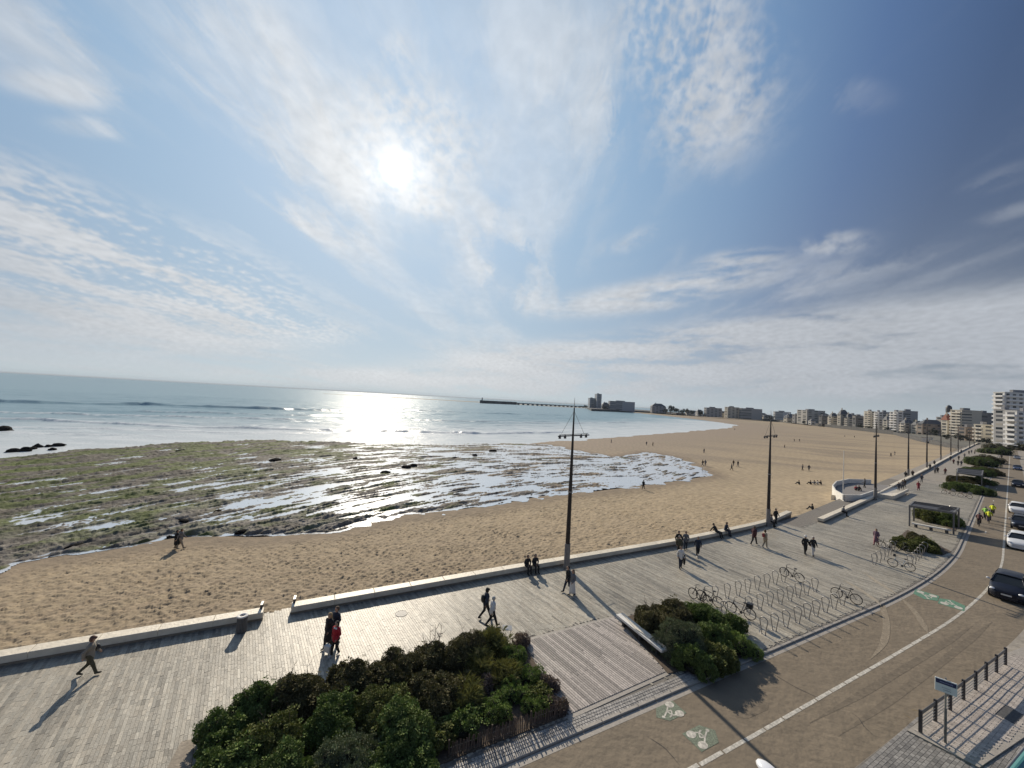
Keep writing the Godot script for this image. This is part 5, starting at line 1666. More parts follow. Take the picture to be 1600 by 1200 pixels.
# ---------------------------------------------------------------- bicycles
func make_bicycle(called: String, label: String, frame_mat: Material, basket := false) -> Node3D:
	var t := thing(called, label, "bicycle", Vector3.ZERO, 0, "bicycles on the promenade")
	for z in [-0.53, 0.53]:
		var st := stool()
		var ring := []
		for k in 22: ring.append(Vector3(0, 0.345 + 0.325 * sin(TAU * k / 22), z + 0.325 * cos(TAU * k / 22)))
		tube(st, ring, [0.024], 7, true)
		var w := obj("wheel", done(st), M.rubber, t)
		st = stool()
		for k in 10:
			var a := TAU * k / 10
			tube(st, [Vector3(0, 0.345, z), Vector3(0, 0.345 + 0.31 * sin(a), z + 0.31 * cos(a))], [0.0035], 3, false, false)
		tube(st, [Vector3(-0.05, 0.345, z), Vector3(0.05, 0.345, z)], [0.03], 8)
		obj("spokes", done(st), M.steel, w)
	var st := stool()
	var bb := Vector3(0, 0.29, -0.07)
	var seat := Vector3(0, 0.82, -0.22)
	var head := Vector3(0, 0.82, 0.36)
	tube(st, [bb, seat], [0.019], 7)
	tube(st, [bb, head + Vector3(0, -0.1, 0.02)], [0.022], 7)
	tube(st, [seat + Vector3(0, -0.06, 0.01), head], [0.017], 7)
	tube(st, [head + Vector3(0, 0.1, -0.03), head + Vector3(0, -0.12, 0.03)], [0.021], 7)
	for x in [-0.045, 0.045]:
		tube(st, [bb + Vector3(x * 0.6, 0, 0), Vector3(x, 0.345, -0.53), seat + Vector3(x * 0.5, -0.05, 0)], [0.011], 6)
		tube(st, [head + Vector3(x * 0.6, -0.12, 0.03), Vector3(x, 0.5, 0.46), Vector3(x, 0.345, 0.53)], [0.013], 6)
	obj("frame", done(st), frame_mat, t)
	st = stool()
	tube(st, [Vector3(-0.29, 0.98, 0.22), Vector3(-0.2, 1.0, 0.32), Vector3(0, 0.99, 0.34), Vector3(0.2, 1.0, 0.32), Vector3(0.29, 0.98, 0.22)], [0.013], 6)
	tube(st, [head, Vector3(0, 0.99, 0.34)], [0.014], 6)
	obj("handlebar", done(st), M.dark_steel, t)
	st = stool()
	ball(st, Vector3(0, 0.93, -0.26), Vector3(0.085, 0.04, 0.14), 6, 10)
	tube(st, [seat, seat + Vector3(0, 0.1, -0.03)], [0.013], 6)
	obj("saddle", done(st), M.black, t)
	st = stool()
	tube(st, [Vector3(0.05, 0.29, -0.07), Vector3(0.06, 0.29, -0.07)], [0.085], 14)
	for x in [[0.07, 1.0], [-0.07, -1.0]]:
		tube(st, [Vector3(x[0], 0.29, -0.07), Vector3(x[0], 0.29 - 0.15 * x[1] * 0.7, -0.07 + 0.15 * x[1] * 0.7)], [0.01], 5)
		box(st, Vector3(x[0] * 1.7, 0.28 - 0.105 * x[1], -0.07 + 0.105 * x[1]), Vector3(0.09, 0.02, 0.06))
	obj("crank", done(st), M.dark_steel, t)
	for z in [-0.53, 0.53]:
		st = stool()
		flat(st)
		for k in 8:
			var a := lerpf(0.3, 2.9, k / 8.0)
			var b := lerpf(0.3, 2.9, (k + 1) / 8.0)
			var f := func(q: float, x: float) -> Vector3: return Vector3(x, 0.345 + 0.365 * sin(q), z + 0.365 * cos(q))
			quad(st, f.call(a, -0.028), f.call(a, 0.028), f.call(b, 0.028), f.call(b, -0.028))
		obj("mudguard", done(st), M.black, t)
	if basket:
		st = stool()
		for y in [0.78, 0.88, 0.98]:
			var r: float = 0.13 + (y - 0.78) * 0.2
			tube(st, [Vector3(-r - 0.03, y, 0.45), Vector3(r + 0.03, y, 0.45), Vector3(r + 0.03, y, 0.72), Vector3(-r - 0.03, y, 0.72)], [0.008], 4, true)
		for i in 8:
			var x := lerpf(-0.15, 0.15, i / 7.0)
			tube(st, [Vector3(x, 0.98, 0.45), Vector3(x * 0.8, 0.77, 0.47), Vector3(x * 0.8, 0.77, 0.7), Vector3(x, 0.98, 0.72)], [0.006], 4)
		obj("basket", done(st), M.dark_steel, t)
	return t

func make_bikes() -> void:
	var dark := make_bicycle("bicycle", "dark bicycle leaning at the right end of the front row of bicycle stands", M.black)
	dark.position = Vector3(24.32, 0.00, -27.58)
	dark.rotation = Vector3(0, face(-37.0), 0.06)
	var b := dup(dark, "dark bicycle at the right end of the rear row of bicycle stands", Vector3(22.75, 0.00, -30.67), face(-30.0))
	b.rotation.z = -0.06
	b = dup(dark, "dark bicycle half hidden behind the shrub bed, left of the pair", Vector3(13.34, 0.00, -26.24), face(-30.0))
	b.rotation.z = 0.08
	b = dup(dark, "dark bicycle beside the first hoop, right of the pair behind the shrubs", Vector3(13.89, 0.00, -26.06), face(-42.0))
	b = dup(dark, "dark bicycle without basket at the far stands, against the hedge", Vector3(39.08, 0.00, -38.28), face(-60.0))
	var box_bike := make_bicycle("bicycle", "dark bicycle with a black rear box in the middle row near the shrubs", mat(0.05, 0.04, 0.05, 0.4))
	box_bike.position = Vector3(15.15, 0.00, -24.75)
	box_bike.rotation.y = face(-48.0)
	var st := stool()
	box(st, Vector3(0, 0.75, -0.52), Vector3(0.3, 0.26, 0.34), Basis.IDENTITY, 0.03)
	obj("rear_box", done(st), M.black, box_bike)
	var blue := make_bicycle("bicycle", "pale blue bicycle with a child seat leaning between the two far rows of stands", mat(0.40, 0.47, 0.52, 0.35))
	blue.position = Vector3(34.75, 0.00, -34.02)
	blue.rotation.y = face(-38.0)
	st = stool()
	box(st, Vector3(0, 0.95, 0.42), Vector3(0.2, 0.2, 0.16), Basis.IDENTITY, 0.04)
	obj("child_seat", done(st), M.black, blue)
	var bas := make_bicycle("bicycle", "dark bicycle with a wire basket at the upper end of the far stands", M.black, true)
	bas.position = Vector3(38.35, 0.00, -38.82)
	bas.rotation.y = face(-50.0)
	# hire bicycles with pale baskets
	var hire := make_bicycle("bicycle", "hire bicycle with a pale front panel before the far hedge, left one", mat(0.22, 0.08, 0.07, 0.4), true)
	hire.position = Vector3(80.56, 0.00, -70.59)
	hire.rotation.y = face(-48.0)
	st = stool()
	box(st, Vector3(0, 0.72, -0.5), Vector3(0.05, 0.42, 0.5), Basis(Vector3.RIGHT, -0.4), 0.02)
	obj("skirt_panel", done(st), M.steel, hire)
	dup(hire, "hire bicycle with a pale front panel before the far hedge, right one", Vector3(81.00, 0.00, -68.40), face(-48.0))

# ---------------------------------------------------------------- cars
func make_car(label: String, paint: Material, at: Vector3, az: float, big := 1.0, panoramic := false) -> Node3D:
	var t := thing("car", label, "car", at, face(az), "cars on the right-hand lane")
	var stations := [[2.12, 0.52, 0.60], [2.06, 0.70, 0.68], [1.90, 0.80, 0.78], [1.5, 0.865, 0.88], [1.05, 0.89, 0.96], [0.85, 0.89, 1.0], [-0.4, 0.90, 1.02], [-1.5, 0.89, 1.03], [-1.9, 0.84, 1.02], [-2.05, 0.74, 0.95], [-2.1, 0.6, 0.85]]
	var st := stool()
	smooth(st)
	var rings := []
	for s in stations:
		var w: float = s[1]
		var h: float = s[2]
		var half := [Vector2(w * 0.80, 0.20), Vector2(w * 0.97, 0.30), Vector2(w, 0.50), Vector2(w * 0.985, h - 0.14), Vector2(w * 0.93, h - 0.04), Vector2(w * 0.78, h), Vector2(w * 0.4, h + 0.025), Vector2(0, h + 0.03)]
		var ring := []
		for q in half: ring.append(Vector3(q.x, q.y * big, s[0]))
		for i in range(half.size() - 2, -1, -1): ring.append(Vector3(-half[i].x, half[i].y * big, s[0]))
		rings.append(ring)
	for i in rings.size() - 1:
		for k in rings[0].size() - 1:
			quad(st, rings[i][k + 1], rings[i][k], rings[i + 1][k], rings[i + 1][k + 1])
	flat(st)
	for e in [0, rings.size() - 1]:
		for k in range(1, rings[0].size() - 1):
			if e == 0: tri(st, rings[e][0], rings[e][k], rings[e][k + 1])
			else: tri(st, rings[e][0], rings[e][k + 1], rings[e][k])
	obj("body", done(st), paint, t)
	# glasshouse
	var y0 := 0.99 * big
	var y1 := 1.42 * big
	var bo := [Vector3(0.80, y0, 1.0), Vector3(-0.80, y0, 1.0), Vector3(-0.80, y0 + 0.03, -1.93), Vector3(0.80, y0 + 0.03, -1.93)]
	var to := [Vector3(0.60, y1, 0.22), Vector3(-0.60, y1, 0.22), Vector3(-0.58, y1, -1.5), Vector3(0.58, y1, -1.5)]
	var nm := ["windscreen", "side_window", "rear_window", "side_window"]
	for i in 4:
		var j := (i + 1) % 4
		st = stool()
		flat(st)
		quad(st, bo[j], bo[i], to[i], to[j])
		obj(nm[i], done(st), M.glass, t)
	st = stool()
	var rr := []
	for k in 5:
		var z := lerpf(0.30, -1.60, k / 4.0)
		var lift := 0.05 * sin(PI * (k + 0.4) / 4.8)
		var ring := []
		for q in [Vector2(0.62, -0.015), Vector2(0.56, 0.03), Vector2(0.3, 0.05), Vector2(0, 0.055), Vector2(-0.3, 0.05), Vector2(-0.56, 0.03), Vector2(-0.62, -0.015)]: ring.append(Vector3(q.x, y1 + q.y + lift * 0.6, z))
		rr.append(ring)
	smooth(st)
	for i in 4:
		for k in 6: quad(st, rr[i][k + 1], rr[i][k], rr[i + 1][k], rr[i + 1][k + 1])
	obj("roof", done(st), M.glass if panoramic else paint, t)
	for s in [-1.0, 1.0]:
		for e in [[Vector3(0.81, y0, 1.02), Vector3(0.61, y1, 0.22)], [Vector3(0.845, y0, -0.25), Vector3(0.615, y1, -0.35)], [Vector3(0.81, y0 + 0.03, -1.9), Vector3(0.60, y1, -1.5)]]:
			st = stool()
			tube(st, [Vector3(e[0].x * s, e[0].y, e[0].z), Vector3(e[1].x * s, e[1].y, e[1].z)], [0.035], 6)
			obj("pillar", done(st), paint, t)
		st = stool()
		ball(st, Vector3(0.66 * s, 0.70 * big, 1.93), Vector3(0.16, 0.075, 0.15), 6, 10, Basis(Vector3.UP, 0.5 * s))
		obj("headlight", done(st), M.hull_lamp, t)
		st = stool()
		ball(st, Vector3(0.97 * s, 1.05 * big, 0.75), Vector3(0.10, 0.07, 0.05), 6, 10)
		tube(st, [Vector3(0.82 * s, 1.0 * big, 0.78), Vector3(0.95 * s, 1.03 * big, 0.76)], [0.02], 5)
		obj("mirror", done(st), M.hull_lamp if big > 1.0 else paint, t)
		st = stool()
		box(st, Vector3(0.74 * s, 0.72 * big, -2.03), Vector3(0.22, 0.16, 0.1), Basis.IDENTITY, 0.03)
		obj("tail_light", done(st), mat(0.35, 0.02, 0.02, 0.3), t)
		for z in [1.32, -1.30]:
			st = stool()
			tube(st, [Vector3(0.70 * s, 0.32, z), Vector3(0.905 * s, 0.32, z)], [0.32, 0.31], 18)
			var w := obj("wheel", done(st), M.rubber, t)
			st = stool()
			tube(st, [Vector3(0.88 * s, 0.32, z), Vector3(0.912 * s, 0.32, z)], [0.2, 0.2], 14)
			obj("rim", done(st), M.steel, w)
	st = stool()
	box(st, Vector3(0, 0.36 * big, 2.06), Vector3(1.0, 0.16, 0.1), Basis.IDENTITY, 0.03)
	obj("grille", done(st), M.black, t)
	st = stool()
	box(st, Vector3(0, 0.44 * big, 2.125), Vector3(0.5, 0.1, 0.02))
	obj("number_plate", done(st), M.render_white, t)
	st = stool()
	box(st, Vector3(0, 0.62 * big, 2.07), Vector3(0.2, 0.05, 0.06), Basis.IDENTITY, 0.015)
	obj("badge", done(st), M.steel, t)
	return t

func car_paint(r: float, g: float, b: float) -> StandardMaterial3D:
	var m := mat(r, g, b, 0.5, 0.0)
	m.clearcoat_enabled = true
	m.clearcoat = 0.3
	m.clearcoat_roughness = 0.08
	m.metallic_specular = 0.35
	return m

func make_cars() -> void:
	var dark := car_paint(0.007, 0.009, 0.018)
	var white := car_paint(0.62, 0.63, 0.64)
	make_car("near dark blue car coming towards the viewer over the white line", dark, Vector3(37.27, -0.07, -28.91) + dir(57.0) * 2.1, 236.0, 1.08)
	make_car("white car with a black windscreen, nearer of the two white ones", white, Vector3(54.32, -0.07, -40.94) + dir(53.0) * 2.1, 233.0, 1.02)
	make_car("dark car right behind the nearer white one", dark, Vector3(65.36, -0.07, -49.08) + dir(53.0) * 2.1, 233.0, 1.05)
	make_car("white car, farther of the two white ones, beside the cyclists", white, Vector3(76.61, -0.07, -57.96) + dir(52.5) * 2.1, 232.5)
	make_car("dark car with bright headlights, in the middle of the line of cars", dark, Vector3(110.91, -0.07, -83.92) + dir(52.5) * 2.1, 232.5)
	make_car("small dark blue car, farthest of those coming along the lane", car_paint(0.05, 0.07, 0.13), Vector3(155.72, -0.07, -117.97) + dir(52.5) * 2.1, 232.5)
	make_car("grey car near the far crossing", car_paint(0.25, 0.26, 0.28), Vector3(213.37, -0.07, -161.85), 232.5)
	make_car("pale car parked at the far end of the road by the shops", car_paint(0.5, 0.5, 0.5), Vector3(294.86, -0.07, -228.58), 232.5)

# ---------------------------------------------------------------- people
# a pose: bones [from, to, radius, radius, region]; regions 0 skin, 1 top, 2 legs, 3 shoes, 4 hair
func pose_bones(pose: String) -> Array:
	var b := []
	var hip := Vector3(0, 0.93, 0)
	var neck := Vector3(0, 1.47, 0.0)
	var knees := [Vector3(-0.10, 0.50, 0.03), Vector3(0.10, 0.50, 0.02)]
	var ankles := [Vector3(-0.10, 0.09, -0.02), Vector3(0.10, 0.09, -0.02)]
	var toes := [Vector3(-0.12, 0.045, 0.15), Vector3(0.12, 0.045, 0.15)]
	var elbows := [Vector3(-0.25, 1.14, -0.04), Vector3(0.25, 1.14, -0.04)]
	var wrists := [Vector3(-0.26, 0.90, 0.05), Vector3(0.26, 0.90, 0.05)]
	match pose.get_slice(" ", 0):
		"walk":
			hip.y = 0.91
			knees = [Vector3(-0.09, 0.50, 0.17), Vector3(0.09, 0.47, -0.04)]
			ankles = [Vector3(-0.09, 0.11, 0.30), Vector3(0.09, 0.14, -0.36)]
			toes = [Vector3(-0.10, 0.09, 0.47), Vector3(0.10, 0.045, -0.22)]
			elbows = [Vector3(-0.25, 1.16, -0.13), Vector3(0.25, 1.15, 0.06)]
			wrists = [Vector3(-0.24, 0.95, -0.14), Vector3(0.22, 0.96, 0.24)]
			neck.z = 0.04
		"stroll":
			knees = [Vector3(-0.09, 0.50, 0.10), Vector3(0.09, 0.49, 0.0)]
			ankles = [Vector3(-0.09, 0.09, 0.14), Vector3(0.09, 0.11, -0.18)]
			toes = [Vector3(-0.10, 0.05, 0.31), Vector3(0.10, 0.045, -0.02)]
			elbows = [Vector3(-0.25, 1.15, -0.06), Vector3(0.25, 1.15, 0.0)]
			wrists = [Vector3(-0.24, 0.93, 0.0), Vector3(0.22, 0.98, 0.2)]
		"sit":
			hip = Vector3(0, 0.57, -0.05)
			neck = Vector3(0, 1.08, 0.06)
			knees = [Vector3(-0.12, 0.53, 0.36), Vector3(0.12, 0.54, 0.36)]
			ankles = [Vector3(-0.12, 0.10, 0.38), Vector3(0.12, 0.10, 0.40)]
			toes = [Vector3(-0.13, 0.045, 0.55), Vector3(0.13, 0.045, 0.57)]
			elbows = [Vector3(-0.26, 0.79, 0.06), Vector3(0.26, 0.79, 0.06)]
			wrists = [Vector3(-0.12, 0.66, 0.27), Vector3(0.12, 0.66, 0.27)]
		"recline":
			hip = Vector3(0, 0.57, -0.05)
			neck = Vector3(0, 1.00, -0.32)
			knees = [Vector3(-0.12, 0.53, 0.36), Vector3(0.12, 0.56, 0.38)]
			ankles = [Vector3(-0.12, 0.10, 0.48), Vector3(0.12, 0.12, 0.52)]
			toes = [Vector3(-0.13, 0.05, 0.65), Vector3(0.13, 0.06, 0.69)]
			elbows = [Vector3(-0.27, 0.72, -0.42), Vector3(0.27, 0.72, -0.42)]
			wrists = [Vector3(-0.26, 0.51, -0.55), Vector3(0.26, 0.51, -0.55)]
		"ground":
			hip = Vector3(0, 0.13, 0)
			neck = Vector3(0, 0.64, 0.08)
			knees = [Vector3(-0.14, 0.46, 0.38), Vector3(0.14, 0.44, 0.40)]
			ankles = [Vector3(-0.12, 0.09, 0.60), Vector3(0.12, 0.09, 0.64)]
			toes = [Vector3(-0.13, 0.045, 0.77), Vector3(0.13, 0.045, 0.80)]
			elbows = [Vector3(-0.26, 0.38, 0.16), Vector3(0.26, 0.38, 0.16)]
			wrists = [Vector3(-0.14, 0.42, 0.36), Vector3(0.14, 0.42, 0.36)]
		"cycle":
			hip = Vector3(0, 0.99, -0.26)
			neck = Vector3(0, 1.45, 0.06)
			knees = [Vector3(-0.11, 0.82, 0.12), Vector3(0.11, 0.62, 0.08)]
			ankles = [Vector3(-0.12, 0.47, -0.04), Vector3(0.12, 0.24, -0.10)]
			toes = [Vector3(-0.12, 0.42, 0.10), Vector3(0.12, 0.20, 0.06)]
			elbows = [Vector3(-0.27, 1.18, 0.12), Vector3(0.27, 1.18, 0.12)]
			wrists = [Vector3(-0.25, 1.02, 0.26), Vector3(0.25, 1.02, 0.26)]
	var up := (neck - hip).normalized()
	var chest := hip + up * 0.36
	var sh := neck - up * 0.055
	var head := neck + (up * 0.6 + Vector3(0, 0.4, 0.05)).normalized() * 0.155
	b.append([hip + up * 0.02, hip + up * 0.16, 0.145, 0.13, 1])
	b.append([hip + up * 0.16, chest, 0.13, 0.15, 1])
	b.append([sh + Vector3(-0.115, -0.03, 0), sh + Vector3(0.115, -0.03, 0), 0.085, 0.085, 1])
	b.append([chest, sh - up * 0.03, 0.15, 0.10, 1])
	b.append([sh, head - up * 0.06, 0.055, 0.05, 0])
	b.append([head + up * 0.03, head - up * 0.04 + Vector3(0, 0, 0.02), 0.095, 0.075, 0])
	b.append([head + Vector3(0, 0.04, -0.02), head + Vector3(0, -0.01, -0.035), 0.102, 0.095, 4])
	if "long" in pose: b.append([head + Vector3(0, -0.03, -0.05), sh + Vector3(0, 0.0, -0.08), 0.085, 0.07, 4])
	if "hat" in pose: b.append([head + Vector3(0, 0.06, 0.0), head + Vector3(0, 0.05, 0.10), 0.11, 0.06, 4])
	if "hood" in pose: b.append([head + Vector3(0, 0.0, -0.03), sh + Vector3(0, 0.02, -0.05), 0.115, 0.10, 1])
	for i in 2:
		var s := -1.0 if i == 0 else 1.0
		var hj := hip + Vector3(0.085 * s, 0, 0)
		b.append([hj, knees[i], 0.092, 0.062, 2])
		b.append([knees[i], ankles[i], 0.060, 0.044, 2])
		b.append([ankles[i] + Vector3(0, -0.02, -0.02), toes[i], 0.048, 0.036, 3])
		var sj := sh + Vector3(0.17 * s, -0.035, 0)
		b.append([sj, elbows[i], 0.062, 0.048, 1])
		b.append([elbows[i], wrists[i], 0.047, 0.036, 1])
		var hd: Vector3 = (wrists[i] - elbows[i]).normalized()
		b.append([wrists[i], wrists[i] + hd * 0.08, 0.034, 0.030, 0])
	if "coat" in pose: b.append([hip + Vector3(0, 0.05, 0), (knees[0] + knees[1]) / 2 + Vector3(0, 0.02, -0.03), 0.16, 0.19, 1])
	if "skirt" in pose: b.append([hip + Vector3(0, 0.02, 0), (ankles[0] + ankles[1]) / 2 + Vector3(0, 0.2, 0), 0.14, 0.19, 2])
	if "jacket" in pose: b.append([hip + Vector3(0, 0.10, 0), hip + Vector3(0, -0.06, 0), 0.15, 0.16, 1])
	return b

var pose_cache := {}

# one closed surface round the bones: distances joined by a smooth minimum, meshed as surface nets
func pose_surface(pose: String) -> Array:
	if pose_cache.has(pose): return pose_cache[pose]
	var bones := pose_bones(pose)
	var lo := Vector3.ONE * 9.0
	var hi := -lo
	for b in bones:
		for j in 2:
			var r: float = maxf(b[2], b[3]) + 0.06
			lo = lo.min(b[j] - Vector3.ONE * r)
			hi = hi.max(b[j] + Vector3.ONE * r)
	var cs := 0.024
	var n := Vector3i((hi - lo) / cs) + Vector3i(2, 2, 2)
	var total := n.x * n.y * n.z
	var f := PackedFloat32Array()
	f.resize(total)
	f.fill(1.0)
	var best := PackedFloat32Array()
	best.resize(total)
	best.fill(9.0)
	var reg := PackedByteArray()
	reg.resize(total)
	for b in bones:
		var a: Vector3 = b[0]
		var e: Vector3 = b[1] - a
		var ra: float = b[2]
		var rb: float = b[3]
		var r: float = maxf(ra, rb) + 0.06
		var p0 := Vector3i(((a.min(b[1]) - Vector3.ONE * r) - lo) / cs).max(Vector3i.ZERO)
		var p1 := Vector3i(((a.max(b[1]) + Vector3.ONE * r) - lo) / cs).min(n - Vector3i.ONE)
		var ee := e.length_squared()
		for z in range(p0.z, p1.z + 1):
			for y in range(p0.y, p1.y + 1):
				for x in range(p0.x, p1.x + 1):
					var p := lo + Vector3(x, y, z) * cs
					var t := clampf((p - a).dot(e) / ee, 0.0, 1.0)
					var d := (p - a - e * t).length() - lerpf(ra, rb, t) - (0.014 if b[4] == 1 or b[4] == 2 else 0.0)
					var at := (z * n.y + y) * n.x + x
					if d < best[at]:
						best[at] = d
						reg[at] = b[4]
					var h := maxf(0.03 - absf(d - f[at]), 0.0) / 0.03
					f[at] = minf(d, f[at]) - h * h * 0.03 * 0.25
	var index := PackedInt32Array()
	index.resize(total)
	index.fill(-1)
	var v := PackedVector3Array()
	var rg := PackedByteArray()
	var step := [0, 1, n.x, n.x + 1, n.x * n.y, n.x * n.y + 1, n.x * n.y + n.x, n.x * n.y + n.x + 1]
	var edges := [[0, 1], [2, 3], [4, 5], [6, 7], [0, 2], [1, 3], [4, 6], [5, 7], [0, 4], [1, 5], [2, 6], [3, 7]]
	for z in n.z - 1:
		for y in n.y - 1:
			for x in n.x - 1:
				var at := (z * n.y + y) * n.x + x
				if absf(f[at]) > 0.07: continue
				var neg := 0
				for k in 8:
					if f[at + step[k]] < 0.0: neg += 1
				if neg == 0 or neg == 8: continue
				var sum := Vector3.ZERO
				var cnt := 0
				for e in edges:
					var fa := f[at + step[e[0]]]
					var fb := f[at + step[e[1]]]
					if (fa < 0.0) == (fb < 0.0): continue
					var t := fa / (fa - fb)
					var ca := Vector3(e[0] & 1, (e[0] >> 1) & 1, e[0] >> 2)
					var cb := Vector3(e[1] & 1, (e[1] >> 1) & 1, e[1] >> 2)
					sum += ca.lerp(cb, t)
					cnt += 1
				index[at] = v.size()
				v.append(lo + (Vector3(x, y, z) + sum / cnt) * cs)
				rg.append(reg[at])
	var tris := PackedInt32Array()
	var dx := [1, n.x, n.x * n.y]
	for z in range(1, n.z - 1):
		for y in range(1, n.y - 1):
			for x in range(1, n.x - 1):
				var at := (z * n.y + y) * n.x + x
				for k in 3:
					var fa := f[at]
					var fb := f[at + dx[k]]
					if (fa < 0.0) == (fb < 0.0): continue
					var u: int = dx[(k + 1) % 3]
					var w: int = dx[(k + 2) % 3]
					var q := [index[at], index[at - u], index[at - u - w], index[at - w]]
					if q.min() < 0: continue
					if fa < 0.0: tris.append_array(PackedInt32Array([q[0], q[2], q[1], q[0], q[3], q[2]]))
					else: tris.append_array(PackedInt32Array([q[0], q[1], q[2], q[0], q[2], q[3]]))
	# fingers, eyes and nose
	var st := stool()
	var marks := []
	for i in 2:
		var s := -1.0 if i == 0 else 1.0
		var hand: Array = bones[-1] if false else []
	var hands := []
	for b in bones:
		if b[4] == 0 and b[2] == 0.034: hands.append(b)
	for b in hands:
		var hd: Vector3 = (b[1] - b[0]).normalized()
		var side := hd.cross(Vector3(1, 0, 0)).normalized()
		var inn := side.cross(hd).normalized()
		for k in 4:
			var root: Vector3 = b[1] + side * (0.018 * (k - 1.5)) - hd * 0.005
			var ln: float = [0.07, 0.08, 0.075, 0.06][k]
			tube(st, [root, root + hd * ln * 0.55, root + hd * ln * 0.9 + inn * 0.02], [0.0095, 0.009, 0.007], 5)
		tube(st, [b[0] + side * 0.025 + hd * 0.02, b[0] + side * 0.05 + hd * 0.05, b[0] + side * 0.05 + hd * 0.085], [0.012, 0.0105, 0.008], 5)
	var hb: Array = bones[5]
	tube(st, [hb[0] + Vector3(0, -0.02, 0.09), hb[0] + Vector3(0, -0.055, 0.115)], [0.009, 0.015], 5)
	var skin := done(st).surface_get_arrays(0)
	st = stool()
	for x in [-0.033, 0.033]: ball(st, hb[0] + Vector3(x, -0.01, 0.088), Vector3(0.012, 0.009, 0.008), 4, 6)
	var eyes := done(st).surface_get_arrays(0)
	for e in [[skin, 0], [eyes, 5]]:
		var off := v.size()
		v.append_array(e[0][Mesh.ARRAY_VERTEX])
		for i in e[0][Mesh.ARRAY_VERTEX].size(): rg.append(e[1])
		for i in e[0][Mesh.ARRAY_INDEX]: tris.append(i + off)
	pose_cache[pose] = [v, rg, tris]
	return pose_cache[pose]

func person(label: String, pose: String, at: Vector3, az: float, tall: float, cols: Array, group := "people on the promenade") -> Node3D:
	var t := thing("person", label, "person", at, face(az), group)
	var s := pose_surface(pose)
	var st := SurfaceTool.new()
	st.begin(Mesh.PRIMITIVE_TRIANGLES)
	st.set_smooth_group(1)
	var v: PackedVector3Array = s[0]
	var rg: PackedByteArray = s[1]
	for i in v.size():
		st.set_color(cols[rg[i]] if rg[i] < 5 else Color(0.02, 0.015, 0.01))
		st.add_vertex(v[i])
	for i in s[2]: st.add_index(i)
	st.generate_normals()
	var o := obj("body", st.commit(), M.person, t)
	var k := tall / 1.75
	o.scale = Vector3(k, k, k)
	return t

func carry(t: Node3D, called: String, at: Vector3, size: Vector3, m: Material, round_ := true) -> void:
	var st := stool()
	if round_: ball(st, at, size / 2, 7, 10)
	else: box(st, at - Vector3(0, size.y / 2, 0), size, Basis.IDENTITY, 0.02)
	obj(called, done(st), m, t)

const SKIN := Color(0.42, 0.27, 0.19)
const BLACK := Color(0.016, 0.016, 0.019)
const NAVY := Color(0.022, 0.028, 0.05)
const GREY := Color(0.15, 0.15, 0.155)
const BROWN := Color(0.09, 0.055, 0.032)
const WHITE := Color(0.62, 0.60, 0.57)
const BLOND := Color(0.36, 0.24, 0.12)
const BEIGE := Color(0.34, 0.28, 0.2)
const PINK := Color(0.33, 0.16, 0.16)
const OLIVE := Color(0.075, 0.068, 0.042)

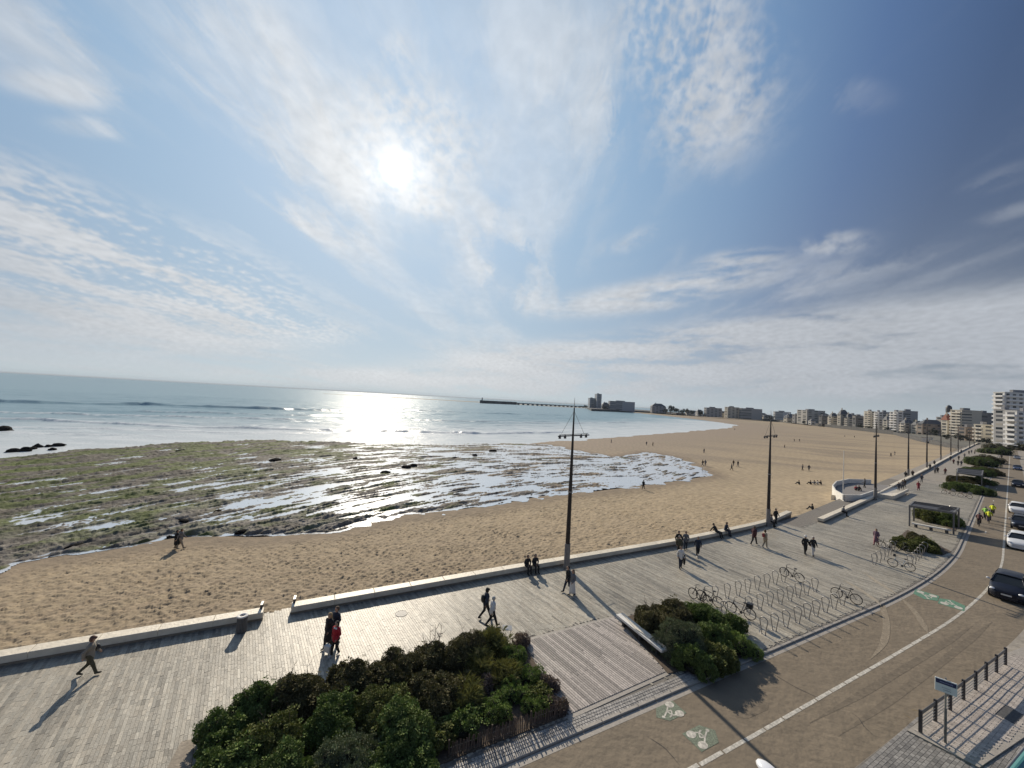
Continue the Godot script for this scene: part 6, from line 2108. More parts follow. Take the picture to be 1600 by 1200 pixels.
func make_people() -> void:
	var t := person("person in a tan jacket and brown cap striding alone past the left bench wall", "walk hat jacket", Vector3(-17.49, 0.00, -17.03), 62.0, 1.62, [SKIN, Color(0.24, 0.215, 0.175), OLIVE, BLACK, Color(0.12, 0.065, 0.045)])
	carry(t, "bag", Vector3(0.24, 1.0, 0.14), Vector3(0.16, 0.3, 0.24), M.black)
	person("person with blond hair in a long dark coat beside the one in the red jacket", "stroll coat long", Vector3(-8.40, 0.00, -19.60), 205.0, 1.72, [SKIN, Color(0.022, 0.018, 0.016), BLACK, BLACK, BLOND])
	person("person with brown hair in dark clothes behind the long dark coat", "stroll jacket", Vector3(-8.29, 0.00, -20.12), 205.0, 1.76, [SKIN, NAVY, BLACK, BLACK, BROWN])
	t = person("person in a red and white jacket and black trousers with a white bag", "stroll jacket long", Vector3(-7.83, 0.00, -19.12), 200.0, 1.62, [SKIN, Color(0.42, 0.018, 0.03), BLACK, WHITE, Color(0.03, 0.02, 0.018)])
	carry(t, "shopping_bag", Vector3(-0.34, 0.30, 0.10), Vector3(0.36, 0.3, 0.2), M.render_white, false)
	carry(t, "hood", Vector3(0, 1.30, -0.03), Vector3(0.40, 0.17, 0.30), M.render_white)
	t = person("person in a black jacket and cap with a black backpack, behind the white coat", "walk hat jacket", Vector3(-0.80, 0.00, -22.91), 62.0, 1.74, [SKIN, NAVY, BLACK, BLACK, BLACK])
	carry(t, "backpack", Vector3(0, 1.2, -0.22), Vector3(0.32, 0.46, 0.22), M.black)
	person("person with white hair in a white coat walking beside the black backpack", "walk jacket", Vector3(-0.39, 0.00, -22.19), 62.0, 1.66, [SKIN, WHITE, BLACK, BLACK, Color(0.5, 0.48, 0.44)])
	person("person in black sitting on the bench wall, left of the pair by the first mast", "sit", Vector3(1.88, 0.00, -29.21), 150.0, 1.72, [SKIN, BLACK, BLACK, BLACK, BROWN])
	person("person in black sitting on the bench wall, right of the pair by the first mast", "sit long", Vector3(2.47, 0.00, -29.49), 152.0, 1.7, [SKIN, Color(0.025, 0.025, 0.03), BLACK, BLACK, BLACK])
	t = person("person in dark clothes walking at the first mast's foot, left of the couple", "walk jacket", Vector3(4.56, 0.00, -26.64), 240.0, 1.74, [SKIN, BLACK, NAVY, BLACK, BLACK])
	person("person in a pale skirt at the first mast's foot, right of the couple", "stroll skirt long", Vector3(4.80, 0.00, -26.24), 240.0, 1.68, [SKIN, GREY, WHITE, BLACK, BROWN])
	t = person("person in a white jacket carrying a long dark coat", "stroll jacket", Vector3(14.40, 0.00, -31.56), 190.0, 1.74, [SKIN, WHITE, NAVY, BLACK, BROWN])
	carry(t, "coat_over_arm", Vector3(0.24, 0.75, 0.14), Vector3(0.2, 0.85, 0.2), worn(0.04, 0.042, 0.036, 0.9, 1.0, 0.3, 0.0))
	person("person in black in the group of three by the bench wall, tallest at the back", "stroll jacket", Vector3(15.88, 0.00, -35.32), 190.0, 1.8, [SKIN, BLACK, BLACK, BLACK, BLACK])
	person("person in a grey jacket in the group by the bench wall, on the right", "stroll jacket", Vector3(16.71, 0.00, -35.73), 200.0, 1.68, [SKIN, GREY, NAVY, BLACK, BROWN])
	person("person in dark olive in the group of three by the bench wall, at the front", "stroll jacket", Vector3(15.47, 0.00, -34.26), 190.0, 1.7, [SKIN, OLIVE, BLACK, BLACK, GREY])
	person("person in navy with grey hair walking alone right of the group of three", "walk jacket", Vector3(17.15, 0.00, -34.35), 200.0, 1.72, [SKIN, NAVY, BLACK, WHITE, GREY])
	person("person in black leaning back on the bench wall", "recline", Vector3(21.77, 0.00, -39.81), 150.0, 1.75, [SKIN, BLACK, BLACK, BLACK, BLACK])
	person("person in navy sitting on the bench wall beside the one leaning back", "sit", Vector3(23.12, 0.00, -40.58), 145.0, 1.75, [SKIN, NAVY, NAVY, BLACK, BROWN])
	person("person in dark maroon walking ahead of the red backpack", "walk jacket", Vector3(24.50, 0.00, -38.13), 60.0, 1.78, [SKIN, Color(0.07, 0.02, 0.025), BLACK, BLACK, BROWN])
	t = person("person in beige with a red backpack", "stroll jacket", Vector3(25.09, 0.00, -37.40), 80.0, 1.7, [SKIN, BEIGE, BEIGE, WHITE, BROWN])
	carry(t, "backpack", Vector3(0, 1.2, -0.2), Vector3(0.3, 0.42, 0.2), worn(0.3, 0.05, 0.05, 0.8, 1.0, 0.2, 0.0))
	person("person in a dark coat and white cap, left of the pair in the open paving", "stroll hat jacket", Vector3(28.11, 0.00, -36.29), 190.0, 1.72, [SKIN, BLACK, BLACK, BLACK, WHITE])
	person("person in a dark coat and white trousers, right of the pair in the open paving", "stroll jacket", Vector3(28.66, 0.00, -36.07), 190.0, 1.72, [SKIN, Color(0.02, 0.02, 0.022), WHITE, BLACK, Color(0.4, 0.38, 0.36)])
	person("person in grey sitting on the wall left of the second mast's foot", "sit", Vector3(30.57, 0.00, -44.69), 150.0, 1.7, [SKIN, GREY, BLACK, BLACK, BLACK])
	person("person in black standing right of the second mast's foot", "stroll jacket", Vector3(31.96, 0.00, -45.85), 170.0, 1.75, [SKIN, BLACK, BLACK, BLACK, BLACK])
	person("person in a pink and violet coat walking alone by the far bicycle stands", "walk coat long", Vector3(38.25, 0.00, -39.99), 240.0, 1.68, [SKIN, Color(0.17, 0.10, 0.13), Color(0.28, 0.10, 0.11), BROWN, BROWN])
	person("person in grey sitting on the shorter bench wall", "sit", Vector3(44.49, 0.00, -51.16), 140.0, 1.74, [SKIN, GREY, BLACK, BLACK, Color(0.3, 0.28, 0.26)])
	person("person in a red coat near the fourth mast", "walk coat", Vector3(78.15, 0.00, -73.49), 235.0, 1.7, [SKIN, Color(0.22, 0.03, 0.04), PINK, BLACK, BROWN])
	person("person in dark blue walking right of the red coat by the fourth mast", "walk jacket", Vector3(89.03, 0.00, -83.09), 235.0, 1.72, [SKIN, NAVY, GREY, BLACK, BROWN])
	var far := [[1415,747,"black","at the wall left of the fourth mast"],[1426,746,"black","sitting dark figure right of the fourth mast"],[1410,763,"grey","by the ramp's upper end, left"],[1413,760,"brown","by the ramp's upper end, right"],[1405,764,"navy","by the ramp nearest the terrace"],
		[1461,740,"grey","in mid distance, left of a pair walking"],[1465,739,"black","in mid distance, right of a pair walking"],[1477,741,"maroon","in mid distance, walking alone towards the viewer"],[1453,733,"black","by the fifth mast's foot"],[1460,727,"black","at the wall past the fifth mast"],[1490,724,"maroon","far away near the sixth mast"],
		[1497,727,"black","far away, left of a pair by the pergola"],[1502,727,"navy","far away, right of a pair by the pergola"],[1498,718,"black","far away, broad dark figure"],[1507,714,"grey","far away by the shrubs"],[1514,709,"black","very far, left of three"],[1518,708,"navy","very far, middle of three"],[1523,709,"beige","very far, right of three"],
		[1485,719,"black","far away at the wall, leaning"],[1534,707,"black","very far beside the dark clump, left"],[1538,705,"grey","very far beside the dark clump, right"],[1565,717,"black","very far at the kerb"],[1502,708,"grey","very far at the wall"],[1515,722,"black","far away in front of the hedge"]]
	var tone := {"black": BLACK, "grey": GREY, "brown": BROWN, "navy": NAVY, "maroon": Color(0.10, 0.03, 0.035), "beige": BEIGE}
	var i := 0
	for e in far:
		var q: Array = e
		person("distant person in %s %s" % [q[2], q[3]], ["walk jacket", "stroll jacket", "walk hat jacket"][i % 3], FAR_AT[i], 232.0 if i % 3 else 52.0, 1.7, [SKIN, tone[q[2]], BLACK if i % 4 else GREY, BLACK, BROWN], "distant people on the promenade")
		i += 1
	# on the sand
	t = person("person walking on the sand at the reef's edge with a dark bag", "walk jacket", Vector3(-28.95, -2.16, -35.13), 75.0, 1.75, [SKIN, GREY, BEIGE, BLACK, BROWN], "people on the beach")
	person("person in black close beside the walker with the bag at the reef's edge", "stroll coat", Vector3(-29.13, -2.15, -34.93), 75.0, 1.7, [SKIN, BLACK, BEIGE, BLACK, BLACK], "people on the beach")
	person("person in black sitting on the sand just beyond the end of the curved wall", "ground", Vector3(43.39, -0.34, -54.80), 300.0, 1.7, [SKIN, BLACK, BLACK, BLACK, BLACK], "people on the beach")
	var beach := ["standing person in black on the sand right of the first mast", "distant person on the wet sand, leftmost by the water", "distant person on the wet sand, left of a pair by the water", "distant person on the wet sand, right of a pair by the water", "person in grey left of the two at the tip of the wet patch", "person in black right of the two at the tip of the wet patch",
		"person in front of three on the open sand with a white dog", "person at the back left of three on the open sand", "person at the back right of three on the open sand", "person in dark clothes left of two walking on the sand", "person in dark clothes right of two walking on the sand", "far person left of two before the second mast's arm", "far person right of two before the second mast's arm",
		"far person alone in the middle of the beach", "far person left of two near the third mast's arm", "far person right of two near the third mast's arm", "far person left of two by the fourth mast", "far person right of two by the fourth mast", "far person by the water in the bend of the bay", "far person near the second mast's top"]
	for k in BEACH_AT.size():
		person(beach[k], ["walk jacket", "stroll jacket"][k % 2], BEACH_AT[k], 40.0 + 70.0 * k, 1.74, [SKIN, [BLACK, GREY, NAVY, BROWN][k % 4], [BLACK, NAVY, GREY][k % 3], BLACK, BROWN], "people on the beach")
	var sitters := ["person lying back on the sand left of the seated group", "person sitting at the left of the seated group on the sand", "person in grey sitting second in the seated group on the sand", "person in white sitting third in the seated group on the sand", "person in black sitting at the right of the seated group on the sand"]
	for k in SIT_AT.size():
		person(sitters[k], "ground", SIT_AT[k], 320.0, 1.7, [SKIN, [BLACK, BLACK, GREY, WHITE, BLACK][k], [NAVY, BLACK, WHITE, GREY, BLACK][k], BLACK, BROWN], "people on the beach")
	# on the terrace of the beach building
	person("person in red sitting on the terrace of the round beach building", "ground", Vector3(62.32, 0.14, -69.14), 200.0, 1.7, [SKIN, Color(0.35, 0.02, 0.04), BLACK, BLACK, BROWN])
	person("person in black sitting beside the red one on the beach building's terrace", "ground", Vector3(63.04, 0.14, -69.31), 200.0, 1.7, [SKIN, BLACK, BLACK, BLACK, BLACK])
	person("person in dark clothes leaning at the terrace edge behind the red one", "stroll jacket", Vector3(66.76, 0.14, -72.23), 330.0, 1.7, [SKIN, GREY, BLACK, BLACK, BROWN])
	# cyclists going away
	var riders := [[Vector3(61.18, -0.07, -50.10), "cyclist in maroon at the back of the group going away", Color(0.09, 0.03, 0.03), Color(0.03, 0.02, 0.02)], [Vector3(66.89, -0.07, -54.06), "cyclist in a lime green vest, left of the riders in yellow", Color(0.30, 0.55, 0.10), BLACK], [Vector3(64.86, -0.07, -52.03), "cyclist in a yellow vest and violet trousers, nearest of the yellow ones", Color(0.60, 0.62, 0.03), Color(0.05, 0.035, 0.08)], [Vector3(70.59, -0.07, -56.21), "cyclist in a bright yellow jacket, farthest right of the group", Color(0.68, 0.72, 0.02), BLACK]]
	for e in riders:
		var b := make_bicycle("bicycle", "bicycle under the " + str(e[1]).replace(" going away", ""), M.black)
		b.position = e[0]
		b.rotation.y = face(53.0)
		tag(b, "", "", "bicycles ridden on the road")
		person(e[1], "cycle", e[0], 53.0, 1.75, [SKIN, e[2], e[3], BLACK, GREY], "cyclists on the road")

const FAR_AT := [Vector3(89.99, 0.00, -87.38), Vector3(94.34, 0.00, -90.01), Vector3(75.54, 0.00, -73.91), Vector3(77.49, 0.00, -75.46), Vector3(71.87, 0.00, -71.00), Vector3(109.62, 0.00, -99.12), Vector3(111.30, 0.00, -100.04), Vector3(111.39, 0.00, -98.35), Vector3(116.54, 0.00, -106.66), Vector3(129.07, 0.00, -116.90), Vector3(145.08, 0.00, -125.73), Vector3(141.71, 0.00, -121.58), Vector3(142.23, 0.00, -121.16), Vector3(163.84, 0.00, -140.38), Vector3(180.64, 0.00, -152.82), Vector3(204.08, 0.00, -170.98), Vector3(213.32, 0.00, -177.73), Vector3(211.30, 0.00, -174.84), Vector3(155.95, 0.00, -136.13), Vector3(230.70, 0.00, -188.05), Vector3(245.17, 0.00, -198.77), Vector3(200.23, 0.00, -156.62), Vector3(206.73, 0.00, -176.15), Vector3(161.80, 0.00, -135.36)]
const BEACH_AT := [Vector3(25.17, -2.29, -71.30), Vector3(45.27, -3.68, -170.71), Vector3(58.94, -3.41, -165.27), Vector3(61.03, -3.36, -163.51), Vector3(54.44, -2.60, -107.95), Vector3(55.27, -2.59, -108.17), Vector3(58.80, -2.43, -101.53), Vector3(64.63, -2.51, -110.71), Vector3(64.93, -2.48, -109.05), Vector3(81.96, -2.23, -107.43), Vector3(83.15, -2.20, -106.67), Vector3(173.57, -2.92, -234.71), Vector3(178.38, -2.89, -236.96), Vector3(72.60, -2.91, -143.34), Vector3(279.54, -2.65, -321.11), Vector3(286.45, -2.68, -319.88), Vector3(156.77, -1.86, -158.19), Vector3(169.26, -1.94, -169.10), Vector3(211.55, -3.78, -362.15), Vector3(131.03, -2.75, -183.25)]
const SIT_AT := [Vector3(61.96, -1.67, -82.02), Vector3(64.40, -1.53, -82.01), Vector3(65.20, -1.49, -82.00), Vector3(65.87, -1.45, -81.99), Vector3(66.54, -1.41, -81.97)]

# ---------------------------------------------------------------- the town round the bay
var win_mesh: ArrayMesh
var panes := []
func building(called: String, label: String, x: float, z: float, top: float, depth: float, width: float, style: String, c: Color, base := -1.0) -> Node3D:
	# corner nearest the viewer at x, z; seaward front along -z, end wall along +x
	var t := thing(called, label, "building", Vector3(x, base, z), 0.0, "buildings round the bay")
	depth = clampf(depth, 6.0, 60.0)
	width = clampf(width, 6.0, 70.0)
	var h := top - base
	var n := maxi(1, int(round(h / 3.0)))
	var fl := h / n
	var wall := mat(c.r, c.g, c.b, 0.8)
	var st := stool()
	var pitched := "roof" in style
	var wall_h := h if not pitched else h * 0.72
	box(st, Vector3(width / 2, 0, -depth / 2), Vector3(width, wall_h, depth))
	obj("wall", done(st), wall, t)
	st = stool()
	if pitched:
		flat(st)
		var e := 0.4
		var a := [Vector3(-e, wall_h, e), Vector3(width + e, wall_h, e), Vector3(width + e, wall_h, -depth - e), Vector3(-e, wall_h, -depth - e)]
		var r0 := Vector3(width * 0.25, h, -depth / 2)
		var r1 := Vector3(width * 0.75, h, -depth / 2)
		quad(st, a[0], a[1], r1, r0); quad(st, a[2], a[3], r0, r1)
		tri(st, a[1], a[2], r1); tri(st, a[3], a[0], r0)
		quad(st, a[3], a[2], a[1], a[0])
		obj("roof", done(st), mat(0.10, 0.105, 0.115, 0.7) if "red" not in style else mat(0.24, 0.09, 0.06, 0.8), t)
		st = stool()
		box(st, Vector3(width * 0.3, h * 0.8, -depth * 0.4), Vector3(1.2, h * 0.3, 0.8))
		obj("chimney", done(st), wall, t)
		n = maxi(1, int(round(wall_h / 3.0)))
		fl = wall_h / n
	else:
		box(st, Vector3(width / 2, h, -depth / 2), Vector3(width + 0.3, 0.5, depth + 0.3))
		obj("parapet", done(st), wall, t)
		st = stool()
		box(st, Vector3(width * 0.45, h + 0.45, -depth * 0.5), Vector3(width * 0.35, 2.2, minf(depth * 0.3, 8.0)))
		obj("roof_room", done(st), mat(0.22, 0.22, 0.23, 0.8), t)
	if win_mesh == null:
		st = stool()
		box(st, Vector3.ZERO, Vector3(1, 1, 1))
		win_mesh = done(st)
	var white := mat(minf(c.r * 1.25, 0.8), minf(c.g * 1.25, 0.79), minf(c.b * 1.28, 0.77), 0.7)
	var far := Vector2(x, z).length() > 750.0
	if panes.is_empty(): panes = [M.glass, mat(0.10, 0.10, 0.11, 0.3), mat(0.055, 0.06, 0.065, 0.2), mat(0.30, 0.28, 0.25, 0.7)]   # bare glass, curtains, blinds
	for f in n:
		var y := f * fl
		if "balcony" in style and f > 0:
			var b := obj("balcony", win_mesh, white, t)
			b.position = Vector3(-0.75, y - 0.15, -depth / 2)
			b.scale = Vector3(1.5, 1.15, depth * 0.94)
		if "end" in style and f > 0:
			var b := obj("balcony", win_mesh, white, t)
			b.position = Vector3(width * 0.35, y - 0.15, 0.6)
			b.scale = Vector3(width * 0.6, 1.1, 1.2)
		# windows of the front
		var k := maxi(1, int(depth / (9.0 if far else 4.2)))
		for i in k:
			var w := obj("window", win_mesh, panes[(i * 7 + f * 3) % 4], t)
			w.position = Vector3(0.0, y + fl * 0.32, -depth * (i + 0.5) / k)
			w.scale = Vector3(0.14, fl * 0.52, depth / k * 0.6)
		# windows of the end wall
		k = maxi(1, int(width / (9.0 if far else 4.8)))
		if "blind" in style: k = maxi(1, k / 3)
		for i in k:
			var w := obj("window", win_mesh, panes[(i * 5 + f * 3) % 4], t)
			w.position = Vector3(width * (i + 0.5) / k * (0.5 if "blind" in style else 1.0), y + fl * 0.34, 0.0)
			w.scale = Vector3(width / k * 0.5, fl * 0.45, 0.14)
	return t

func make_city() -> void:
	var cream := Color(0.52, 0.48, 0.40)
	var white := Color(0.62, 0.61, 0.58)
	var grey := Color(0.34, 0.335, 0.33)
	var brown := Color(0.27, 0.22, 0.18)
	var dark := Color(0.17, 0.165, 0.165)
	var list := [
		["apartment_tower", "tallest white apartment block with balconies at the right edge", 373, -290, 39.3, 6.9, 34.4, "balcony end", white], ["apartment_block", "white apartment block with rounded balconies below the tallest one", 323, -245, 23.4, 0.9, 24.9, "balcony end", white], ["apartment_block", "grey apartment block against the right side of the tallest one", 337, -262, 24.6, 0.7, 9.2, "end", grey],
		["apartment_block", "cream apartment block with a dark dome on its roof", 458, -390, 27.8, 10.1, 20.3, "balcony blind", cream], ["apartment_block", "dark grey block behind the domed one's right side", 527, -430, 27.7, 2.9, 13.7, "blind", dark], ["house", "brown low block in front of the domed building", 385, -325, 10.9, 1.8, 13.0, "end", brown], ["house", "cream low house between the brown block and the tallest tower", 381, -310, 13.8, 1.7, 9.3, "balcony", cream],
		["terrace", "grey brown terrace of low houses left of the domed building", 461, -430, 16.9, 3.3, 25.9, "roof", brown], ["house", "house with a red roof left of the domed building", 466, -410, 24.3, 3.5, 6.3, "roof red", cream], ["apartment_block", "grey block with dark roof behind cream houses", 531, -520, 27.5, 2.4, 20.1, "blind", grey], ["house", "cream house with a bay below the grey block", 462, -450, 16.0, 4.3, 10.6, "roof balcony", cream], ["house", "pale house right of the cream bay house", 465, -440, 14.4, 3.4, 7.4, "roof", cream],
		["apartment_block", "white apartment block with a tall white pillar", 473, -470, 24.2, 9.4, 7.2, "balcony", white], ["apartment_block", "plain grey gable block left of the white pillar block", 503, -520, 24.3, 3.4, 11.5, "blind", grey], ["apartment_block", "white balconied block behind the third mast's top", 493, -515, 23.9, 6.1, 5.4, "balcony", white], ["apartment_block", "cream balconied block left of the third mast", 497, -530, 24.5, 10.3, 6.4, "balcony", cream],
		["house", "dark brown house with a square tower", 503, -560, 17.4, 2.9, 14.2, "end", dark], ["house", "cream gabled house left of the dark one", 518, -590, 20.9, 5.4, 9.1, "roof balcony", cream], ["house", "cream gabled house with the steepest grey roof", 515, -600, 26.4, 4.4, 13.3, "roof", cream], ["house", "cream gabled house at the left of the cream row", 518, -620, 20.9, 7.2, 11.6, "roof balcony", cream], ["house", "small dark house left of the cream row", 518, -640, 14.9, 2.5, 10.8, "end", dark],
		["hospital_block", "long grey five-storey block with a pale left front", 532, -690, 23.9, 24.3, 32.5, "end", Color(0.42, 0.405, 0.37)], ["house", "small white house below the long grey block", 516, -660, 8.4, 4.1, 7.8, "roof", white], ["house", "low pale houses left of the long grey block", 546, -760, 11.4, 8.8, 21.6, "roof", cream], ["hall", "low wide hall with a pale curved roof", 619, -900, 20.1, 6.2, 37.7, "blind", white],
		["apartment_block", "grey apartment pair, right block with white rear part", 527, -880, 23.0, 6.8, 48.7, "blind", grey], ["apartment_block", "cream apartment block left of the grey pair", 502, -890, 24.3, 12.7, 27.0, "", cream], ["apartment_block", "long low grey block at the bend of the bay", 458, -900, 20.2, 11.3, 36.3, "", grey], ["house", "small house among trees at the bend of the bay", 442, -910, 14.6, 9.0, 13.8, "roof", white],
		["barrack_block", "long grey block along the headland", 278, -1080, 25.4, 19.2, 117.4, "blind", Color(0.32, 0.32, 0.335)], ["barrack_block", "lower grey block at the right of the headland's long block", 393, -1070, 25.6, 13.4, 37.9, "roof", Color(0.32, 0.32, 0.335)], ["tower_block", "shorter of the two tower blocks on the headland", 256, -1250, 33.2, 28.2, 17.2, "", Color(0.30, 0.31, 0.33)], ["tower_block", "taller of the two tower blocks on the headland", 274, -1230, 47.4, 33.7, 15.2, "", Color(0.32, 0.33, 0.35)], ["house", "low roof right of the tower blocks on the headland", 260, -1090, 20.8, 13.7, 18.5, "roof", dark]]
	# the low houses between and behind the larger blocks
	var infill := INFILL
	var spots := ["left of the hall with the curved roof", "right of the hall with the curved roof", "behind the low pale houses", "between the long grey block and the dark house", "behind the small dark house", "between the cream row and the dark brown house", "left of the cream balconied block", "behind the third mast's top", "between the cream and the white pillar block", "right of the white pillar block", "between the grey pair and the hall", "left of the grey pair", "between the cream block and the low grey block", "behind the red-roofed house", "beside the grove at the bend"]
	for k in infill.size():
		var q: Array = infill[k]
		list.append(["house", "small low house " + spots[k], q[0], q[1], q[2], q[3], q[4], ["roof", "", "roof", "end"][k % 4], [cream, grey, white, Color(0.44, 0.40, 0.35)][k % 4]])
	var dome_on: Node3D
	for e in list:
		var b := building(e[0], e[1], e[2], e[3], e[4], e[5], e[6], e[7], e[8])
		if "dark dome" in e[1]: dome_on = b
	var st := stool()
	var top := 30.0
	lathe(st, Vector3(5, 0, -16), [Vector2(0, 5.6), Vector2(0.2, 4.8), Vector2(1.6, 4.0), Vector2(2.3, 2.8), Vector2(2.4, 0.0), Vector2(2.2, -3.0)], 14)
	var d := obj("dome", done(st), mat(0.05, 0.052, 0.06, 0.5), dome_on)
	d.position.y = DOME_TOP + 1.5
	# awnings of the shops at the foot of the tower
	for k in 3:
		var a := thing("shop_awning", ["white shop awning under the tallest block, left", "white shop awning under the tallest block, middle", "white shop front canopy nearest the road's far end"][k], "awning", [Vector3(306.16, 0.00, -242.34), Vector3(305.95, 0.00, -239.03), Vector3(294.93, 0.00, -225.14)][k], 0.6, "white awnings of the far shops")
		st = stool()
		box(st, Vector3(0, 2.7, 0), Vector3(6, 0.25, 3.0), Basis(Vector3.RIGHT, 0.15), 0.03)
		obj("canopy", done(st), M.render_white, a)
		for x in [-2.8, 2.8]:
			st = stool()
			tube(st, [Vector3(x, 0, 1.3), Vector3(x, 2.8, 1.3)], [0.05], 6)
			obj("leg", done(st), M.grey_steel, a)
	# sea wall of the far promenade
	var sw := thing("sea_wall", "dark sea wall along the far promenade of the bay", "wall", Vector3.ZERO)
	var wallm := worn(0.085, 0.083, 0.082, 0.9, 0.06, 0.45, 0.3)
	for k in range(8, WALL.size() - 1):
		var a: Vector2 = WALL[k]
		var b: Vector2 = WALL[k + 1]
		st = stool()
		var m := (a + b) / 2
		box(st, Vector3(m.x, -4.5, m.y), Vector3(1.2, 4.9 if k < 10 else 6.4, (b - a).length() + 0.6), Basis(Vector3.UP, atan2((b - a).x, (b - a).y)))
		obj("wall_length", done(st), wallm, sw)
	# headland quay and jetty
	var q := thing("quay_wall", "dark stone quay below the headland", "wall", Vector3.ZERO)
	st = stool()
	prism(st, PackedVector2Array([Vector2(206.49, -983.60), Vector2(363.21, -1135.65), Vector2(503.24, -1166.28)] + [Vector2(640, -1130), Vector2(560, -1700), Vector2(330, -1700), Vector2(255, -1260)]), -6.0, 1.6)
	obj("quay", done(st), worn(0.06, 0.06, 0.065, 0.9, 0.03, 0.4, 0.3), q)
	var j := thing("jetty", "long dark stone jetty on piles with a block at its sea end", "jetty", Vector3.ZERO)
	var j0 := Vector2(-102.94, -1308.83)
	var j1 := Vector2(18.83, -1452.57)
	var j2 := Vector2(360.39, -1692.54)
	var stone := worn(0.05, 0.052, 0.058, 0.9, 0.03, 0.4, 0.3)
	st = stool()
	var dv := j1 - j0
	box(st, Vector3((j0.x + j1.x) / 2, -7, (j0.y + j1.y) / 2), Vector3(9, 13.0, dv.length()), Basis(Vector3.UP, atan2(dv.x, dv.y)))
	obj("block", done(st), stone, j)
	st = stool()
	dv = j2 - j1
	box(st, Vector3((j2.x + j1.x) / 2, 0.2, (j2.y + j1.y) / 2), Vector3(6, 3.2, dv.length()), Basis(Vector3.UP, atan2(dv.x, dv.y)))
	obj("deck", done(st), stone, j)
	for i in 18:
		var p := j1.lerp(j2, (i + 0.5) / 18.0)
		st = stool()
		box(st, Vector3(p.x, -8, p.y), Vector3(7, 8.3, 5.5), Basis(Vector3.UP, atan2(dv.x, dv.y)))
		obj("pier", done(st), stone, j)
	var lh := thing("lighthouse", "small beacon tower on the sea end of the jetty", "lighthouse", Vector3(j0.x + 4.5, 6, j0.y))
	st = stool()
	lathe(st, Vector3.ZERO, [Vector2(2.2, 0), Vector2(1.6, 7.0), Vector2(2.0, 7.2), Vector2(2.0, 7.6), Vector2(1.1, 7.7), Vector2(1.1, 9.4), Vector2(0, 10.6)], 12)
	obj("tower", done(st), mat(0.16, 0.17, 0.18, 0.8), lh)
	# trees on the headland and between the houses
	var trees := [["dark pine on the left slope of the headland", 908, 636, 1240, 9.0], ["dark tree left of the shorter tower block", 915, 635, 1240, 12.0], ["dark tree between the towers and the long block", 944, 638, 1085, 11.0], ["tall dark pine right of the headland's blocks", 1048, 645, 1040, 24.0], ["dark tree at the right end of the headland", 1040, 645, 1045, 16.0], ["dark tree left in the grove at the bend", 1058, 646, 1010, 18.0], ["dark tree second in the grove at the bend", 1066, 646.5, 990, 16.0], ["dark tree third in the grove at the bend", 1074, 647, 980, 17.0], ["dark tree fourth in the grove at the bend", 1081, 647.5, 960, 15.0], ["dark tree beside the small house at the bend", 1094, 648.5, 905, 14.0],
		["dark tree right of the hall with the curved roof", 1240, 656, 760, 10.0], ["dark tree left of the hall with the curved roof", 1203, 653, 880, 12.0], ["dark tree in front of the long grey block", 1256, 662, 680, 7.0], ["dark tree before the dark brown house", 1344, 672, 540, 7.0], ["dark tree before the cream balconied block", 1357, 674, 520, 6.0], ["dark tree between the cream and white blocks", 1385, 676, 480, 7.0], ["dark tree by the grey brown terrace", 1460, 686, 410, 8.0], ["small dark conifer above the terrace, left", 1440, 668, 480, 18.0], ["small dark conifer above the terrace, right", 1445, 668, 480, 18.0], ["dark tree at the end of the sandy beach", 1478, 692, 330, 6.0], ["dark tree left of the brown low block", 1500, 694, 310, 7.0], ["dark tree before the cream low house", 1540, 697, 290, 6.0]]
	for k in trees.size():
		far_tree(trees[k][0], TREE_AT[k], trees[k][4], k)
	# beach cabins and a slipway under the far wall
	for k in CABIN_AT.size():
		var c := thing("beach_cabin", ["small white cabin on the far sand below the cream row", "pale cabin on the far sand left of the white one", "grey hut at the end of the beach near the fifth mast", "pale low hut on the beach by the fourth mast"][k], "cabin", CABIN_AT[k], 0.5, "cabins on the far beach")
		st = stool()
		box(st, Vector3.ZERO, Vector3(7 + k, 3.2, 4), Basis.IDENTITY, 0.05)
		obj("wall", done(st), M.render_white if k % 2 == 0 else M.concrete, c)
		st = stool()
		box(st, Vector3(0, 3.2, 0), Vector3(7.6 + k, 0.25, 4.6))
		obj("roof", done(st), M.concrete, c)
		st = stool()
		box(st, Vector3(0, 0.1, 2.01), Vector3(1.2, 2.1, 0.06))
		obj("door", done(st), M.dark_steel, c)

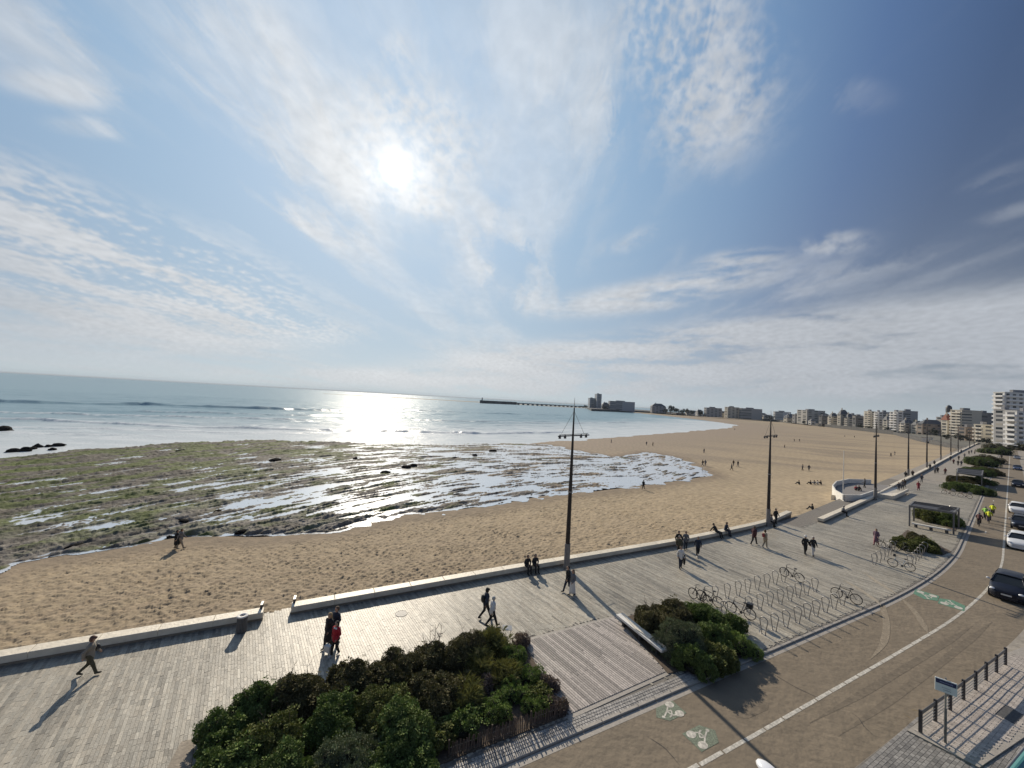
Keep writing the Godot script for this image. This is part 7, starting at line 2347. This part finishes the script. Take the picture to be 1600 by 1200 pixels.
const INFILL := [[579, -880, 11.2, 6.5, 23.6], [547, -740, 14.8, 3.1, 10.0], [575, -800, 16.1, 7.2, 24.1], [555, -680, 17.5, 2.6, 9.2], [579, -720, 19.7, 4.2, 23.0], [532, -600, 19.3, 2.0, 10.2], [521, -570, 18.0, 1.9, 6.8], [528, -560, 21.6, 1.8, 11.4], [490, -500, 20.0, 1.5, 8.5], [505, -500, 21.7, 1.5, 10.2], [594, -920, 15.1, 6.9, 21.6], [545, -930, 15.9, 4.9, 18.8], [505, -930, 14.4, 5.4, 25.0], [494, -440, 20.4, 1.2, 8.9], [449, -980, 11.5, 10.3, 31.2]]
const DOME_TOP := 27.8
const TREE_AT := [Vector3(227, -1, -1240), Vector3(241, -1, -1240), Vector3(264, -1, -1085), Vector3(433, -1, -1040), Vector3(421, -1, -1045), Vector3(437, -1, -1010), Vector3(442, -1, -990), Vector3(451, -1, -980), Vector3(453, -1, -960), Vector3(446, -1, -905), Vector3(560, -1, -760), Vector3(594, -1, -880), Vector3(519, -1, -680), Vector3(491, -1, -540), Vector3(485, -1, -520), Vector3(470, -1, -480), Vector3(452, -1, -410), Vector3(514, -1, -480), Vector3(518, -1, -480), Vector3(374, -1, -330), Vector3(363, -1, -310), Vector3(359, -1, -290)]
const CABIN_AT := [Vector3(553.20, -2.70, -645.72), Vector3(594.96, -2.70, -711.10), Vector3(324.69, -1.50, -299.19), Vector3(444.20, -2.50, -436.85)]

func far_tree(label: String, at: Vector3, h: float, sd: int) -> void:
	var t := thing("tree", label, "tree", at, sd * 1.3, "dark trees round the bay")
	var st := stool()
	tube(st, [Vector3(0, -1, 0), Vector3(0.1, h * 0.35, 0), Vector3(0, h * 0.7, 0.1)], [h * 0.035, h * 0.025, h * 0.012], 7)
	obj("trunk", done(st), M.twig, t)
	st = stool()
	flat(st)
	var r0 := RandomNumberGenerator.new()
	r0.seed = sd + 100
	for i in 16:
		var c := Vector3(r0.randfn() * h * 0.22, h * (0.58 + 0.14 * r0.randfn()), r0.randfn() * h * 0.22)
		for k in 26:
			var n := Vector3(r0.randfn(), r0.randfn(), r0.randfn()).normalized()
			var p := c + n * h * r0.randf_range(0.10, 0.19)
			var u := n.cross(Vector3(r0.randfn(), r0.randfn(), r0.randfn())).normalized() * h * 0.05
			var w := n.cross(u).normalized() * h * 0.05
			tri(st, p - u - w, p + u - w * 0.5, p + w * 1.4)
	obj("crown", done(st), mat(0.022, 0.028, 0.016, 0.9), t)
